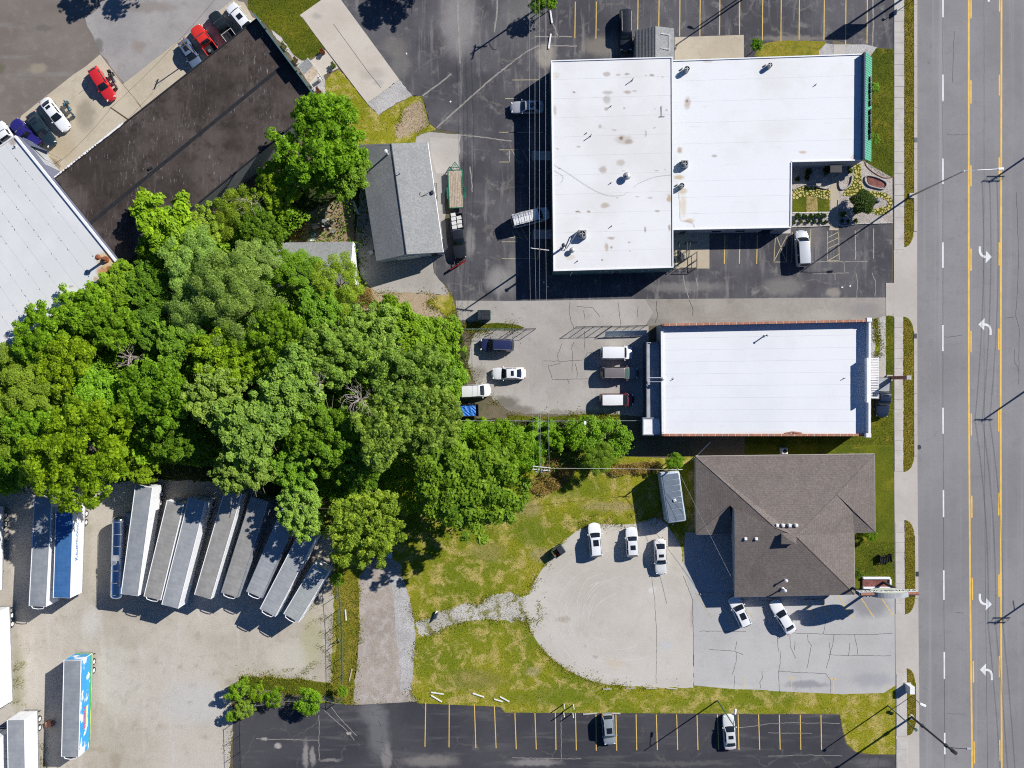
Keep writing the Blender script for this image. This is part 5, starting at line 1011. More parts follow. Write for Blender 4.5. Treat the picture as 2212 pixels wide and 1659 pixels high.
KIND = dict(  # width, belt, roof, windscreen base, roof front, roof rear, rear glass base, roof taper
    sedan=(1.82, .94, 1.44, .20, .06, -.24, -.385, .74), suv=(1.92, 1.04, 1.70, .235, .115, -.42, -.485, .78), wagon=(1.84, .96, 1.52, .21, .08, -.40, -.48, .76), minivan=(1.98, 1.02, 1.76, .30, .165, -.445, -.492, .80),
    van=(2.0, 1.12, 2.02, .315, .215, -.478, -.497, .84), pickup=(1.98, 1.10, 1.80, .205, .095, -.075, -.125, .78), hatch=(1.76, .95, 1.48, .20, .06, -.36, -.455, .74))
def profile(L, x): return float(np.interp(x, [a for a, _ in L], [b for _, b in L]))
def car(label, kind, c, r, F, Rr, col, cat='car', name=None, roofcol=None, sunroof=None, rails=False, metal=0.0, pos_z=.7, bed=None, group=None, glass=None):
    pf, pr = W(c, r, *F, pos_z), W(c, r, *Rr, pos_z); d = pf - pr; L = d.length; mid = (pf + pr) / 2
    wd_, zb, zr_, xw0, xw1, xr1, xr0, tap = KIND[kind]; hw = wd_ / 2
    nm = name or {'sedan': 'parked_sedan', 'suv': 'parked_suv', 'wagon': 'parked_wagon', 'minivan': 'parked_minivan', 'van': 'parked_van', 'pickup': 'pickup_truck', 'hatch': 'parked_hatchback'}[kind]
    t = thing(nm, label, cat, (mid.x, mid.y, .03), math.atan2(d.y, d.x), group)
    pm = paint(col, .35, metal)
    ztp = [(0, .72), (.012, .84), (.05, .96), (.16, 1.0), (.70, 1.0), (.74, .97), (.88, .89), (.955, .80), (.985, .7), (1, .56)] if kind not in ('van', 'minivan') else [(0, .8), (.01, .95), (.05, 1.0), (.80, 1.0), (.84, .95), (.94, .84), (.98, .72), (1, .55)]
    if kind == 'pickup': ztp = [(0, .9), (.01, .98), (.3, 1.0), (.70, 1.0), (.74, .99), (.93, .93), (.98, .85), (1, .6)]
    hwp = [(0, .80), (.012, .88), (.05, .955), (.14, 1), (.84, 1), (.92, .955), (.965, .875), (.988, .76), (1, .60)]
    xs = [0, .012, .03, .06, .1, .16, .25, .35, .45, .55, .65, .72, .78, .84, .89, .93, .96, .98, .992, 1]
    x_start = 0.0
    if kind == 'pickup': x_start = .5 + xr0 - .01; xs = [x_start] + [x for x in xs if x > x_start + .02]
    def sec(s_):
        w = hw * profile(hwp, s_); z = zb * profile(ztp, s_); X = (s_ - .5) * L
        h = [(.86 * w, .24), (.97 * w, .32), (1.0 * w, .55 if z > .62 else z * .8), (.985 * w, max(z - .16, .5 * z)), (.93 * w, z - .035), (.80 * w, z), (.45 * w, z + .022), (0, z + .03)]
        bul = .035 * L * max(0, (s_ - .9) / .1) ** 2 - .02 * L * max(0, (.06 - s_) / .06) ** 2
        return [(X + bul * (1 - (y / w) ** 2 if w else 0), y, z_) for y, z_ in h] + [(X + bul * (1 - (y / w) ** 2 if w else 0), -y, z_) for y, z_ in reversed(h[:-1])]
    m = MB(); gsec = [sec(s_) for s_ in xs]; m.grid(list(reversed(gsec)))
    m.poly(gsec[0]); m.poly(list(reversed(gsec[-1])))
    body = m.build('body', pm, t, False, True)
    # cabin surface: u along, v across
    st_ = [(xr0 * L, zb + .0, .90 * hw), ((xr0 * .35 + xr1 * .65) * L, zb + (zr_ - zb) * .78, (.90 * .3 + tap * .7) * hw), (xr1 * L, zr_ - .03, tap * hw), ((xr1 * .6 + xw1 * .4) * L, zr_ + .015, (tap + .02) * hw), (xw1 * L, zr_ - .03, tap * hw), ((xw0 * .4 + xw1 * .6) * L, zb + (zr_ - zb) * .68, (.90 * .35 + tap * .65) * hw), (xw0 * L, zb + .0, .90 * hw)]
    def surf(u, v, off=0.0):
        i = min(int(u), 5); f = u - i; a, b_ = st_[i], st_[i + 1]
        X, Z, w = (a[k] + (b_[k] - a[k]) * f for k in range(3))
        if u > 4: X += .05 * L * .35 * (1 - v * v) * min(1, (u - 4))
        if u < 2: X -= .02 * L * (1 - v * v) * min(1, (2 - u))
        n_ = Vector((-(b_[1] - a[1]), 0, b_[0] - a[0])).normalized()
        return (X + n_.x * off, w * v, Z + .05 * (1 - v * v) * (1 if 1 < u < 5 else .5) + n_.z * off)
    us = [0, .5, 1, 1.5, 2, 2.5, 3, 3.5, 4, 4.5, 5, 5.5, 6]; vs_ = [-1, -.85, -.5, 0, .5, .85, 1]
    m = MB(); m.grid([[surf(u, v) for v in vs_] for u in us])
    for sg in (-1, 1):
        base = [(surf(u, sg)[0], sg * (.955 if 0 < u < 6 else .9) * hw, zb - .03) for u in us]
        row = [surf(u, sg) for u in us]; m.grid([base, row] if sg < 0 else [row, base])
    m.build('cabin', pm, t, False, True)
    gm = glass or B['glass']
    def patch(nm_, u0, u1, v0, v1, off, mat, par=t):
        m = MB(); m.grid([[surf(u0 + (u1 - u0) * i / 4, v0 + (v1 - v0) * j / 6, off) for j in range(7)] for i in range(5)]); return m.build(nm_, mat, par, False, True)
    patch('windscreen', 4.12, 5.9, -.88, .88, .012, gm); patch('rear_window', .15, 1.85, -.82, .82, .012, B['glass'])
    patch('roof', 2.02, 3.98, -.97, .97, .014, paint(roofcol, .4) if roofcol else pm)
    if sunroof: patch('sunroof', sunroof[0], sunroof[1], -.55, .55, .022, B['glass'])
    for sg in (-1, 1):
        for u0, u1 in ((2.1, 2.95), (3.05, 4.5)):
            m = MB(); q4 = []
            for i in range(5):
                u = u0 + (u1 - u0) * i / 4; x, y, z = surf(u, sg); q4.append(((x, sg * (.955 * hw * .75 + abs(y) * .25) + sg * .012, zb + .03 + (z - zb) * .2), (x, sg * (abs(y) * .9 + .955 * hw * .1) + sg * .014, zb + (z - zb) * .88)))
            m.grid([[a for a, _ in q4], [b_ for _, b_ in q4]] if sg < 0 else [[b_ for _, b_ in q4], [a for a, _ in q4]]); m.build('side_window', B['glass'], t, False)
        m = MB(); m.box((xw0 * L * .82, sg * (hw + .09), zb + .06), (.14, .2, .13), sg * -.15, .03); m.build('wing_mirror', pm, t, False)
        sx, sy = .475 * L, sg * hw * .70
        m = MB(); m.box((.472 * L, sg * hw * .68, zb * .74), (.16, .34, .13), sg * -.42, .03); m.build('headlight', B['lamp_head'], t, False)
        m = MB(); m.box((-.492 * L + (.02 if kind != 'pickup' else 0), sg * hw * .76, zb * .82), (.08, .24, .2), sg * .18, .02); m.build('tail_light', B['red_lens'], t, False)
        if rails: m = MB(); m.tube([(surf(2.1, sg * .9)[0], sg * tap * hw * .92, zr_ + .05), (surf(3.9, sg * .9)[0], sg * tap * hw * .92, zr_ + .05)], .025, 5); m.build('roof_rail', B['steel'], t, False)
    m = MB(); m.box((.475 * L, 0, .42), (.14, wd_ * .72, .16), 0, .04); m.build('front_bumper', B['black'], t, False)
    m = MB(); m.box((-.488 * L, 0, .5), (.1, wd_ * .78, .16), 0, .03); m.build('rear_bumper', B['black'] if kind != 'pickup' else B['chrome'], t, False)
    wk = TRKW if kind in ('pickup', 'van') else CARW
    for x in (.315 * L, -.30 * L):
        for sg in (-1, 1): wheel(t, wk, x, sg * (hw - .13))
    if kind == 'pickup':
        xb1, xb0 = (xr0 - .012) * L, -.497 * L; Lb = xb1 - xb0
        m = MB(); m.box(((xb0 + xb1) / 2, 0, .62), (Lb, wd_ * .94, .12)); m.build('bed_floor', B['black'], t, False)
        for sg in (-1, 1): m = MB(); m.box(((xb0 + xb1) / 2, sg * (hw - .07), .78), (Lb, .13, .62), 0, .03); m.build('bed_side', pm, t, False)
        m = MB(); m.box((xb0 + .04, 0, .80), (.08, wd_ * .84, .56), 0, .02); m.build('tailgate', pm, t, False)
        if bed: m = MB(); m.box(((xb0 + xb1) / 2, 0, 1.09), (Lb - .1, wd_ * .82, .05), 0, .02); m.build('bed_cover', bed, t, False)
    return t, L
WH, SV, GR, BK, NV, RD = (.76, .77, .78), (.50, .51, .53), (.20, .22, .24), (.012, .013, .016), (.016, .026, .075), (.55, .02, .025)
car('white suv with sunroof parked nose out at the end of the dark warehouse', 'suv', 0, 0, (1985, 45), (2150, 245), WH, sunroof=(2.9, 3.5))
tb2, _ = car('black pickup beside the red pickup by the dark warehouse', 'pickup', 0, 0, (1838, 118), (2010, 350), (.012, .018, .02), 'pickup truck')
m = MB(); m.tube([(-1.2, -.85, 1.3), (-2.6, -.85, 1.3), (-2.6, .85, 1.3), (-1.2, .85, 1.3), (-1.2, -.85, 1.3)], .035, 5); m.build('bed_rack', B['offwhite'], tb2, False)
tr2, _ = car('bright red pickup with spare wheel in its bed', 'pickup', 0, 0, (1685, 238), (1862, 480), (.62, .03, .02), 'pickup truck')
p = W(0, 0, 1810, 435, 1.0); sw_ = thing('spare_wheel', 'spare wheel lying in the bed of the red pickup', 'wheel', (p.x, p.y, .72)); o = link('tyre', TRKW[0], sw_); o.rotation_euler = (math.pi / 2, 0, 0); o.location = (0, 0, .14); r2 = link('rim', TRKW[1], o)
car('blue-grey sedan parked nearest the warehouse wall post', 'sedan', 0, 0, (1720, 590), (1575, 352), (.16, .22, .32), metal=.4, sunroof=(2.1, 3.4))
car('red hatchback next to the black motorcycle on the concrete apron', 'hatch', 0, 0, (965, 858), (798, 592), RD, sunroof=None)
car('white sedan with sunroof beside the teal motorcycle', 'sedan', 0, 0, (575, 1118), (378, 860), WH, sunroof=(2.2, 2.9))
car('dark teal sedan between the white sedan and the navy pickup', 'sedan', 0, 0, (452, 1252), (262, 985), (.02, .04, .055), metal=.3, sunroof=(2.5, 3.0))
car('deep navy pickup parked by the pale metal roof', 'pickup', 0, 0, (122, 1052), (330, 1265), (.022, .018, .16), 'pickup truck', bed=paint((.022, .018, .16)))
car('white pickup cut off by the picture edge above the pale metal roof', 'pickup', 0, 0, (-18, 1072), (140, 1300), WH, 'pickup truck', bed=B['white'])
car('long black suv parked nose to the white-roofed block', 'suv', 2, 0, (985, 440), (980, 88), BK, rails=True)
car('silver sedan parked in the wall shadow under the power lines', 'sedan', 2, 0, (-8, 930), (272, 922), SV, metal=.3, sunroof=(2.4, 3.3))
tv, Lv = car('white van with ladder rack parked half in shadow under the power lines', 'van', 2, 1, (315, 180), (2, 262), (.72, .73, .74), 'van', glass=B['glass'])
for yy in (-.75, .75): m = MB(); m.tube([(-2.4, yy, 2.3), (.6, yy, 2.3)], .03, 5); m.build('rack_rail', B['dark_steel'], tv, False)
for xx in (-2.3, -1.5, -.7, .1): m = MB(); m.tube([(xx, -.75, 2.02), (xx, -.75, 2.3), (xx, .75, 2.3), (xx, .75, 2.02)], .025, 5); m.build('rack_bar', B['dark_steel'], tv, False)
m = MB(); m.tube([(-2.6, .3, 2.34), (.7, .3, 2.34)], .03, 5); m.tube([(-2.6, .65, 2.34), (.7, .65, 2.34)], .03, 5)
for k in range(9): m.tube([(-2.5 + k * .38, .3, 2.34), (-2.5 + k * .38, .65, 2.34)], .02, 4)
m.build('ladder', B['steel'], tv, False)
tp, Lp = car('black pickup with a bed full of cartons and a red snow plough', 'pickup', 1, 1, (1768, 572), (1728, 188), (.014, .016, .019), 'pickup truck')
for k in range(7):
    a = thing if False else None
    m = MB(); m.box((-1.25 - .62 * (k // 2) - .1 * (k % 2), -.42 + .82 * (k % 2), .95), (.52, .7, .5), rnd.uniform(-.15, .15), .02)
    o = m.build('carton', B['offwhite'], None, False); o.parent = None
    o.matrix_world = tp.matrix_world; o.location = tp.location; o.rotation_euler = tp.rotation_euler
    tag(o, ['pale carton at the front of the black pickup bed by the cab', 'pale carton at the cab end of the black pickup bed, garage side', 'pale carton in the second row of the black pickup bed', 'pale carton in the second row of the pickup bed, garage side', 'pale carton in the third row of the black pickup bed', 'pale carton in the third row of the pickup bed, garage side', 'pale carton against the tailgate of the black pickup'][k], 'carton', 'cartons in the pickup bed')
p = W(1, 1, 1748, 636, .5); t = thing('snow_plough', 'red snow plough blade in front of the black pickup', 'snow plough', (p.x, p.y, .03), .55)
m = MB(); m.grid([[(-1.35 + 2.7 * i / 8, .16 * math.cos(a), .48 - .46 * math.sin(a)) for i in range(9)] for a in (-1.5, -.9, -.3, .3, .9, 1.5)]); m.build('blade', B['red_paint'], t, False, True)
for k in range(5): m = MB(); m.box((-1.1 + .55 * k, .24, .5), (.07, .22, .8), 0); m.build('rib', B['dark_steel'], t, False)
m = MB(); m.tube([(-.5, .3, .35), (-.1, 1.0, .4)], .06, 6); m.tube([(.5, .3, .35), (.1, 1.0, .4)], .06, 6); m.build('push_frame', B['dark_steel'], t, False)
car('navy suv parked by the wood edge in the rear yard', 'suv', 1, 1, (1938, 1320), (2226, 1325), (.018, .025, .085), rails=True)
car('white sedan with sunroof out in the middle of the rear yard', 'sedan', 1, 1, (2042, 1570), (2325, 1566), WH, sunroof=(2.7, 3.3))
car('white minivan backed against the trees in the rear yard', 'minivan', 1, 2, (2022, 52), (1768, 68), (.68, .69, .68), 'minivan')
car('white van parked nearest the chain gate in the rear yard', 'van', 2, 1, (1034, 1390), (768, 1390), WH, 'van')
car('brown-grey suv between two vans behind the store', 'suv', 2, 1, (1086, 1566), (768, 1566), (.22, .195, .19), metal=.3, rails=True, glass=B['glass_green'])
car('maroon minivan with white roof behind the store', 'minivan', 2, 2, (1048, 135), (758, 138), (.10, .012, .018), 'minivan', roofcol=(.74, .74, .74))
car('silver minivan parked by the shop garden', 'minivan', 3, 1, (285, 338), (302, 642), (.52, .54, .56), 'minivan', metal=.2)
car('dark navy pickup with grey bed cover beside the slatted canopy', 'pickup', 3, 2, (980, 282), (994, -58), (.010, .02, .045), 'pickup truck', bed=B['tarp_grey'], sunroof=(2.3, 2.9))
car('white suv nearest the small rusty dumpster on the gravel lot', 'suv', 2, 2, (706, 1208), (730, 1490), WH, rails=True, sunroof=(3.2, 3.8))
car('white wagon parked in the middle of three on the gravel lot', 'wagon', 2, 2, (1030, 1243), (1042, 1492), (.70, .71, .72), sunroof=(2.9, 3.5))
car('long white sedan parked closest to the brown-roofed office corner', 'sedan', 2, 2, (1290, 1642), (1276, 1342), (.66, .66, .64), sunroof=(3.1, 3.6))
car('white suv angled to the kerb under the office eaves', 'suv', 2, 3, (1912, 188), (2022, 428), WH, rails=True, sunroof=(3.0, 3.7))
car('white sedan angled to the kerb beside the office door', 'sedan', 3, 3, (48, 222), (208, 488), WH)
car('silver suv parked in the southern asphalt lot', 'suv', 2, 3, (846, 1452), (824, 1193), (.36, .40, .42), metal=.3, rails=True, sunroof=(3.2, 3.8), glass=B['glass_green'])
car('pale silver sedan parked under the lamp post in the southern lot', 'sedan', 2, 3, (1868, 1203), (1886, 1497), (.58, .59, .58), sunroof=(2.9, 3.5))

def motorbike(label, c, r, F, Rr, mat, luggage):
    pf, pr = W(c, r, *F, .5), W(c, r, *Rr, .5); d = pf - pr; L = d.length; mid = (pf + pr) / 2
    t = thing('motorcycle', label, 'motorcycle', (mid.x, mid.y, .03), math.atan2(d.y, d.x))
    for x in (L * .34, -L * .34): wheel(t, BIKEW, x, 0)
    m = MB(); m.box((.15, 0, .78), (.6, .34, .3), 0, .08); m.build('tank', mat, t, False, True)
    m = MB(); m.box((-.4, 0, .72), (.7, .36, .14), 0, .05); m.build('saddle', B['black'], t, False)
    m = MB(); m.box((.05, 0, .42), (.6, .4, .42), 0, .06); m.build('engine', B['chrome'], t, False)
    m = MB(); m.tube([(.5, -.42, .98), (.62, -.2, 1.0), (.66, 0, 1.0), (.62, .2, 1.0), (.5, .42, .98)], .03, 6); m.build('handlebar', B['chrome'], t, False)
    m = MB(); m.tube([(.62, -.09, .95), (L * .34, -.1, .35)], .04, 6); m.tube([(.62, .09, .95), (L * .34, .1, .35)], .04, 6); m.build('fork', B['chrome'], t, False)
    m = MB(); m.box((L * .34, 0, .68), (.55, .18, .06), 0, .02); m.build('mudguard', mat, t, False)
    m = MB(); m.box((-L * .36, 0, .70), (.6, .2, .08), 0, .03); m.build('mudguard', mat, t, False)
    if luggage: m = MB(); m.box((-L * .42, 0, .95), (.42, .5, .34), .1, .05); m.build('luggage_box', mat, t, False)
    for sg in (-1, 1): m = MB(); m.box((-L * .3, sg * .32, .55), (.5, .2, .32), 0, .04); m.build('pannier', mat, t, False)
motorbike('black motorcycle beside the red hatchback', 0, 0, (1012, 775), (952, 615), B['black'], True)
B['teal_paint'] = plain('teal_paint', (.02, .11, .16), .3, .3, var=.1)
motorbike('teal motorcycle beside the white sedan', 0, 0, (645, 1018), (555, 865), B['teal_paint'], False)

# ------------------------------------------------------------------ semi-trailers
def roof_mat(name, c1, c2, streaks=.5):
    n = NT(name, .55, .15, .4); col = n.mix(n.rng(n.noise(.7, 6, .7, vec=n.obj), .38, .66), c1, c2)
    col = n.mix(n.rng(n.noise(1.6, 7, .75, vec=n.obj, stretch=(1, .6, 1)), .52, .72, 0, streaks), col, tuple(x * .6 for x in c1)); col = n.mix(n.rng(n.noise(5.0, 6, .8, vec=n.obj), .66, .74, 0, .6), col, (.16, .10, .07))
    w = n.noise(1.2, 4, vec=n.obj)
    return n.out(col, w, .06, .35)
RM = dict(alu=roof_mat('roof_alu', (.255, .275, .295), (.315, .33, .345)), blue=roof_mat('roof_blue', (.045, .14, .33), (.06, .17, .38), .25), tan=roof_mat('roof_tan', (.285, .275, .255), (.345, .335, .315)), pale=roof_mat('roof_pale', (.305, .32, .335), (.365, .38, .39), .4), white=roof_mat('roof_white', (.66, .66, .66), (.72, .72, .72), .2), sage=roof_mat('roof_sage', (.33, .35, .34), (.39, .41, .40), .4))
B['trailer_white'] = plain('trailer_white', (.72, .73, .74), .4, var=.04, grime=((.45, .44, .42), .4))
B['trailer_grey'] = plain('trailer_grey', (.40, .43, .47), .4, .3, var=.08)  # white sides lying in shade, the shade put into this greyer blue tone
def trailer(label, pts, roof='alu', side='trailer_white', h=4.1, tyres=True, nose=True, w=None, ribs=24, group='semi-trailers parked in the truck yard'):
    """pts: the four roof corners in survey units, rear pair then front pair"""
    q4 = [D(x, y, h) for x, y in pts]; rear, front = (q4[0] + q4[1]) / 2, (q4[2] + q4[3]) / 2
    d = front - rear; L = d.length; mid = (rear + front) / 2; w = w or 2.52
    t = thing('semi_trailer', label, 'trailer', (mid.x, mid.y, .03), math.atan2(d.y, d.x), group)
    f = 1.15; m = MB()
    for sg in (-1, 1):
        m = MB(); m.box((0, sg * (w / 2 - .03), (f + h) / 2), (L - .08, .05, h - f)); sp_ = m.build('side_wall', B[side], t, False)
        n_ = max(6, int(L / 1.22))
        for k in range(n_ + 1): m = MB(); m.box((-L / 2 + .06 + (L - .12) * k / n_, sg * (w / 2), (f + h) / 2), (.05, .03, h - f - .1)); m.build('side_post', B[side], sp_, False)
        m = MB(); m.box((0, sg * (w / 2 - .02), f - .05), (L, .12, .22)); m.build('bottom_rail', B['steel'], t, False)
        m = MB(); m.box((0, sg * (w / 2 - .03), h - .02), (L, .10, .10), 0, .02); m.build('top_rail', B['steel'] if side != 'trailer_white' else B['white'], t, False)
        m = MB(); m.box((-L / 2 + .03, sg * w * .245, (f + h) / 2), (.05, w * .47, h - f - .1)); dr = m.build('rear_door', B[side], t, False)
        m = MB(); m.tube([(-L / 2 - .01, sg * .12, f + .1), (-L / 2 - .01, sg * .12, h - .15)], .02, 5); m.build('lock_rod', B['steel'], dr, False)
        m = MB(); m.box((L * .30, sg * .75, .6), (.14, .14, 1.0)); m.build('landing_leg', B['dark_steel'], t, False)
        m = MB(); m.box((-L / 2 + .35, sg * .95, .6), (.03, .6, .8)); m.build('mud_flap', B['black'], t, False)
    m = MB(); m.box((L / 2 - .03, 0, (f + h) / 2), (.06, w - .14, h - f - .05)); m.build('front_wall', B[side], t, False)
    m = MB(); m.box((0, 0, f - .06), (L - .1, w - .2, .16)); m.build('floor', B['dark_steel'], t, False)
    m = MB(); nn = 12; g4 = []
    for i in range(ribs * 2 + 1):
        X = -L / 2 + .05 + (L - .1) * i / (ribs * 2); g4.append([(X, (w / 2 - .08) * v, h - .02 + .03 * (1 - v * v) + (.006 if i % 2 else 0)) for v in (-1, -.6, 0, .6, 1)])
    m.grid(list(reversed(g4))); m.build('roof', RM[roof], t, False)
    if nose:
        m = MB(); m.tube([(L / 2, -w * .36, h - .06), (L / 2 + .32, -w * .3, h - .12), (L / 2 + .42, 0, h - .14), (L / 2 + .32, w * .3, h - .12), (L / 2, w * .36, h - .06)], .06, 6); m.build('front_guard', B['white'], t, False)
        m = MB(); m.box((L / 2 + .14, 0, h - .75), (.3, w * .55, .9), 0, .06); m.build('cooling_unit', B['dark_steel'], t, False)
    if tyres:
        for x in (-L / 2 + 1.5, -L / 2 + 2.8):
            for sg in (-1, 1): wheel(t, SEMI, x, sg * (w / 2 - .2))
        m = MB(); m.box((-L / 2 + 2.15, 0, .75), (2.4, .9, .3)); m.build('bogie', B['dark_steel'], t, False)
    m = MB(); m.box((-L / 2 + .08, 0, .55), (.08, w * .8, .12)); m.build('underride_bar', B['steel'], t, False)
    return t, L, w
def text_part(t, s, size, mat, M, name='lettering', align='CENTER', ext=.008):
    cu = bpy.data.curves.new('lettering', 'FONT'); cu.body = s; cu.size = size; cu.extrude = ext; cu.align_x = align; cu.align_y = 'CENTER'; cu.resolution_u = 3
    o = bpy.data.objects.new('tmp', cu); COL.objects.link(o); bpy.context.view_layer.update()
    me = bpy.data.meshes.new_from_object(o.evaluated_get(bpy.context.evaluated_depsgraph_get())); bpy.data.objects.remove(o)
    me.transform(M); me.materials.clear(); me.materials.append(mat); return link(name, me, t)
def tt(*p): return [(x / 4 + 0, 829.5 + y / 4) for x, y in p]        # corners read in the row that starts at 829.5
trailer('silver-roofed trailer parked beside the blue-roofed one under the tree', tt((300, 978), (448, 990), (402, 1925), (248, 1918)), 'alu')
t2, L2, w2 = trailer('white-sided trailer with deep blue roof and a haulier name on its side', tt((478, 1060), (640, 1072), (608, 1852), (460, 1845)), 'blue', nose=False)
B['keller'] = plain('keller_blue', (.01, .16, .42), .4, var=.03)
# side facing the open yard (local -y or +y depending on heading)
def side_text(t, s, size, mat, x, z, w, flip=False, ext=.008):
    # heading is south, so the east side is local +y; letters run from front to rear (south to north)
    M = Matrix(((-1, 0, 0, x), (0, 0, 1, w / 2 + .03), (0, 1, 0, z), (0, 0, 0, 1)))
    return text_part(t, s, size, mat, M, ext=ext)
side_text(t2, 'K', 1.0, B['keller'], 1.05, 2.95, w2); side_text(t2, 'ELLERTRUCKING', .62, B['keller'], -1.75, 2.88, w2)
trailer('long silver-roofed trailer standing farthest into the trees beside the tanker', tt((1165, 880), (1322, 890), (1198, 1832), (1040, 1815)), 'alu', side='trailer_white', nose=False)
trailer('tan-roofed trailer beside the long silver one', tt((1432, 1010), (1600, 1035), (1392, 1865), (1238, 1838)), 'tan')
trailer('trailer with a wrinkled tarpaulin roof reaching farthest out of the row', tt((1622, 985), (1785, 1010), (1540, 1938), (1398, 1908)), 'pale', nose=False)
trailer('tan-roofed trailer with a blue front section, fifth after the tanker', tt((1938, 925), (2092, 942), (1822, 1858), (1680, 1820)), 'tan', nose=False)
trailer('weathered trailer half shaded by branches, sixth after the tanker', tt((2160, 975), (2330, 1010), (2052, 1838), (1912, 1812)), 'tan', side='trailer_grey')
def t12(*p): return [(553 + x / 4, 829.5 + y / 4) for x, y in p]
trailer('grey-roofed trailer reaching up under the overhanging branches', t12((250, 1000), (400, 1060), (60, 1840), (-95, 1805)), 'pale', side='trailer_grey')
trailer('pale trailer next to last in the slanting row', t12((375, 1270), (530, 1320), (165, 2005), (35, 1948)), 'pale')
trailer('sage-roofed trailer closing the slanting row by the fence', t12((490, 1565), (640, 1605), (365, 2055), (238, 1992)), 'sage')
t9, L9, w9 = trailer('dairy trailer painted with sky and clouds standing alone in the yard', [(x / 4, 1244.25 + y / 4) for x, y in ((552, 728), (700, 728), (680, 1562), (530, 1562))], 'alu')
n = NT('sky_mural', .4, 0, .4)
sep = n.t.nodes.new('ShaderNodeSeparateXYZ'); n.t.links.new(n.obj, sep.inputs[0])
cl = n.rng(n.noise(.55, 4, .55, vec=n.obj, stretch=(1, 1, 1.6)), .52, .62)
col = n.mix(cl, (.03, .29, .60), (.74, .78, .82))
n2 = n.math('ADD', sep.outputs['Z'], n.math('MULTIPLY', n.noise(.5, 3, vec=n.obj), .5))
col = n.mix(n.rng(n2, 1.95, 1.88), col, (.03, .33, .08)); col = n.mix(n.rng(n2, 1.62, 1.5), col, (.55, .62, .10))
B['mural'] = n.out(col)
m = MB(); m.add([(-L9 / 2 + .05, w9 / 2 + .018, 1.2), (L9 / 2 - .05, w9 / 2 + .018, 1.2), (L9 / 2 - .05, w9 / 2 + .018, 4.02), (-L9 / 2 + .05, w9 / 2 + .018, 4.02)], [(3, 2, 1, 0)]); m.build('side_mural', B['mural'], t9, False)
m = MB(); m.add([(-L9 / 2 - .005, -w9 / 2 + .1, 1.3), (-L9 / 2 - .005, w9 / 2 - .1, 1.3), (-L9 / 2 - .005, w9 / 2 - .1, 3.95), (-L9 / 2 - .005, -w9 / 2 + .1, 3.95)], [(3, 2, 1, 0)]); m.build('rear_mural', B['mural'], t9, False)
B['banner_yellow'] = plain('banner_yellow', (.85, .72, .30), .5, var=.05); B['barber_red'] = plain('barber_red', (.70, .02, .08), .4, var=.03)
m = MB(); m.add([(3.15, w9 / 2 + .026, 1.95), (3.2, w9 / 2 + .026, 2.5), (.4, w9 / 2 + .026, 2.55), (.2, w9 / 2 + .026, 2.0), (1.8, w9 / 2 + .026, 2.15)], [(0, 1, 2, 3, 4)]); m.build('banner', B['banner_yellow'], t9, False)
side_text(t9, "Barber's", 1.0, B['white'], 1.8, 2.85, w9 + .02, ext=.004); side_text(t9, "Barber's", 1.0, B['barber_red'], 1.8, 2.88, w9 + .045, ext=.006)
trailer('white trailer at the upper picture edge, shaded by leaves', [(-60, 1100), (-22, 1100), (-24, 1285), (-64, 1285)], 'white')
trailer('long white trailer cut by the picture edge with its wheels showing', [(-48, 1322), (-8, 1326), (2, 1525), (-44, 1540)], 'white')
trailer('white trailer with creased grey roof entering at the bottom edge', [(14, 1556), (54, 1554), (60, 1790), (16, 1790)], 'pale', nose=False)
trailer('white trailer beyond the creased one in the bottom picture corner', [(-40, 1598), (0, 1592), (2, 1800), (-40, 1800)], 'white', nose=False)

# chrome tanker
a, b_ = D(1010 / 4, 829.5 + 1150 / 4, 2.9), D(990 / 4, 829.5 + 1865 / 4, 2.9); d = b_ - a; L = d.length; mid = (a + b_) / 2
t = thing('tank_trailer', 'chrome tank trailer in the truck yard row', 'trailer', (mid.x, mid.y, .03), math.atan2(d.y, d.x), 'semi-trailers parked in the truck yard')
m = MB(); prof = [(-L / 2, .0), (-L / 2 + .05, .55), (-L / 2 + .25, .85), (-L / 2 + .5, .95), (L / 2 - .5, .95), (L / 2 - .25, .85), (L / 2 - .05, .55), (L / 2, .0)]
m.grid([[(x, r_ * math.cos(2 * math.pi * i / 28), 2.15 + r_ * math.sin(2 * math.pi * i / 28)) for i in range(29)] for x, r_ in prof]); m.build('tank', B['chrome'], t, False, True)
for k in range(7): X = -L / 2 + .7 + (L - 1.4) * k / 6; m = MB(); m.cyl((X - .04, 0, 2.15), (X + .04, 0, 2.15), .975, .975, 28, False); m.build('band', B['steel'], t, False)
m = MB(); m.cyl((.6, 0, 3.05), (.6, 0, 3.3), .3, .3, 16); m.build('hatch', B['steel'], t, False)
m = MB(); m.box((-.1, 0, 3.12), (.8, 1.1, .06)); m.build('catwalk', B['tarp_grey'], t, False)
for sg in (-1, 1): m = MB(); m.tube([(-L / 2 + .6, sg * .6, 2.95), (L / 2 - .6, sg * .6, 2.95)], .03, 5); m.build('rail', B['steel'], t, False)
for x in (-L / 2 + 1.2, -L / 2 + 2.4):
    for sg in (-1, 1): wheel(t, SEMI, x, sg * .95)
m = MB(); m.box((0, 0, 1.1), (L - .6, .9, .25)); m.build('frame', B['dark_steel'], t, False)
p = W(0, 2, 1095, 1170, 2.0); t = thing('grey_locker', 'grey steel locker behind the chrome tanker', 'locker', (p.x, p.y, .02)); m = MB(); m.box((0, 0, 1.0), (1.0, 1.9, 1.9), 0, .04); m.build('cabinet', B['tarp_grey'], t, False); m = MB(); m.box((.51, 0, 1.0), (.03, 1.7, 1.7)); m.build('door', B['tarp_grey'], t, False)

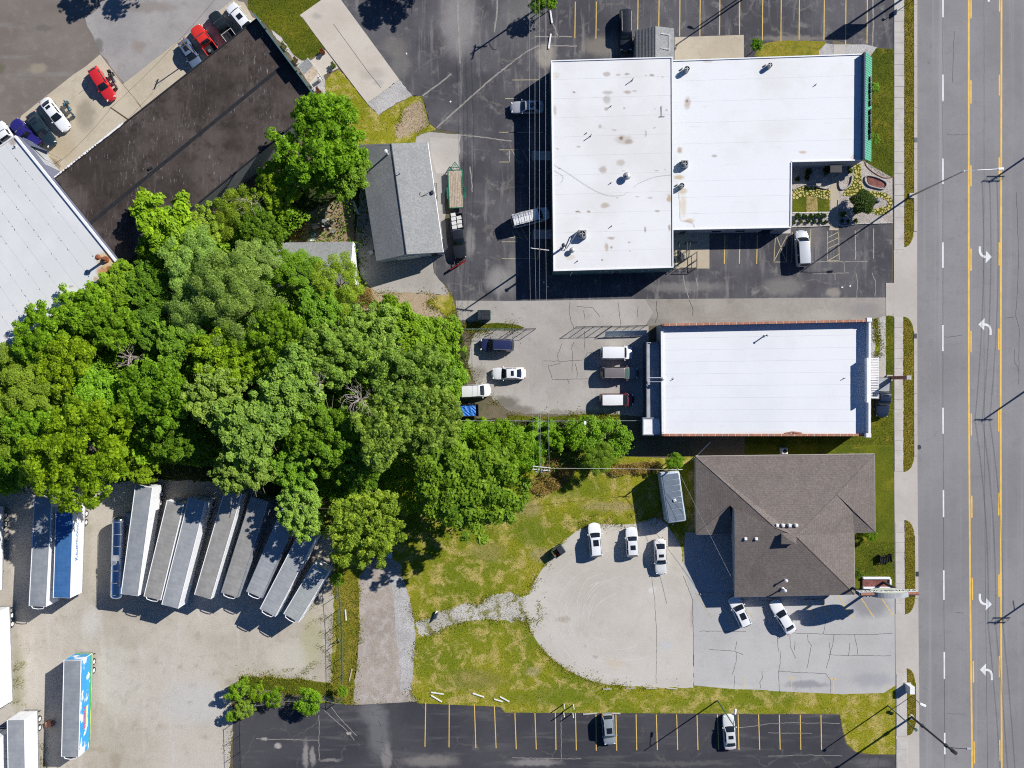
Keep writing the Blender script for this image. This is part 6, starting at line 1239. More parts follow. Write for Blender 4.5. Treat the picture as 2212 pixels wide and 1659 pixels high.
# white box trailer by the office
pts = [(2, 2, 1280, 765), (2, 2, 1448, 762), (2, 2, 1500, 1188), (2, 2, 1352, 1200)]; hb = 3.1
q4 = [W(*p, hb) for p in pts]; a, b_ = (q4[0] + q4[1]) / 2, (q4[2] + q4[3]) / 2; d = b_ - a; L, w = d.length, (q4[0] - q4[1]).length * .98; mid = (a + b_) / 2
t = thing('enclosed_trailer', 'white enclosed trailer with panelled grey roof beside the office', 'trailer', (mid.x, mid.y, .03), math.atan2(d.y, d.x))
B['trailer_blue_grey'] = plain('trailer_blue_grey', (.42, .48, .54), .45, .1, var=.06); B['panel_grey'] = plain('panel_grey', (.15, .185, .225), .5, .1, var=.1)
m = MB(); m.box((0, 0, (hb + .6) / 2), (L, w, hb - .6), 0, .16); m.build('body', B['trailer_blue_grey'], t, False, True)
for k in range(8):
    X = -L / 2 + .22 + (L - .44) * (k + .5) / 8; m = MB(); m.box((X, 0, hb + .025), ((L - .44) / 8 - .05, w - .42, .05), 0, .02); m.build('roof_panel', B['panel_grey'], t, False)
m = MB(); m.box((L * .06, .08, hb + .12), (.42, .42, .2), .2, .05); m.build('roof_vent', B['white'], t, False)
for x in (-.45, .45):
    for sg in (-1, 1): wheel(t, CARW, x - .6, sg * (w / 2 - .1))
m = MB(); m.tube([(L / 2, -.6, .5), (L / 2 + 1.1, 0, .5), (L / 2, .6, .5)], .06, 6); m.build('drawbar', B['dark_steel'], t, False)
for sg in (-1, 1): m = MB(); m.box((-L / 2 - .01, sg * w * .23, 1.7), (.04, w * .42, 2.1)); m.build('rear_door', B['white'], t, False)
m = MB(); m.box((0, 0, .5), (L * .96, w * .8, .2)); m.build('chassis', B['dark_steel'], t, False)

# green flatbed with planks
a, b_ = W(1, 0, 1720, 1472, .8), W(1, 1, 1732, 132, .8); d = a - b_; L = d.length; mid = (a + b_) / 2; w = 2.0
t = thing('flatbed_trailer', 'green flatbed trailer with plank deck beside the grey garage', 'trailer', (mid.x, mid.y, .03), math.atan2(d.y, d.x))
for k in range(8): m = MB(); m.box((0, -w / 2 + w * (k + .5) / 8, .72 + rnd.uniform(0, .01)), (L, w / 8 - .025, .05), 0, .008); m.build('plank', B['plank'], t, False)
for sg in (-1, 1):
    m = MB(); m.box((0, sg * (w / 2 + .07), .7), (L + .1, .12, .2), 0, .02); m.build('side_rail', B['green_paint'], t, False)
    m = MB(); m.box((-.6, sg * (w / 2 + .24), .72), (1.7, .26, .06), 0, .02); m.build('mudguard', B['green_paint'], t, False)
    for x in (-1.0, -.2): wheel(t, SMALLW, x, sg * (w / 2 + .22))
    rp = MB(); y = sg * (w / 2 + .55)
    for yy in (y - .15, y + .15): rp.tube([(-L * .1, yy, 1.15), (L * .38, yy, 1.15)], .03, 5)
    for k in range(9): rp.tube([(-L * .1 + L * .06 * k, y - .15, 1.15), (-L * .1 + L * .06 * k, y + .15, 1.15)], .02, 4)
    rp.build('ramp', B['dark_steel'], t, False)
m = MB(); m.tube([(L / 2, -.9, .65), (L / 2 + 1.3, 0, .65), (L / 2, .9, .65)], .06, 6); m.tube([(L / 2 + .45, -.55, .68), (L / 2 + .45, .55, .68)], .05, 5); m.tube([(L / 2, -.4, .66), (L / 2 + 1.0, 0, .66), (L / 2, .4, .66)], .04, 5); m.build('drawbar', B['green_paint'], t, False)
m = MB(); m.box((-L / 2 - .06, 0, .68), (.12, w, .2)); m.build('tail_beam', B['green_paint'], t, False)
m = MB(); m.box((L / 2 + .05, 0, .68), (.12, w, .2)); m.build('head_beam', B['green_paint'], t, False)

# small utility trailer with tarp
a, b_ = W(1, 2, 1758, 232, .6), W(1, 2, 1922, 225, .6); d = b_ - a; L = d.length; mid = (a + b_) / 2; w = 1.75
t = thing('utility_trailer', 'small black utility trailer filled with a blue tarpaulin', 'trailer', (mid.x, mid.y, .03), math.atan2(d.y, d.x))
m = MB(); m.box((0, 0, .55), (L, w, .1)); m.build('floor', B['black'], t, False)
for sg in (-1, 1):
    m = MB(); m.box((0, sg * w / 2, .8), (L, .06, .5)); m.build('side_board', B['black'], t, False); m = MB(); m.box((sg * L / 2, 0, .8), (.06, w - .1, .5)); m.build('end_board', B['black'], t, False); wheel(t, SMALLW, 0, sg * (w / 2 + .15))
m = MB(); q = random.Random(3); m.grid([[(-L / 2 + .08 + (L - .45) * i / 9, -w / 2 + .08 + (w - .16) * j / 7, .88 + q.uniform(-.08, .1)) for j in range(8)] for i in range(10)][::-1]); m.build('tarpaulin', B['tarp_blue'], t, False)
m = MB(); m.tube([(-L / 2, -.3, .5), (-L / 2 - .9, 0, .5), (-L / 2, .3, .5)], .04, 5); m.build('drawbar', B['black'], t, False)
# dumpsters
def dumpster(label, c, r, x, y, rz, size, lidded):
    p = W(c, r, x, y, 1.3); a, b_, h = size; t = thing('dumpster', label, 'dumpster', (p.x, p.y, .04), rz)
    for sx, sy, dx, dy in ((0, 1, a, .06), (0, -1, a, .06), (1, 0, .06, b_ - .1), (-1, 0, .06, b_ - .1)): m = MB(); m.box((sx * a / 2, sy * b_ / 2, h / 2 + .1), (dx, dy, h)); m.build('side', B['green_steel'], t, False)
    m = MB(); m.box((0, 0, .16), (a, b_, .08)); m.build('floor', B['rust'], t, False)
    n_ = 2
    for k in range(n_):
        if not lidded and k == 0: continue
        m = MB(); m.box((-a / 4 + a / 2 * k, 0, h + .14), (a / 2 - .04, b_ + .06, .06), 0, .02); ld = m.build('lid', B['dark_steel'], t, False)
        for j in range(6): m = MB(); m.box((-a / 4 + a / 2 * k, -b_ / 2 + b_ * (j + .5) / 6, h + .185), (a / 2 - .1, .05, .03)); m.build('rib', B['dark_steel'], ld, False)
    for sg in (-1, 1): m = MB(); m.box((0, sg * (b_ / 2 + .07), h * .65), (a * .7, .1, .18)); m.build('lift_pocket', B['green_steel'], t, False)
    if not lidded:
        m = MB(); q = random.Random(8)
        for k in range(14): m.box((-a / 2 + .1 + q.uniform(0, a * .42), q.uniform(-b_ * .4, b_ * .4), .5 + q.uniform(0, .3)), (.4, .3, .2), q.uniform(0, 3))
        m.build('rubbish', B['rust'], t, False)
dumpster('dark ribbed dumpster at the top of the rear yard', 1, 1, 1970, 1062, 0, (1.9, 1.35, 1.3), True); dumpster('small half-open rusty dumpster at the edge of the gravel lot', 2, 2, 402, 1450, .62, (1.75, 1.2, 1.2), False)
# ------------------------------------------------------------------ poles, lamps, wires
def pole(name, label, cat, base, h, r0=.16, r1=.1, mat='wood'):
    t = thing(name, label, cat, (base.x, base.y, 0)); m = MB(); m.cyl((0, 0, 0), (0, 0, h), r0, r1, 10); m.build('pole', B[mat], t, False); return t
def crossarm(t, z, L, ang, off=0, mat='wood', ins=4):
    m = MB(); m.box((off * -math.sin(ang), off * math.cos(ang), z), (L, .11, .13), ang); a = m.build('crossarm', B[mat], t, False)
    for k in range(ins):
        u = -L / 2 + .12 + (L - .24) * k / max(1, ins - 1); m = MB(); m.cyl((u * math.cos(ang), u * math.sin(ang), z + .05), (u * math.cos(ang), u * math.sin(ang), z + .28), .05, .035, 8); m.build('insulator', B['offwhite'], a, False)
def lamp_arm(t, z, dx, dy, rise=.3, head='white', mat='steel'):
    m = MB(); m.tube([(0, 0, z), (dx * .4, dy * .4, z + rise), (dx, dy, z + rise)], .05, 6); a = m.build('lamp_arm', B[mat], t, False)
    m = MB(); m.box((dx * 1.08, dy * 1.08, z + rise - .02), (.75, .3, .16), math.atan2(dy, dx), .05); m.build('lamp_head', B[head], a, False)
def wires(label, a, b, sag=.4, r=.022, mat='dark_steel', n=14):
    m = MB(); a, b = Vector(a), Vector(b); m.tube([a.lerp(b, i / n) - Vector((0, 0, sag * 4 * (i / n) * (1 - i / n))) for i in range(n + 1)], r, 5)
    return tag(m.build('power_line', B[mat]), label, 'power line')
B['wire'] = plain('wire_alu', (.55, .54, .52), .45, .5, var=.05)
pN = W(2, 0, 245, 55); p1 = W(2, 1, 222, 585); p2 = W(2, 2, 232, 669)
tN = pole('utility_pole', 'wooden utility pole behind the bush at the top edge', 'utility pole', pN, 8.3); crossarm(tN, 7.9, 2.2, 1.35); crossarm(tN, 7.0, 1.7, .1)
m = MB(); m.tube([(0, 0, 6.2), (.9, -.9, 6.4), (1.2, -1.2, 6.2)], .04, 5); m.build('lamp_arm', B['steel'], tN, False)
tP1 = pole('utility_pole', 'utility pole with single crossarm between the parking lot and white-roofed block', 'utility pole', p1, 8.9); crossarm(tP1, 8.7, 2.55, -.12, 0, 'offwhite')
tP2 = pole('utility_pole', 'utility pole with double crossarm and transformers in the hedge', 'utility pole', p2, 10.0); crossarm(tP2, 9.8, 2.45, -.1, -.15, 'offwhite'); crossarm(tP2, 9.75, 2.45, -.1, .25, 'offwhite')
for k in (-.7, 0, .75): m = MB(); m.cyl((k, -.35, 8.8), (k, -.35, 9.6), .22, .22, 12); m.dome((k, -.35, 9.6), .22, .08); m.build('transformer', B['tarp_grey'], tP2, False)
for i, (xa, x1, xb) in enumerate(((155, 150, 190), (200, 198, 240), (238, 238, 250), (293, 292, 322))):
    lab = ['outermost', 'second', 'third', 'innermost'][i]
    z = 9.0
    top = W(2, 0, xa, -200, 8.6); mid_ = W(2, 1, x1, 462, 9.0); bot = W(2, 2, xb, 728, 10.0)
    wires(f'{lab} pale overhead wire from the top edge to the single-crossarm pole', top, mid_, .5, .014, 'wire'); wires(f'{lab} pale overhead wire from the single-crossarm pole to the hedge pole', mid_, bot, .9, .013, 'wire')
p3 = W(2, 2, 1362, 704); t3_ = pole('utility_pole', 'short service pole behind the enclosed trailer', 'utility pole', p3, 5.5, .13, .09); m = MB(); m.tube([(-.9, 0, 5.4), (.7, 0, 5.4)], .05, 5); m.build('crossarm', B['offwhite'], t3_, False)
wires('pale wire from the hedge pole to the service pole', W(2, 2, 330, 728, 9.7), (p3.x, p3.y, 5.4), .4, .016, 'wire'); wires('pale service drop from the service pole along the office roof', (p3.x, p3.y, 5.4), W(2, 3, 1920, 60, 3.2), .25, .016, 'wire'); wires('black twisted service cable from the service pole over the gravel lot', (p3.x, p3.y, 5.3), W(2, 3, 1640, 120, 3.5), .5, .018, 'black')
p4 = W(2, 2, 598, 306); t4_ = pole('lamp_post', 'floodlight post on the fence above the hedge', 'lamp post', p4, 5.6, .09, .07, 'steel'); m = MB(); m.box((.0, -.25, 5.65), (.36, .5, .2), 0, .05); m.build('lamp_head', B['white'], t4_, False)
# tall street lamp
ps = W(3, 1, 1235, 35); tS = pole('street_lamp', 'tall galvanised street lamp reaching over the road', 'street lamp', ps, 13.2, .15, .07, 'steel'); m = MB(); m.tube([(0, 0, 13.1), (1.6, .05, 13.35), (4.4, .2, 13.4)], .05, 6); m.build('lamp_arm', B['steel'], tS, False); m = MB(); m.box((4.7, .22, 13.4), (.8, .34, .16), .04, .05); m.build('lamp_head', B['white'], tS, False); m = MB(); m.box((0, 0, .15), (.8, .8, .3), 0, .04); m.build('footing', B['concrete'], tS, False)
pa = W(3, 3, 1035, 1120); tA_ = pole('lamp_post', 'green lamp post on the corner lawn beside the sidewalk', 'lamp post', pa, 7.6, .1, .07, 'green_steel'); m = MB(); m.box((.1, -.1, 7.62), (.4, .4, .14), .7); m.build('lamp_head', B['green_steel'], tA_, False)
pb = W(2, 3, 1775, 1075); tB_ = pole('lamp_post', 'green lamp post with white lamp arm above the silver sedan', 'lamp post', pb, 8.7, .1, .07, 'green_steel'); lamp_arm(tB_, 8.0, .25, 1.7, .1, 'white', 'green_steel')
pc_ = W(3, 3, 1235, 1038); tC_ = pole('sign_post', 'short post with a white lamp beside the traffic cabinet', 'post', pc_, 2.7, .05, .05, 'green_steel'); m = MB(); m.box((.25, -.15, 2.75), (1.0, .36, .2), -.4, .06); m.build('lamp_head', B['white'], tC_, False)
pu = W(3, 3, 1238, 1215); tU = pole('utility_pole', 'tall dark utility pole leaning over the road at the bottom corner', 'utility pole', pu, 10.9, .17, .12, 'dark_steel'); lamp_arm(tU, 9.4, 2.6, -.15, .2, 'tarp_grey', 'dark_steel'); m = MB(); m.cyl((.3, -.2, 9.8), (.3, -.2, 10.7), .26, .26, 12); m.build('transformer', B['dark_steel'], tU, False); m = MB(); m.cyl((0, 0, .02), (0, 0, .12), .42, .4, 14); m.build('collar', B['offwhite'], tU, False)
for k, z in ((0, 3.0), (1, 9.0)): m = MB(); m.box((0, 0, z), (.42, .42, .5), 0, .05); m.build('bracket_box', B['dark_steel'], tU, False)
p = W(3, 3, 1245, 990, 1.4); t = thing('traffic_cabinet', 'white utility cabinet on the verge near the bottom corner', 'cabinet', (p.x, p.y, .1)); m = MB(); m.box((0, 0, .72), (.75, 1.15, 1.3), 0, .03); m.build('cabinet', B['white'], t, False); m = MB(); m.box((-.39, 0, .75), (.03, .9, 1.0)); m.build('door', B['offwhite'], t, False); m = MB(); m.box((0, 0, .05), (.95, 1.4, .12)); m.build('plinth', B['concrete'], t, False)
# poles across the road whose shadows reach the carriageway
east = []
for i, (c, r, ex, ey, lab) in enumerate(((3, 0, 1905, 1578, 'far-side utility pole opposite the shop garden'), (3, 2, 1842, 322, 'far-side utility pole opposite the white-roofed store'), (3, 3, 1955, 415, 'far-side utility pole opposite the concrete lot'))):
    e = W(c, r, ex, ey); h = 9.4; b_ = e + Vector((.824, .566, 0)) * (h * 1.534); b_.z = 0
    t = pole('utility_pole', lab, 'utility pole', b_, h, .17, .12); crossarm(t, h - .25, 2.6, 0, 0); east.append((b_, h))
    if i != 1: crossarm(t, h - .8, 2.6, 0, .2)
    if i == 2: m = MB(); m.tube([(0, 0, 7.0), (0, 1.6, 7.2)], .05, 5); m.build('lamp_arm', B['steel'], t, False)
for j in range(2):
    for k, off in enumerate((-1.1, 0, 1.1)):
        a, b_ = east[j], east[j + 1]; wires(f'far-side overhead wire, {["west", "middle", "east"][k]} strand of the {["upper", "lower"][j]} span', a[0] + Vector((off, 0, a[1] - .1)), b_[0] + Vector((off, 0, b_[1] - .1)), .5, .02)
for k, off in enumerate((-1.1, 0, 1.1)): wires(f'far-side overhead wire, {["west", "middle", "east"][k]} strand leaving the bottom edge', east[2][0] + Vector((off, 0, 9.3)), east[2][0] + Vector((off + 3, -60, 9.3)), .6, .02)
# things standing just beyond the top edge that shade the lot
pq = W(2, 0, 1992, -5); tq = pole('lamp_post', 'twin lamp post at the top edge of the striped parking', 'lamp post', pq, 8.0, .12, .09, 'green_steel'); lamp_arm(tq, 7.6, -.6, -.9, .1); 
pq = W(2, 0, 1972, -22); tq = pole('lamp_post', 'slimmer lamp post beside the twin lamp post at the top edge', 'lamp post', pq, 5.6, .08, .07, 'green_steel'); lamp_arm(tq, 5.4, -.6, .2, .1)
a = W(3, 0, 1105, -100); t = thing('pole_sign', 'double-posted sign board beyond the top edge of the parking lot', 'sign', (a.x, a.y, 0))
for dx in (0, 2.6): m = MB(); m.cyl((dx, -.5, 0), (dx, -.5, 8.2), .16, .14, 8); m.build('post', B['dark_steel'], t, False)
m = MB(); m.box((1.3, -.5, 7.0), (3.4, .35, 2.4), 0, .05); m.build('board', B['white'], t, False)
a = W(3, 0, 1262, -2); t = pole('road_sign', 'diamond warning sign on the verge at the top edge', 'road sign', a, 3.7, .05, .05, 'steel'); m = MB(); m.box((0, 0, 2.6), (.05, .8, .8)); o = m.build('sign_plate', B['yellow_sign'] if 'yellow_sign' in B else B['offwhite'], t, False); m = MB(); m.cyl((0, 0, 3.6), (0, .3, 3.75), .12, .16, 8); m.build('beacon', B['dark_steel'], t, False)
# mast behind the warehouse edge
a = W(0, 0, 1222, 1112); tM = pole('utility_pole', 'wooden pole against the warehouse wall on the concrete apron', 'utility pole', a, 8.6, .14, .1)
wires('black cable from the wall pole towards the upper lot', (a.x, a.y, 8.5), W(0, 0, 1860, -10, 8.5), .6, .016, 'black'); wires('black cable from the wall pole down past the pale roof', (a.x, a.y, 8.5), W(0, 0, 470, 1440, 6.0), .5, .016, 'black')
a = W(0, 0, 1640, 420); tm = pole('utility_pole', 'utility pole standing behind the blue-grey sedan', 'utility pole', Vector((a.x + 1.0, a.y - 1.2, 0)), 4.9, .09, .08); crossarm(tm, 4.8, 1.6, 1.2, 0, 'wood', 2)

# ------------------------------------------------------------------ pawnbroker's sign
zc = 5.7; a, b_ = W(3, 3, 770, 148, zc), W(3, 3, 1285, 140, zc); L = (b_ - a).length; mid = (a + b_) / 2
tp_ = thing('pawnbroker_sign', 'long pawnbrokers sign board with oval panel standing over the sidewalk', 'sign', (mid.x, mid.y, 0), math.atan2(b_.y - a.y, b_.x - a.x))
for x in (-3.6, 2.2): m = MB(); m.box((x, .0, 2.6), (.3, .3, 5.2)); m.build('post', B['dark_steel'], tp_, False)
m = MB(); m.box((0, 0, zc), (L, .5, 1.25), 0, .03); m.build('board', B['navy_wall'], tp_, False)
B['sign_white'] = plain('sign_white', (.74, .76, .72), .4, var=.04); B['sign_cream'] = plain('sign_cream', (.62, .64, .52), .4, var=.06)
m = MB(); m.box((0, .265, zc), (L - .12, .03, 1.12)); m.build('face', B['sign_white'], tp_, False)
m = MB(); m.box((0, -.265, zc), (L - .12, .03, 1.12)); m.build('face', B['sign_white'], tp_, False)
for x, w_ in ((-L / 2 + 1.4, 2.3), (L / 2 - 1.0, 1.9)): m = MB(); m.box((x, .05, zc + .66), (w_, .34, .07)); m.build('top_cap', B['terracotta'], tp_, False)
el = MB(); n_ = 36; ring = [(.3 + 2.7 * math.cos(2 * math.pi * i / n_), 1.5 * math.sin(2 * math.pi * i / n_)) for i in range(n_)]
el.add([(x, -.42, zc + z) for x, z in ring] + [(x, .28, zc + z) for x, z in ring], [(i, (i + 1) % n_, n_ + (i + 1) % n_, n_ + i) for i in range(n_)] + [tuple(reversed(range(n_, 2 * n_))), tuple(range(n_))]); el.build('oval_panel', B['tarp_grey'], tp_, False)
f2 = MB(); rr = [(.3 + 2.55 * math.cos(2 * math.pi * i / n_), 1.38 * math.sin(2 * math.pi * i / n_)) for i in range(n_)]
f2.add([(x, .287, zc + z) for x, z in rr], [tuple(reversed(range(n_)))]); f2.build('oval_face', B['sign_cream'], tp_, False)
m = MB(); m.box((0, .295, zc), (L - .3, .02, .86)); m.build('name_strip', B['sign_white'], tp_, False)
B['ink'] = plain('sign_ink', (.012, .014, .02), .5, var=.1)
text_part(tp_, 'PAWNBROKERS', 1.12, B['ink'], Matrix(((-1, 0, 0, 0), (0, 0, 1, .312), (0, 1, 0, zc), (0, 0, 0, 1))))
text_part(tp_, 'PAWNBROKERS', 1.12, B['ink'], Matrix(((1, 0, 0, 0), (0, 0, -1, -.45), (0, 1, 0, zc), (0, 0, 0, 1))))
# raised planting bed under it
a, b_ = W(3, 3, 810, 25), W(3, 3, 1045, 85); t = thing('planter_bed', 'white walled planting bed behind the pawnbrokers sign', 'planter', ((a.x + b_.x) / 2, (a.y + b_.y) / 2, 0)); dx, dy = abs(b_.x - a.x), abs(a.y - b_.y) + .4
for sx, sy, w_, d_ in ((0, .5, dx, .3), (0, -.5, dx, .3), (.5, 0, .3, dy - .3)): m = MB(); m.box((sx * dx, sy * dy, .25), (w_, d_, .5), 0, .03); m.build('wall', B['white'], t, False)
m = MB(); m.box((-.1, 0, .14), (dx - .2, dy - .3, .28)); m.build('soil', G['mulch'], t, False)
# brown pylon by the pale store
a = W(3, 1, 1045, 1606); t = thing('brick_pylon', 'square brown brick pylon on the lawn beside the sidewalk', 'pylon', (a.x, a.y, 0)); m = MB(); m.box((0, 0, 2.8), (.55, .5, 5.6)); m.build('shaft', B['brown_brick'], t, False); m = MB(); m.box((0, 0, .15), (.9, .85, .3), 0, .03); m.build('footing', B['concrete'], t, False); m = MB(); m.box((0, 0, 5.65), (.65, .6, .1)); m.build('cap', B['concrete'], t, False)

# ------------------------------------------------------------------ fences
def fence(label, pts, h=1.9, mat='steel', gap=2.4, name='chain_link_fence', group=None, mesh=True):
    w = [W(*p) if len(p) == 4 else D(*p) for p in pts]; t = thing(name, label, 'fence', (w[0].x, w[0].y, 0), 0, group)
    for a, b_ in zip(w, w[1:]):
        d = b_ - a; n_ = max(1, round(d.length / gap))
        for k in range(n_ + 1):
            q3 = a.lerp(b_, k / n_); m = MB(); m.cyl((q3.x, q3.y, 0), (q3.x, q3.y, h + .05), .045, .045, 7); m.build('post', B[mat], t)
        m = MB(); m.tube([(a.x, a.y, h), (b_.x, b_.y, h)], .03, 6); m.build('top_rail', B[mat], t)
        m = MB(); m.tube([(a.x, a.y, .15), (b_.x, b_.y, .15)], .02, 5); m.build('bottom_rail', B[mat], t)
        if mesh:
            m = MB(); n2 = int(d.length / .3)
            for k in range(n2 + 1):
                for s_ in (0, 1):
                    u0, u1 = k / n2, min(1, max(0, (k + (4 if s_ else -4)) / n2)); q0, q1 = a.lerp(b_, u0), a.lerp(b_, u1)
                    m.tube([(q0.x, q0.y, .1), (q1.x, q1.y, h)], .006, 3)
            o = m.build('chain_mesh', B[mat], t); o['kind'] = 'stuff'
    return t
fence('chain-link fence along the north edge of the rear yard', [(1, 1, 1800, 1190), (2, 1, 0, 1190), (2, 1, 40, 1186)], 2.0, 'green_steel')
def gate(label, pts): return fence(label, pts, 1.9, 'dark_steel', 1.25, 'yard_gate')
gate('dark chain-link gate leaf beside the dumpster', [(2, 1, 45, 1192), (2, 1, 200, 1186)]); gate('dark chain-link gate leaf across the yard entrance', [(2, 1, 550, 1172), (2, 1, 850, 1165)]); gate('dark chain-link gate leaf against the store corner', [(2, 1, 855, 1168), (2, 1, 1150, 1160)])
fence('pale chain-link fence between the rear yard and the hedge', [(1, 2, 1760, 312), (2, 2, 300, 316), (2, 2, 1125, 312)], 1.9, 'steel')
fence('chain-link fence between the truck yard and the gravel drive', [(1, 3, 715, 30), (1, 3, 745, 400), (1, 3, 750, 850), (1, 3, 745, 1060)], 2.0, 'green_steel'); fence('chain-link fence by the dark asphalt at the bottom edge', [(0, 3, 2075, 1230), (0, 3, 2085, 1659), (0, 3, 2085, 2000)], 2.0, 'dark_steel'); fence('pale chain-link fence behind the bushes of the southern lot', [(0, 3, 2090, 1100), (1, 3, 300, 1040), (1, 3, 600, 1030), (1, 3, 740, 1062)], 1.8, 'steel')
# translucent sheet leaning on the gate
a = W(2, 1, 800, 1250, 0); b_ = W(2, 1, 1155, 1240, 0); t = MB(); t.box(((a.x + b_.x) / 2, (a.y + b_.y) / 2 + .25, .75), ((b_ - a).length, .05, .1)); 
m = MB(); m.add([(a.x, a.y, .1), (b_.x, b_.y, .1), (b_.x, b_.y + .75, 1.3), (a.x, a.y + .75, 1.3), (a.x, a.y - .03, .1), (b_.x, b_.y - .03, .1), (b_.x, b_.y + .72, 1.33), (a.x, a.y + .72, 1.33)], [(3, 2, 1, 0), (4, 5, 6, 7), (0, 1, 5, 4), (2, 3, 7, 6)]); tag(m.build('sheet_metal', B['pale_wall']), 'pale blue metal sheets leaning on the gate beside the store', 'metal sheet')

# ------------------------------------------------------------------ small things
def post(label, c, r, x, y, h=.95, rad=.08, mat='white', group=None):
    p = W(c, r, x, y); t = thing('bollard', label, 'bollard', (p.x, p.y, 0), 0, group); m = MB(); m.cyl((0, 0, 0), (0, 0, h), rad, rad, 10); m.dome((0, 0, h), rad, .05); m.build('post', B[mat], t, False); m = MB(); m.cyl((0, 0, h * .78), (0, 0, h * .9), rad * 1.05, rad * 1.05, 10); m.build('band', B['yellow_band'], t, False)
B['yellow_band'] = plain('yellow_band', (.7, .5, .08), .6, var=.1)
for x, y, l in ((448, 1105, 'upper white bollard nearer the gravel drive at the lawn edge'), (528, 1112, 'upper white bollard nearer the silver suv at the lawn edge'), (445, 1178, 'lower white bollard nearer the gravel drive at the lawn edge'), (524, 1184, 'lower white bollard nearer the silver suv at the lawn edge')): post(l, 2, 3, x, y, 1.5)
def beam(name, label, cat, c, r, x0, y0, x1, y1, w=.18, h=.14, mat='concrete', z=.03):
    a, b_ = W(c, r, x0, y0), W(c, r, x1, y1); m = MB(); d = b_ - a; m.box(((a.x + b_.x) / 2, (a.y + b_.y) / 2, z + h / 2), (d.length, w, h), math.atan2(d.y, d.x), .03); return tag(m.build(name, B[mat]), label, cat)
beam('wheel_stop', 'tilted wheel stop beside the silver suv', 'wheel stop', 2, 3, 612, 1193, 735, 1183); beam('wheel_stop', 'wheel stop in front of the silver suv', 'wheel stop', 2, 3, 815, 1182, 935, 1186)
beam('wheel_stop', 'shaded wheel stop farther from the office wall', 'wheel stop', 2, 3, 1620, 155, 1740, 152); beam('wheel_stop', 'shaded wheel stop against the office wall', 'wheel stop', 2, 3, 1797, 157, 1912, 153); beam('wheel_stop', 'shaded wheel stop under the pawnbrokers sign', 'wheel stop', 3, 3, 310, 208, 430, 208); beam('wheel_stop', 'broken wheel stop lying slanted in the sign shadow', 'wheel stop', 3, 3, 455, 215, 520, 172)
for i, (x0, y0, x1, y1) in enumerate(((980, 968, 1070, 967), (1155, 968, 1248, 970), (1330, 968, 1428, 976), (785, 976, 860, 975))): beam('wheel_stop', ['weathered kerb block third from the concrete lot on the lawn edge', 'weathered kerb block second from the concrete lot on the lawn edge', 'weathered kerb block nearest the concrete lot on the lawn edge', 'half-buried kerb block farthest along the gravel edge'][i], 'kerb block', 2, 3, x0, y0, x1, y1, .16, .1, 'concrete')
for i, (x0, y0, x1, y1) in enumerate(((1510, 1004, 1622, 1020), (1512, 1030, 1605, 1086), (1870, 1012, 1970, 1045), (2105, 1040, 2188, 1085), (2055, 1062, 2130, 1085), (805, 910, 830, 800), (772, 290, 780, 385))): beam('timber', ['pale timber lying nearest the gravel drive mouth', 'white painted timber with a bracket by the drive mouth', 'lone pale timber on the lawn between two others', 'thin timber farthest along the southern lawn', 'short white timber with a cross piece on the southern lawn', 'weathered timber standing among weeds left of the drive', 'thin pale board on the grass strip by the fence'][i], 'timber', 1, 3, x0, y0, x1, y1, .2, .12, 'offwhite' if i != 5 else 'plank')
p = W(1, 3, 1552, 340, .6); t = thing('bench', 'white metal bench on the gravel track', 'bench', (p.x, p.y, .02), 1.25); m = MB(); m.box((0, 0, .42), (1.25, .36, .06), 0, .02); m.build('seat', B['white'], t, False); m = MB(); m.box((0, -.24, .68), (1.25, .06, .4), 0, .02); m.build('backrest', B['dark_steel'], t, False)
for x in (-.5, .5): m = MB(); m.box((x, 0, .2), (.08, .34, .4)); m.build('leg', B['dark_steel'], t, False)
p = W(1, 2, 1148, 1485, .8); t = thing('utility_box', 'pale grey utility box at the head of the gravel drive', 'utility box', (p.x, p.y, .02)); m = MB(); m.box((0, 0, .4), (.55, .7, .8), 0, .05); m.build('cabinet', B['pale_wall'], t, False); m = MB(); m.box((0, 0, .03), (.8, .95, .08)); m.build('plinth', B['concrete'], t, False)
p = W(3, 2, 1020, 1515, .6); t = thing('iron_bench', 'black iron slatted bench on the office lawn', 'bench', (p.x, p.y, .03), .1)
for k in range(7): m = MB(); m.box((-.75 + .25 * k, 0, .48), (.1, 1.2, .05), 0, .01); m.build('slat', B['black'], t, False)
for k in range(7): m = MB(); m.box((-.75 + .25 * k, .62, .8), (.1, .05, .55), 0, .01); m.build('back_slat', B['black'], t, False)
for x in (-.85, .85): m = MB(); m.box((x, .1, .32), (.07, 1.2, .64)); m.build('arm_frame', B['black'], t, False)
p = W(1, 3, 705, 555, .5); t = thing('fence_brace', 'white painted post leaning by the truck yard fence', 'post', (p.x, p.y, .02)); m = MB(); m.tube([(0, 0, 0), (.5, .3, 1.6)], .06, 6); m.tube([(.15, -.35, .05), (.4, .25, 1.2)], .05, 6); m.build('brace', B['white'], t, False)
p = W(0, 3, 418, 1285, .6); t = thing('pallet_stack', 'orange-brown pallet stack in the dairy trailer shadow', 'pallets', (p.x, p.y, .02), .1)
for k in range(4): m = MB(); m.box((0, 0, .1 + .15 * k), (.9, .9, .1), .06 * k, .02); m.build('pallet', B['terracotta'], t, False)
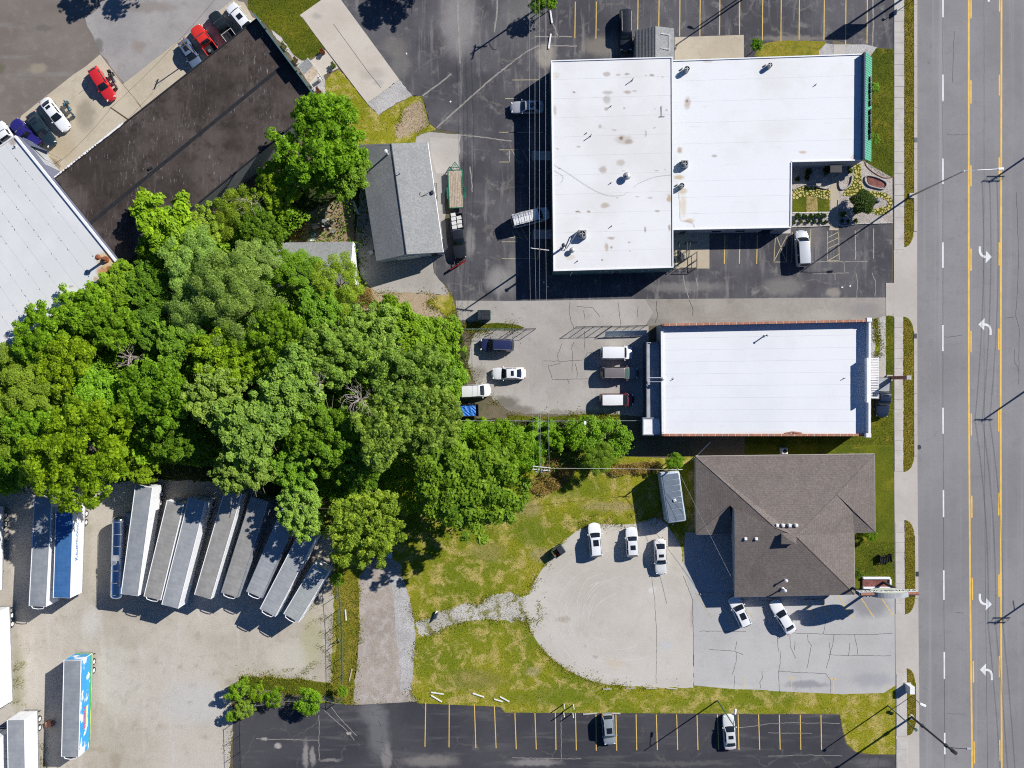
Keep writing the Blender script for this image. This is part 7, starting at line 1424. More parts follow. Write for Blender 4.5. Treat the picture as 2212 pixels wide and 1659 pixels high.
# junk in the dirt yard
q = random.Random(4)
p = W(1, 1, 625, 290); t = thing('scrap_heap', 'heap of scrap metal and stones in the dirt yard', 'scrap heap', (p.x, p.y, .02))
for k in range(16): m = MB(); m.box((q.uniform(-1, 1), q.uniform(-.8, .9), .15), (q.uniform(.2, .5), q.uniform(.15, .4), q.uniform(.15, .4)), q.uniform(0, 3), .03); m.build('scrap_piece', B[q.choice(('dark_steel', 'concrete', 'steel', 'rust'))], t, False)
for x, y, s_, lab, mt in ((592, 258, .5, 'grey barrel beside the scrap heap', 'tarp_grey'), (675, 348, .5, 'dark bucket at the lower end of the scrap heap', 'dark_steel'), (515, 300, .8, 'weathered crate in the middle of the dirt yard', 'plank'), (503, 370, .75, 'dark green bin by the low shed', 'green_steel'), (1000, 525, .6, 'white box in the shade of the grey garage', 'white')):
    p = W(1, 1, x, y); t = thing('yard_barrel' if s_ < .6 else 'yard_crate', lab, 'barrel' if s_ < .6 else 'crate', (p.x, p.y, .03), .4); m = MB(); 
    if s_ < .6: m.cyl((0, 0, 0), (0, 0, .6), .26, .26, 14); m.build('body', B[mt], t, False); m = MB(); m.cyl((0, 0, .6), (0, 0, .63), .28, .28, 14); m.build('lid', B['steel'], t, False)
    else: m.box((0, 0, s_ * .4), (s_, s_ * .75, s_ * .8), 0, .03); m.build('body', B[mt], t, False); m = MB(); m.box((0, 0, s_ * .82), (s_ * 1.04, s_ * .8, .05)); m.build('lid', B[mt], t, False)
p = W(1, 1, 480, 412); beam('plastic_sheet', 'white plastic sheet on the ground by the low shed', 'plastic sheet', 1, 1, 442, 412, 518, 410, .55, .06, 'white'); beam('timber', 'bright plank lying in the dirt yard by the low shed', 'timber', 1, 1, 520, 400, 570, 372, .18, .1, 'plank')
beam('timber', 'bright plank standing in the dry weeds of the dirt yard', 'timber', 1, 1, 555, 225, 572, 275, .14, .1, 'plank'); beam('white_pipe', 'white pipe lying beside the grey garage under the tree', 'pipe', 1, 1, 845, 80, 885, 195, .3, .2, 'white')
for i, (x0, y0, x1, y1) in enumerate(((330, 95, 345, 205), (335, 295, 315, 425))): beam('wheel_stop', ['white kerb block under the wires beside the bush', 'white kerb block above the pale patch under the wires'][i], 'kerb block', 2, 0, x0, y0, x1, y1, .25, .15, 'white')
beam('timber', 'thin white strip lying between the store and the office', 'timber', 2, 2, 1555, 655, 1710, 500, .12, .1, 'white', .2)  # straight white strip across the gap, paler than the ground around it
for i, (c, r, x, y) in enumerate(((3, 1, 640, 824), (3, 1, 708, 813), (2, 1, 275, 780), (2, 1, 308, 818), (1, 0, 1680, 880), (1, 0, 1300, 465))):
    p = W(c, r, x, y); m = MB(); m.box((p.x, p.y, .05), (.28, .2, .05), i, .015); tag(m.build('litter_scrap', B['white']), ['round white litter scrap on the asphalt by the alley', 'white paper scrap on the asphalt by the alley', 'white litter scrap deep in the wall shadow', 'larger white litter scrap deep in the wall shadow', 'white litter scrap on the asphalt near the lawn corner', 'white patch of litter by the concrete pad'][i], 'litter')
# ------------------------------------------------------------------ foliage
def leaf_mat(name, trans=.3):
    n = NT(name, .6, 0, .25)
    oi = n.t.nodes.new('ShaderNodeObjectInfo'); at = n.t.nodes.new('ShaderNodeAttribute'); at.attribute_name = 'lv'
    c = oi.outputs['Color']
    dark = n.mix(1.0, c, (.58, .66, .62), 'MULTIPLY'); lite = n.mix(1.0, c, (1.45, 1.28, 1.1), 'MULTIPLY')
    col = n.mix(at.outputs['Fac'], dark, lite)
    n.t.links.new(col, n.b.inputs['Base Color'])
    tr = n.t.nodes.new('ShaderNodeBsdfTranslucent'); n.t.links.new(n.mix(1.0, col, (1.25, 1.25, .55), 'MULTIPLY'), tr.inputs[0])
    mx = n.t.nodes.new('ShaderNodeMixShader'); mx.inputs[0].default_value = trans
    n.t.links.new(n.b.outputs[0], mx.inputs[1]); n.t.links.new(tr.outputs[0], mx.inputs[2])
    n.t.links.new(mx.outputs[0], n.t.nodes['Material Output'].inputs[0]); return n.m
LEAF = leaf_mat('leaf', .4); GRASS = leaf_mat('grass_blade', .2)
def leaves_mesh(name, pos, nrm, size, aspect, seed, mat, lv=None):
    r = np.random.default_rng(seed); n = len(pos)
    nrm = nrm / np.linalg.norm(nrm, axis=1, keepdims=True)
    a = r.normal(size=(n, 3)); a -= nrm * (a * nrm).sum(1, keepdims=True); a /= np.linalg.norm(a, axis=1, keepdims=True)
    b = np.cross(nrm, a); s = size[:, None]
    v = np.empty((n, 4, 3)); v[:, 0] = pos - a * s * .5; v[:, 1] = pos + b * s * aspect * .5 + nrm * s * .1; v[:, 2] = pos + a * s * .5 - nrm * s * .12; v[:, 3] = pos - b * s * aspect * .5 + nrm * s * .1
    me = bpy.data.meshes.new(name); me.vertices.add(4 * n); me.vertices.foreach_set('co', v.reshape(-1))
    me.loops.add(4 * n); me.loops.foreach_set('vertex_index', np.arange(4 * n, dtype=np.int32))
    me.polygons.add(n); me.polygons.foreach_set('loop_start', np.arange(0, 4 * n, 4, dtype=np.int32)); me.polygons.foreach_set('loop_total', np.full(n, 4, np.int32))
    at = me.attributes.new('lv', 'FLOAT', 'POINT'); at.data.foreach_set('value', np.repeat(r.random(n) if lv is None else lv, 4).astype(np.float32))
    me.materials.append(mat); me.update(calc_edges=True); me.validate(); return me
def crown_mesh(seed, R, hh, ncl, nlf, ls, asp, clr=.30, flat=.5, droop=0.0, fill=.55):
    """clusters of leaves spread through an uneven dome; origin at the crown's foot"""
    r = np.random.default_rng(seed); P, N, Sz, LV = [], [], [], []
    lob = [(r.uniform(0, 6.28), r.uniform(.7, 1.12)) for _ in range(7)]
    for c in range(ncl):
        th = r.uniform(0, 2 * math.pi); rr = R * math.sqrt(r.uniform(0, 1)) ** .9
        k = 1.0
        for a, s_ in lob: k *= 1 + (s_ - 1) * max(0, math.cos(th - a)) ** 4
        rr *= k * r.uniform(.72, 1.0)
        top = hh * (.62 + .38 * math.sqrt(max(0.02, 1 - (rr / (R * 1.08)) ** 2))); z = top * r.uniform(fill + .12, 1.0) if r.random() < .8 else top * r.uniform(.2, .65)
        cr = R * clr * r.uniform(.6, 1.25); n = max(12, int(nlf / ncl * (cr / (R * clr)) ** 2))
        d = r.normal(size=(n, 3)); d /= np.linalg.norm(d, axis=1, keepdims=True); d[:, 2] = np.abs(d[:, 2]) * .85 - .12
        rad = cr * r.random(n) ** .38
        p = np.array([rr * math.cos(th), rr * math.sin(th), z]) + d * rad[:, None] * np.array([1, 1, flat])
        p[:, 2] -= droop * (np.hypot(p[:, 0], p[:, 1]) / R) ** 2
        nn = d * .42 + np.array([.28, .19, .62]) + r.normal(size=(n, 3)) * .36
        P.append(p); N.append(nn); Sz.append(ls * np.clip(r.lognormal(-.12, .38, n), .35, 2.0)); LV.append(np.clip(r.normal(.5, .22, n) + r.uniform(-.22, .22), 0, 1))
    return leaves_mesh('crown', np.concatenate(P), np.concatenate(N), np.concatenate(Sz), asp, seed + 1, LEAF, np.concatenate(LV))
def trunk_mesh(seed, h, R, hh, r0, n=9):
    q = random.Random(seed); m = MB(); top = h + hh * .45
    m.tube([(0, 0, 0), (q.uniform(-.1, .1), q.uniform(-.1, .1), h * .5), (q.uniform(-.2, .2), q.uniform(-.2, .2), h), (q.uniform(-.3, .3), q.uniform(-.3, .3), top)], r0, 8, r0 * .35)
    for k in range(n):
        a = 2 * math.pi * k / n + q.uniform(-.3, .3); z0 = h * q.uniform(.7, 1.05); L = R * q.uniform(.5, .85)
        m.tube([(0, 0, z0), (L * .4 * math.cos(a), L * .4 * math.sin(a), z0 + hh * .25), (L * math.cos(a + .1), L * math.sin(a + .1), z0 + hh * q.uniform(.35, .6))], r0 * .42, 6, r0 * .1)
    me = bpy.data.meshes.new('trunk'); me.from_pydata(m.v, [], m.f); me.materials.append(B['bark']); me.update(); return me
# templates: crown radius 4.5 m, crown depth 4.5, clear stem 3.6
TPL = {}
for k, a in dict(maple=(18000, .28, .62, .13, .8), cotton=(24000, .22, .72, .11, .85), feather=(26000, .26, .30, .19, .8), catalpa=(4400, .60, .62, .22, .5), shrub=(8000, .31, .5, .22, .7)).items():
    nl, ls, asp, clr, flat = a
    TPL[k] = [(crown_mesh(100 * i + len(k), 4.5, 4.6, int(.9 / clr ** 2 * 2.9), nl, ls, asp, clr, flat, .6 if k == 'feather' else 0), trunk_mesh(i + 3, 3.4, 4.5, 4.6, .26)) for i in range(3)]
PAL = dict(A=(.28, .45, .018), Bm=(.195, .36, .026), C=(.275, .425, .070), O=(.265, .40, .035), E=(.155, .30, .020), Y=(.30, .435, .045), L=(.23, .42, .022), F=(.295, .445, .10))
tcount = [0]; WOOD = 'trees of the wood'; HEDGE = 'bushes of the hedge behind the fence'
def tree(label, x, y, r, kind, pal, h=9.5, name=None, cat='tree', group=None, squash=1.0):
    """x, y, r: where the crown shows (survey units); h: full height in metres"""
    R = r * (1.22 if group == WOOD else 1.25 if group == HEDGE else 1.0) / S * (H - h * .7) / H; s_ = R / 4.5; base = D(x, y, h * .68)
    i = tcount[0] % 3; tcount[0] += 1
    t = thing(name or {'maple': 'maple_tree', 'cotton': 'cottonwood_tree', 'feather': 'willow_tree', 'catalpa': 'catalpa_tree', 'shrub': 'shrub'}[kind], label, cat, (base.x, base.y, 0), rnd.uniform(0, 6.28), group)
    zs_ = h / 8.2
    tr = link('trunk', TPL[kind][i][1], t); tr.scale = (min(s_, 1.2), min(s_, 1.2), zs_)
    cr = link('crown', TPL[kind][i][0], t); cr.scale = (s_, s_ * rnd.uniform(.92, 1.08), max(s_ * .72, zs_ * .62) * squash if kind != 'shrub' else zs_ * 1.6)
    cr.location = (0, 0, 4.3 * zs_ if kind != 'shrub' else .15)
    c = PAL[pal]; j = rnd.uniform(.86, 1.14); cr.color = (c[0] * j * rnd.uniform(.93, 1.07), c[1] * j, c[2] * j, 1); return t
for a in (
    ('big rounded maple overhanging the corner of the dark warehouse', 700, 318, 92, 'maple', 'L', 11.0), ('maple between the grey garage and the dark warehouse', 752, 372, 52, 'maple', 'Bm', 8.5),
    ('yellow-green tree below the big rounded maple by the dirt yard', 602, 400, 52, 'maple', 'A', 8.5), ('dense tree above the dirt yard beside the garage', 686, 385, 36, 'maple', 'Bm', 7.5),
    ('bright broad-leaved catalpa against the dark warehouse edge', 368, 478, 62, 'catalpa', 'A', 9.5), ('small bright catalpa just below the broad-leaved one', 340, 540, 36, 'catalpa', 'A', 8.0),
    ('yellowish tree along the warehouse wall beside the catalpa', 445, 492, 46, 'maple', 'Y', 7.5), ('olive tree with bare twigs by the warehouse wall', 520, 462, 52, 'feather', 'O', 7.5), ('round green tree beside the dirt yard', 568, 500, 50, 'maple', 'Bm', 8.5),
    ('soft grey-green willow nearest the pale roof corner', 420, 575, 66, 'feather', 'F', 10.5), ('soft grey-green willow in the middle of the slope', 490, 612, 74, 'feather', 'F', 11.5), ('grey-green willow above the low shed', 560, 570, 50, 'feather', 'F', 9.0), ('lower grey-green willow of the middle group', 525, 680, 74, 'feather', 'F', 11.5), ('grey-green willow left of the middle group', 425, 665, 58, 'feather', 'F', 10.0),
    ('feathery tree spreading over the low shed roof', 645, 592, 50, 'feather', 'L', 7.5), ('olive feathery tree at the gable of the low shed', 728, 615, 54, 'feather', 'O', 7.5), ('dark tree in the gap below the low shed', 690, 665, 50, 'maple', 'Bm', 8.0),
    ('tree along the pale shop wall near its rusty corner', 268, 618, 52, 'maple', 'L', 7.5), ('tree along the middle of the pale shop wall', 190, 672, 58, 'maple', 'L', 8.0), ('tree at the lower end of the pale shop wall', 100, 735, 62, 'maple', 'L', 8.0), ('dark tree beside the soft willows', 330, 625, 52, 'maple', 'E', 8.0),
    ('yellowish tree hugging the picture edge below the pale roof', 18, 800, 52, 'feather', 'O', 7.5), ('green tree with light tips above the dead branches', 258, 705, 56, 'maple', 'L', 9.0), ('bright clumped tree between the dead branches and the edge', 150, 785, 62, 'maple', 'A', 9.0), ('dark tree beside the dead branches', 335, 700, 50, 'maple', 'E', 8.0),
    ('tree left of the bright central maple', 395, 745, 54, 'cotton', 'Bm', 9.5), ('bright yellow-green maple in the heart of the wood', 498, 772, 70, 'maple', 'A', 11.0), ('bright layered maple above the long silver trailer', 352, 850, 74, 'maple', 'L', 11.0), ('tree between the bright layered maple and the picture edge', 215, 855, 58, 'maple', 'L', 9.0), ('yellow-green tree close to the picture edge', 80, 850, 60, 'feather', 'O', 9.0), ('olive tree low on the picture edge', 15, 920, 56, 'feather', 'O', 8.5), ('tree hidden behind the broad tree over the parked trailers', 90, 930, 60, 'maple', 'L', 9.0),
    ('broad flat-topped tree hanging over the two leading trailers', 172, 975, 112, 'cotton', 'A', 12.5), ('small bright tree right of the broad one over the trailers', 312, 1005, 36, 'maple', 'A', 6.5), ('bright tree at the picture edge above the trailers', 22, 1020, 48, 'maple', 'L', 8.0),
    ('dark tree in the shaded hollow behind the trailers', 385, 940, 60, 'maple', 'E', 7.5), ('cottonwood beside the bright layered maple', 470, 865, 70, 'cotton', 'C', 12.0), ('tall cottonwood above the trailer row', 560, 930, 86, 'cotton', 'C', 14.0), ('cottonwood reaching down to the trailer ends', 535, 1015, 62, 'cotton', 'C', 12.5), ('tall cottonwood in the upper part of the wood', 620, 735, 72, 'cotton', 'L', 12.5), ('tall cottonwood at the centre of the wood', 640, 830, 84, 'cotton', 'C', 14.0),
    ('cottonwood beside the bare dead crown', 720, 760, 72, 'cotton', 'C', 13.5), ('cottonwood above the bare dead crown', 800, 740, 66, 'cotton', 'C', 12.0), ('cottonwood facing the weedy bank', 868, 715, 60, 'maple', 'L', 9.5), ('dense tree at the corner beside the navy suv', 945, 745, 54, 'maple', 'L', 8.5), ('small bright bush-like tree on the weedy bank', 838, 665, 26, 'maple', 'L', 5.0),
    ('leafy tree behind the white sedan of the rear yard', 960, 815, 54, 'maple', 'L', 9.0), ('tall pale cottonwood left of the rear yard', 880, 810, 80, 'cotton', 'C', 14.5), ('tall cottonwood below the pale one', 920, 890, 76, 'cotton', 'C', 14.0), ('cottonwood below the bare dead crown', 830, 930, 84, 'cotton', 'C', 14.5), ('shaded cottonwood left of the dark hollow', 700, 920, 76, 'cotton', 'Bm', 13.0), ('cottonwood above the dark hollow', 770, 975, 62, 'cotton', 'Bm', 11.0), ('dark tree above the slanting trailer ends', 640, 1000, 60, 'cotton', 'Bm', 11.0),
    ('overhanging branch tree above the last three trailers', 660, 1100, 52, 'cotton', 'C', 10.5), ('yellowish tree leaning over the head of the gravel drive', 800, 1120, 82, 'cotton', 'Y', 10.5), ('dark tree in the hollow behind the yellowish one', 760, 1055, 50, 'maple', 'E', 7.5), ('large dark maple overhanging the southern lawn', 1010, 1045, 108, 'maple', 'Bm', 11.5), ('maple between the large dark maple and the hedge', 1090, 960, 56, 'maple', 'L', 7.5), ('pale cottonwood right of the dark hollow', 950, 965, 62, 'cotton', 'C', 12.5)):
    tree(*a, group=WOOD)
HEDGE = 'bushes of the hedge behind the fence'
for a in (('first hedge bush beside the blue tarpaulin trailer', 1025, 955, 22), ('second hedge bush along the fence from the trailer', 1080, 960, 22), ('hedge bush beside the power lines', 1135, 962, 22), ('hedge bush right of the hedge pole', 1200, 950, 20), ('hedge bush under the floodlight post', 1260, 945, 40), ('large hedge bush at the fence end by the store', 1320, 945, 46), ('olive bush below the large hedge bush', 1290, 985, 34), ('low hedge bush below the hedge pole', 1150, 985, 32), ('bush linking the large dark maple and the hedge', 1090, 1010, 36)):
    tree(a[0], a[1], a[2], a[3], 'shrub' if 'olive' not in a[0] else 'feather', 'L' if 'olive' not in a[0] else 'O', 3.6 if 'olive' not in a[0] else 4.0, 'hedge_bush', 'bush', HEDGE)
for a in (('spiky green bush behind the enclosed trailer', 1455, 996, 24, 'feather', 'L', 3.0), ('bush growing at the wires on the top edge', 1186, 4, 24, 'maple', 'L', 4.0), ('small bush by the overhead wires at the top edge', 1160, 14, 20, 'feather', 'E', 3.5),
          ('bush at the fence corner of the truck yard', 513, 1492, 26, 'shrub', 'L', 3.0), ('yellowish bush below the truck yard fence corner', 525, 1532, 24, 'shrub', 'Y', 2.6), ('small low bush at the edge of the yard shadow', 500, 1546, 15, 'feather', 'L', 2.4), ('bush left of the round one by the southern lot', 590, 1508, 26, 'shrub', 'L', 2.4), ('sparse bush between the others by the southern lot', 556, 1500, 24, 'shrub', 'A', 2.4), ('round bush drooping over the southern lot', 668, 1516, 36, 'shrub', 'L', 3.2), ('weedy bush at the foot of the gravel drive', 742, 1492, 15, 'maple', 'L', 2.6), ('sapling in the weeds by the sage trailer', 728, 1252, 16, 'feather', 'L', 2.6),
          ('small round tree by the tan pad and white roof', 1634, 99, 16, 'maple', 'L', 3.6), ('shrub under the sign rack nearer the top', 1887, 190, 13, 'feather', 'L', 1.5), ('shrub under the sign rack nearer the garden', 1887, 300, 14, 'feather', 'L', 1.5), ('round bush at the office corner by the street', 1880, 1155, 16, 'shrub', 'L', 1.7), ('dark red shrub by the white planting bed', 1852, 1240, 12, 'shrub', 'E', 1.6)):
    t = tree(a[0], a[1], a[2], a[3], a[4], a[5], a[6], 'small_bush', 'bush')
    if 'dark red' in a[0]: t.children[1].color = (.10, .012, .015, 1)
# vine-covered hedge along the fence
r = np.random.default_rng(51); n_ = 30000; u = r.uniform(0, 1, n_); x_ = 1000 + 225 * u; wid = 20 + 10 * np.sin(x_ * .05) + 6 * np.sin(x_ * .17); v = r.uniform(-1, 1, n_); y_ = 936 + 4 * np.sin(x_ * .03) + v * wid
hz = (1.5 + .5 * np.sin(x_ * .21 + y_ * .1) + .35 * np.sin(y_ * .33)) * (1 - .55 * np.abs(v) ** 3) - r.exponential(.18, n_); p = D(1110, 936)
t = thing('vine_hedge', 'low vine-covered hedge running along the pale fence', 'hedge', (p.x, p.y, 0))
me = leaves_mesh('foliage', np.stack([(x_ - CX) / S - p.x, (CY - y_) / S - p.y, np.clip(hz, .05, 3)], 1), r.normal(size=(n_, 3)) * .4 + np.array([.25, .17, .8]), r.uniform(.14, .36, n_), .65, 52, LEAF, np.clip(.5 + .3 * np.sin(x_ * .12) * np.cos(y_ * .2) + r.normal(0, .2, n_), 0, 1)); o = link('foliage', me, t); o.color = PAL['L'] + (1,)
for k in range(12): m = MB(); q3 = D(1008 + 18 * k, 936 + rnd.uniform(-8, 8)); m.cyl((q3.x - p.x, q3.y - p.y, 0), (q3.x - p.x, q3.y - p.y, 1.1), .05, .03, 6); m.build('stem', B['bark'], t, False)
# trees beyond the top edge whose shade reaches the lots
tree('tree beyond the top edge shading the concrete pad', 955, -128, 58, 'maple', 'L', 9.5, group='trees beyond the top edge'); tree('tree beyond the top edge shading the upper corner lot', 250, -136, 46, 'maple', 'L', 9.5, group='trees beyond the top edge'); tree('second tree beyond the top edge over the upper corner lot', 335, -124, 32, 'maple', 'L', 9.0, group='trees beyond the top edge')
# dead crowns
def dead_tree(label, x, y, r, h, seed, n=26):
    q = random.Random(seed); base = D(x, y, h * .8); R = r / S; t = thing('dead_tree', label, 'dead tree', (base.x, base.y, 0))
    m = MB(); m.cyl((0, 0, 0), (0, 0, h * .8), .22, .12, 8); m.build('trunk', B['bark'], t, False)
    for k in range(n):
        a = q.uniform(0, 6.28); L = R * q.uniform(.5, 1.1); z0 = h * q.uniform(.7, .85); pts = [(0, 0, z0)]; x_, y_, z_ = 0, 0, z0
        for j in range(5):
            a += q.uniform(-.8, .8); x_ += L / 5 * math.cos(a); y_ += L / 5 * math.sin(a); z_ += h * .05 * q.uniform(-.2, 1); pts.append((x_, y_, z_))
        m = MB(); m.tube(pts, .028, 4, .01)
        for j in (2, 3, 4):
            px, py, pz = pts[j]; a2 = a + q.uniform(-1.2, 1.2); m.tube([(px, py, pz), (px + L * .2 * math.cos(a2), py + L * .2 * math.sin(a2), pz + .2)], .016, 4, .008)
        m.build('branch', B['deadwood'], t, False)
dead_tree('bare bleached dead crown in the middle of the wood', 778, 862, 44, 14.5, 2, 34); dead_tree('dead grey branches showing above the long silver trailer trees', 283, 770, 32, 9.2, 3, 24); dead_tree('bare grey twigs by the dark warehouse wall', 545, 440, 34, 8.6, 5, 14); dead_tree('bare twigs among the upper cottonwoods', 690, 825, 26, 15.0, 6, 9)

# ------------------------------------------------------------------ ground cover that cannot be counted
def scatter(polys, n, seed, excl=()):
    r = np.random.default_rng(seed); X, Y = [], []
    bb = [(np.asarray(p).min(0), np.asarray(p).max(0)) for p in polys]; ar = np.array([np.prod(h - l) for l, h in bb]); ar = ar / ar.sum()
    for p, (lo, hi), f in zip(polys, bb, ar):
        q_ = int(n * f) + 1; x = r.uniform(lo[0], hi[0], q_); y = r.uniform(lo[1], hi[1], q_); k = inside(p, x, y); X.append(x[k]); Y.append(y[k])
    x, y = np.concatenate(X), np.concatenate(Y); k = np.ones(len(x), bool)
    for p in excl: k &= ~inside(p, x, y)
    return x[k], y[k], r
W2 = lambda pts: [tuple(D(a, b).xy) for a, b in pts]
INNER = [(-120, 790), (0, 790), (150, 710), (270, 620), (345, 575), (480, 520), (560, 480), (640, 460), (690, 480), (600, 560), (640, 640), (760, 660), (830, 690), (960, 720), (980, 790), (970, 900), (1080, 930), (1060, 1060), (960, 1110), (860, 1090), (700, 1060), (600, 1020), (480, 1000), (300, 990), (180, 1010), (-120, 1040)]
x, y, r = scatter([W2(INNER)], 190000, 8); n_ = len(x)
hm = 3.2 + 3.6 * (.5 + .5 * np.sin(x * .9 + 1.7 * np.sin(y * .7)) * np.cos(y * 1.05 + 1.2 * np.sin(x * .5))) + .5 * np.sin(x * 2.6) * np.cos(y * 2.9)
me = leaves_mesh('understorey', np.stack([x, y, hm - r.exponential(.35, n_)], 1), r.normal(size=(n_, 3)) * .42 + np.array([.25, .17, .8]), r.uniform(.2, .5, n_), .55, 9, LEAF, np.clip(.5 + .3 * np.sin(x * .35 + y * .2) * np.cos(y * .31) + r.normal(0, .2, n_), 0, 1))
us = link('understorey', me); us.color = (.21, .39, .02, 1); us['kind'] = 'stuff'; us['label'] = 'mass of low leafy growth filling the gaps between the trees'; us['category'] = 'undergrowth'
x, y, r = scatter([W2(FOREST)], 60000, 5)
n_ = len(x); hmap = .4 + 1.8 * np.abs(np.sin(x * .55 + 1.3 * np.sin(y * .4)) * np.cos(y * .6))
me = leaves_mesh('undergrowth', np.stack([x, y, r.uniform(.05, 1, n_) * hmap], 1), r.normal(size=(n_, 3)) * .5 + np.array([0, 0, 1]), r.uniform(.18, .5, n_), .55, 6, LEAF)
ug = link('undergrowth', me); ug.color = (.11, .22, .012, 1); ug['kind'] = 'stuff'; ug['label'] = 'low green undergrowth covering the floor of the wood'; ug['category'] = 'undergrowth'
def blades(name, polys, n, seed, excl, col, size=(.05, .16), label='', hgt=.06, clump=False):
    x, y, r = scatter(polys, n, seed, excl); k = len(x)
    if clump: kk = np.sin(x * 1.15 + 2.2 * np.sin(y * .8)) * np.cos(y * 1.3 + 1.7 * np.sin(x * .7)) > r.uniform(.1, 1.1, k); x, y = x[kk], y[kk]; k = len(x)
    pat = .5 + .5 * np.sin(x * .5 + 2 * np.sin(y * .37)) * np.cos(y * .61 + np.sin(x * .3))
    me = leaves_mesh(name, np.stack([x, y, .035 + r.uniform(.3, 1, k) * hgt], 1), r.normal(size=(k, 3)) * .8 + np.array([0, 0, .8]), r.uniform(*size, k), .35, seed, GRASS, np.clip(r.normal(.5, .25, k) * .7 + pat * .3, 0, 1))
    o = link(name, me); o.color = col + (1,); o['kind'] = 'stuff'; o['label'] = label; o['category'] = 'grass'; return o
hard = SHEETS['gravel_lot'] + SHEETS['concrete_lot'] + SHEETS['gravel_track'] + SHEETS['gravel_drive'] + SHEETS['parking_lot'] + SHEETS['truck_yard'] + SHEETS['shaded_ground'] + SHEETS['concrete_pad'] + SHEETS['gravel_strip'] + SHEETS['front_walk'] + SHEETS['concrete_apron'] + SHEETS['driveway_apron'][:1]
blades('grass', SHEETS['lawn'][1:3], 170000, 21, [h for h in hard if h not in SHEETS['gravel_track']], (.22, .24, .010), label='short mown grass, green with straw patches, on the southern lawn')
blades('grass', SHEETS['lawn'][:1] + SHEETS['lawn'][3:] + SHEETS['grass_strip'], 130000, 22, hard, (.09, .12, .005), label='short dark green grass on the lawns beside the buildings')
for vp in SHEETS['verge']: pass
x, y, r = scatter(SHEETS['verge'], 30000, 23); k = len(x)
me = leaves_mesh('grass', np.stack([x, y, .1 + r.uniform(.3, 1, k) * .06], 1), r.normal(size=(k, 3)) * .8 + np.array([0, 0, .8]), r.uniform(.06, .17, k), .35, 24, GRASS); o = link('grass', me); o.color = (.24, .20, .02, 1); o['kind'] = 'stuff'; o['label'] = 'dry olive grass on the verges between sidewalk and road'; o['category'] = 'grass'
# weeds creeping over the yard edges
wp = [W2(T(0, 3, [(100, 560), (260, 560), (300, 1000), (420, 1250), (420, 1659), (340, 1659), (180, 1150), (90, 1150)])), W2(T(1, 3, [(430, 200), (650, 60), (650, 900), (420, 880), (0, 870), (0, 820), (430, 780)])), W2(T(2, 2, [(430, 1100), (1300, 1120), (1300, 1330), (1100, 1280), (600, 1230), (480, 1330)]))]
blades('weeds', wp, 26000, 31, (), (.21, .22, .04), (.08, .22), 'sparse weeds creeping over the gravel edges', .12, True)['category'] = 'weeds'
# grass and weeds fraying the hard edges
rr_ = np.random.default_rng(41); X, Y = [], []
for nm, k in (('gravel_lot', 5200), ('gravel_drive', 3600), ('gravel_track', 4200), ('truck_yard', 2600), ('bare_patch', 700), ('weed_patch', 2600), ('rear_yard', 2600), ('grass_strip', 2600)):
    for P in SHEETS[nm]:
        A = np.asarray(P); Bn = np.roll(A, -1, 0); L_ = np.linalg.norm(Bn - A, axis=1); ok = (np.abs(A[:, 0]) < 80) & (np.abs(A[:, 1]) < 60); L_ = L_ * ok
        if nm == 'gravel_lot': L_ = L_ * (A[:, 0] < 24.5) * (np.roll(A, -1, 0)[:, 0] < 24.5)
        if nm == 'rear_yard': L_ = L_ * (A[:, 1] < 9.5) * (A[:, 0] < -.5)
        if nm == 'truck_yard': L_ = L_ * (A[:, 1] < -22)
        if L_.sum() == 0: continue
        i = rr_.choice(len(A), k, p=L_ / L_.sum()); u = rr_.random(k)[:, None]; p_ = A[i] + (Bn[i] - A[i]) * u + rr_.normal(0, .32, (k, 2)) * rr_.choice((.6, 1, 2.2), (k, 1)); X.append(p_[:, 0]); Y.append(p_[:, 1])
x, y = np.concatenate(X), np.concatenate(Y); k_ = np.ones(len(x), bool)
for P in SHEETS['parking_lot'] + SHEETS['alley'] + SHEETS['driveway_apron']: k_ &= ~inside(P, x, y)
k_ &= (np.sin(x * 1.3 + 2 * np.sin(y * .9)) + np.cos(y * 1.1 + x * .4)) > rr_.uniform(-.9, .9, len(x)); x, y = x[k_], y[k_]; k = len(x)
me = leaves_mesh('weeds', np.stack([x, y, .04 + rr_.uniform(.2, 1, k) * .1], 1), rr_.normal(size=(k, 3)) * .7 + np.array([0, 0, .8]), rr_.uniform(.08, .24, k), .4, 42, GRASS); o = link('weeds', me); o.color = (.24, .25, .03, 1); o['kind'] = 'stuff'; o['label'] = 'ragged weeds fringing the gravel and paved edges'; o['category'] = 'weeds'
dw = [W2(T(2, 2, [(330, 620), (460, 590), (560, 720), (480, 860), (300, 960), (140, 930), (120, 850), (250, 780)])), W2(T(2, 2, [(760, 760), (900, 690), (1280, 660), (1250, 760), (900, 790)])), W2(T(1, 1, [(880, 820), (1000, 830), (1050, 1000), (960, 1000), (870, 960)])), W2(T(1, 1, [(290, 330), (430, 210), (440, 300), (380, 420), (300, 420)]))]
x, y, r = scatter(dw, 26000, 33); k = len(x)
me = leaves_mesh('dry_weeds', np.stack([x, y, r.uniform(.05, .9, k) * (.5 + .5 * np.sin(x * 1.7) * np.cos(y * 1.9))], 1), r.normal(size=(k, 3)) * .7 + np.array([0, 0, .7]), r.uniform(.15, .45, k), .16, 34, GRASS); o = link('dry_weeds', me); o.color = (.36, .26, .085, 1); o['kind'] = 'stuff'; o['label'] = 'tall straw-coloured dry weeds in clumps'; o['category'] = 'weeds'

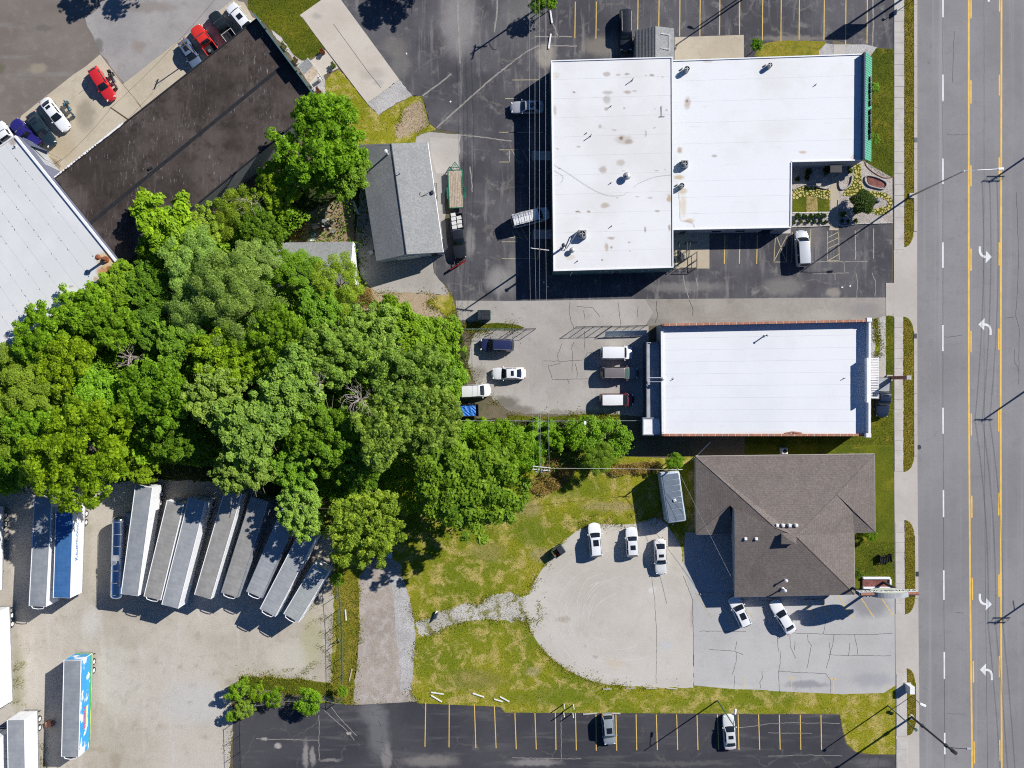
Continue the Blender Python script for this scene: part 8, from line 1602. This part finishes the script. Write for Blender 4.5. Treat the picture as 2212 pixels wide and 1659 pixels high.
# ------------------------------------------------------------------ shop garden
def Z2(x, y): return (2370 + x * 320 / 2212) / 1.38878, (470 + y * 320 / 2212) / 1.38878     # garden plan, in survey units
gz = lambda pts: [Z2(*p) for p in pts]
gbed = sheet('gravel_garden', gz([(60, 130), (1500, 90), (1560, 110), (2120, 440), (2130, 1370), (1000, 1410), (820, 1440), (30, 1460), (45, 130)]), .04, G['pebble'], thick=.04)
sheet('garden_lawn', gz([(50, 880)] + smooth_line([(50, 880), (180, 850), (390, 800), (560, 840), (700, 880), (820, 885)], 4) + [(820, 1150), (45, 1160)]), .05, G['lawn_green'], thick=.02)
sheet('worn_turf', rough(gz([(340, 815), (560, 845), (580, 1150), (340, 1155)]), .7, 3, 44), .054, G['dry_weeds'])
sheet('garden_path', gz([(870, 350), (1060, 350), (1010, 470), (1005, 1400), (1000, 1530), (800, 1525), (835, 1430), (835, 560), (860, 520)]), .055, G['tan_concrete'], thick=.03)
moss = sheet('mossy_path', rough(gz([(60, 690), (300, 610), (560, 630), (830, 690), (825, 880), (700, 870), (540, 830), (380, 795), (200, 850), (60, 880)]), .5, 3, 45), .05, G['lawn_green'], thick=.02)
moss2 = sheet('mossy_path', rough(gz([(1340, 150), (1460, 150), (1480, 450), (1500, 640), (1600, 720), (1760, 720), (2000, 760), (2130, 900), (2100, 1080), (1980, 1200), (1780, 1210), (1660, 1110), (1800, 1080), (2000, 1030), (2020, 920), (1900, 840), (1700, 820), (1500, 800), (1240, 830), (1090, 800), (1120, 700), (1250, 620), (1330, 420), (1310, 240)]), .5, 3, 46), .05, G['lawn_green'], thick=.02)
B['flag'] = plain('flagstone', (.46, .38, .13), .9, var=.2, scale=2)
q = random.Random(12)
def flags(par, poly, n, rmin, rmax):
    P = W2(poly); A = np.asarray(P); placed = []; lo, hi = A.min(0), A.max(0); tries = 0
    while len(placed) < n and tries < 9000:
        tries += 1; x, y = q.uniform(lo[0], hi[0]), q.uniform(lo[1], hi[1]); r_ = q.uniform(rmin, rmax)
        if not inside(P, np.array([x]), np.array([y]))[0]: continue
        if any(math.hypot(x - a, y - b_) < (r_ + c) * .93 for a, b_, c in placed): continue
        placed.append((x, y, r_)); k = q.choice((4, 5, 5, 6)); a0 = q.uniform(0, 6)
        pts = [(x + r_ * q.uniform(.8, 1.12) * math.cos(a0 + 2 * math.pi * i / k), y + r_ * q.uniform(.75, 1.1) * math.sin(a0 + 2 * math.pi * i / k)) for i in range(k)]
        m = MB(); m.prism(pts, .05, .085 + q.uniform(0, .015)); m.build('flagstone', B['flag'], par)
flags(moss, gz([(60, 690), (300, 610), (560, 630), (830, 690), (825, 880), (700, 870), (540, 830), (380, 795), (200, 850), (60, 880)]), 75, .13, .36)
flags(moss2, gz([(1340, 150), (1460, 150), (1480, 450), (1500, 640), (1600, 720), (1760, 720), (2000, 760), (2130, 900), (2100, 1080), (1980, 1200), (1780, 1210), (1660, 1110), (1800, 1080), (2000, 1030), (2020, 920), (1900, 840), (1700, 820), (1500, 800), (1240, 830), (1090, 800), (1120, 700), (1250, 620), (1330, 420), (1310, 240)]), 130, .12, .3)
def border(label, pts, closed=False, h=.28, mat='concrete', w=.16):
    P = W2(gz(pts)); P = smooth_line(P, 5, closed); b = MB(); n_ = len(P)
    t = thing('garden_edging', label, 'edging', (P[0][0], P[0][1], 0)); k = 0; last = Vector(P[0])
    for i in range(n_ if closed else n_ - 1):
        a, c = Vector(P[i]), Vector(P[(i + 1) % n_]); d = c - a
        if d.length < .02: continue
        m = MB(); m.box(((a.x + c.x) / 2, (a.y + c.y) / 2, h / 2), (d.length * .96, w, h), math.atan2(d.y, d.x), .02); m.build('edging_block', B[mat], t)
border('curved block edging of the oval red bed', [(1560, 420), (1640, 400), (1800, 440), (1960, 520), (1990, 600), (1920, 670), (1780, 650), (1620, 600), (1550, 510)], True)
border('curved block edging of the small teardrop bed', [(1010, 480), (1010, 600), (1050, 680), (1150, 660), (1240, 580), (1270, 480), (1280, 400)], False)
border('wavy block edging along the shaded bed', [(50, 690), (290, 590), (370, 615), (480, 600), (600, 640), (720, 670), (800, 650)], False)
border('pale kerb along the foot of the garden beds', [(1000, 890), (1000, 1405), (1400, 1395), (2120, 1375)], False, .15, 'concrete'); border('pale kerb below the row of clipped shrubs', [(30, 1460), (400, 1450), (820, 1430)], False, .15, 'concrete'); border('pale strip between the turf and the clipped shrubs', [(45, 1165), (400, 1162), (820, 1155)], False, .1, 'offwhite')
border('rose-brown stone edging of the street lawn curve', [(1550, 110), (1600, 220), (1760, 350), (1950, 440), (2120, 430)], False, .12, 'brown_brick', .12)
sheet('oval_bed', gz(smooth_line([(1600, 440), (1660, 420), (1800, 460), (1930, 530), (1960, 600), (1900, 640), (1780, 630), (1640, 580)], 4, True)), .1, G['mulch'], thick=.05)
CLIP = crown_mesh(77, .6, .62, 26, 900, .16, .6, .42, .8)
def clipped(label, x, y, r_, col, group):
    p = D(*Z2(x, y), .3); t = thing('clipped_shrub', label, 'shrub', (p.x, p.y, .04), rnd.uniform(0, 6), group); s_ = r_ / .6 * .66
    c = link('foliage', CLIP, t); c.scale = (s_, s_, s_); c.color = col + (1,); m = MB(); m.cyl((0, 0, 0), (0, 0, .4 * s_), .04, .03, 6); m.build('stem', B['bark'], t, False)
DG = (.045, .10, .016)
for i, (x, y, r_) in enumerate(((155, 1235, .7), (290, 1240, .62), (430, 1240, .62), (565, 1225, .66), (695, 1225, .66))): clipped(f'{["first", "second", "third", "fourth", "fifth"][i]} clipped shrub of the upper row from the white roof', x, y, r_, DG, 'clipped shrubs below the turf')
for i, (x, y, r_) in enumerate(((90, 1365, .42), (225, 1350, .45), (375, 1345, .5), (515, 1345, .45), (640, 1350, .46), (745, 1350, .44))): clipped(f'{["first", "second", "third", "fourth", "fifth", "sixth"][i]} small shrub of the lower row from the white roof', x, y, r_, DG if i > 1 else (.10, .13, .02), 'clipped shrubs below the turf')
for x, y, r_, l in ((1085, 1330, .44, 'small round shrub nearest the garden path below the palm-like bush'), (1205, 1335, .4, 'dark small shrub between two below the palm-like bush'), (1365, 1325, .5, 'brighter small shrub under the palm-like bush shade'), (1090, 1200, .7, 'loose green shrub beside the garden path'), (760, 280, .9, 'dark shrub against the shaded shop wall'), (380, 320, .8, 'shaded shrub in the bed corner by the white roof'), (150, 470, .6, 'bluish shrub in the shaded bed corner'), (350, 440, .6, 'grey shrub in the middle of the shaded bed'), (1240, 290, .7, 'bright fern-like shrub at the end of the flagstone path')): clipped(l, x, y, r_, (.12, .2, .02) if 'bright' in l or 'loose' in l else (.06, .10, .03), None)
# palm-like bush with long arching leaves
p = D(*Z2(1500, 950), 1.6); t = thing('ornamental_tree', 'dark spreading ornamental tree in the gravel garden', 'tree', (p.x, p.y, .04))
m = MB(); m.cyl((0, 0, 0), (0, 0, 1.5), .13, .09, 8); m.build('trunk', B['bark'], t, False)
r = np.random.default_rng(9); n_ = 5200; a = r.uniform(0, 6.28, n_); rr = 1.7 * np.sqrt(r.random(n_)) * (1 + .16 * np.sin(5 * a)); z = 1.1 + 1.7 * np.sqrt(np.clip(1 - (rr / 2.1) ** 2, 0, 1)) * r.uniform(.4, 1, n_)
me = leaves_mesh('crown', np.stack([rr * np.cos(a), rr * np.sin(a), z], 1), r.normal(size=(n_, 3)) * .5 + np.array([0, 0, .8]), r.uniform(.2, .5, n_), .22, 10, LEAF); c = link('crown', me, t); c.color = (.075, .135, .018, 1)
p = D(*Z2(1790, 920), .6); t = thing('garden_boulder', 'dark glossy urn-like boulder beside the ornamental tree', 'boulder', (p.x, p.y, .04)); m = MB(); m.cyl((0, 0, 0), (0, 0, .7), .3, .42, 14); m.dome((0, 0, .7), .42, .25, 14); m.build('stone', B['dark_steel'], t, False, True); m = MB(); m.cyl((0, 0, 0), (0, 0, .1), .5, .45, 14); m.build('plinth', B['concrete'], t, False)
p = D(*Z2(950, 250), 2.3); t = thing('door_canopy', 'black door canopy over the shaded shop entrance', 'canopy', (p.x, p.y, 0)); m = MB(); m.box((0, 0, 2.35), (1.75, 1.2, .12), 0, .03); m.build('roof', B['black'], t, False)
for sx in (-.8, .8): m = MB(); m.box((sx, -.5, 1.15), (.09, .09, 2.3)); m.build('post', B['black'], t, False)
# entrance planters by the dark warehouse
for i, (x, y, c) in enumerate(((245, 405, 'long flower planter nearest the lawn on the warehouse end wall'), (345, 525, 'short flower planter beside the ribbed entry shelter'), (545, 795, 'long flower planter below the ribbed entry shelter'), (625, 905, 'pale flower planter at the edge of the big maple'), (670, 570, 'green grass clump beside the entry path'), (578, 455, 'red-brown grass clump beside the entry path'))):
    p = W(1, 0, x, y, .3); t = thing('flower_planter', c, 'planter', (p.x, p.y, .03), -.95)
    m = MB(); m.box((0, 0, .15), (1.1 if i < 4 else .5, .5, .3), 0, .04); m.build('trough', B['concrete'] if i < 4 else B['bark'], t, False)
    o = link('foliage', CLIP, t); o.scale = (1.0 if i in (0, 2) else .75, .62, .7); o.location = (0, 0, .22); o.color = ((.14, .16, .04, 1), (.15, .12, .03, 1), (.16, .06, .03, 1), (.2, .22, .12, 1), (.1, .16, .02, 1), (.2, .05, .02, 1))[i]
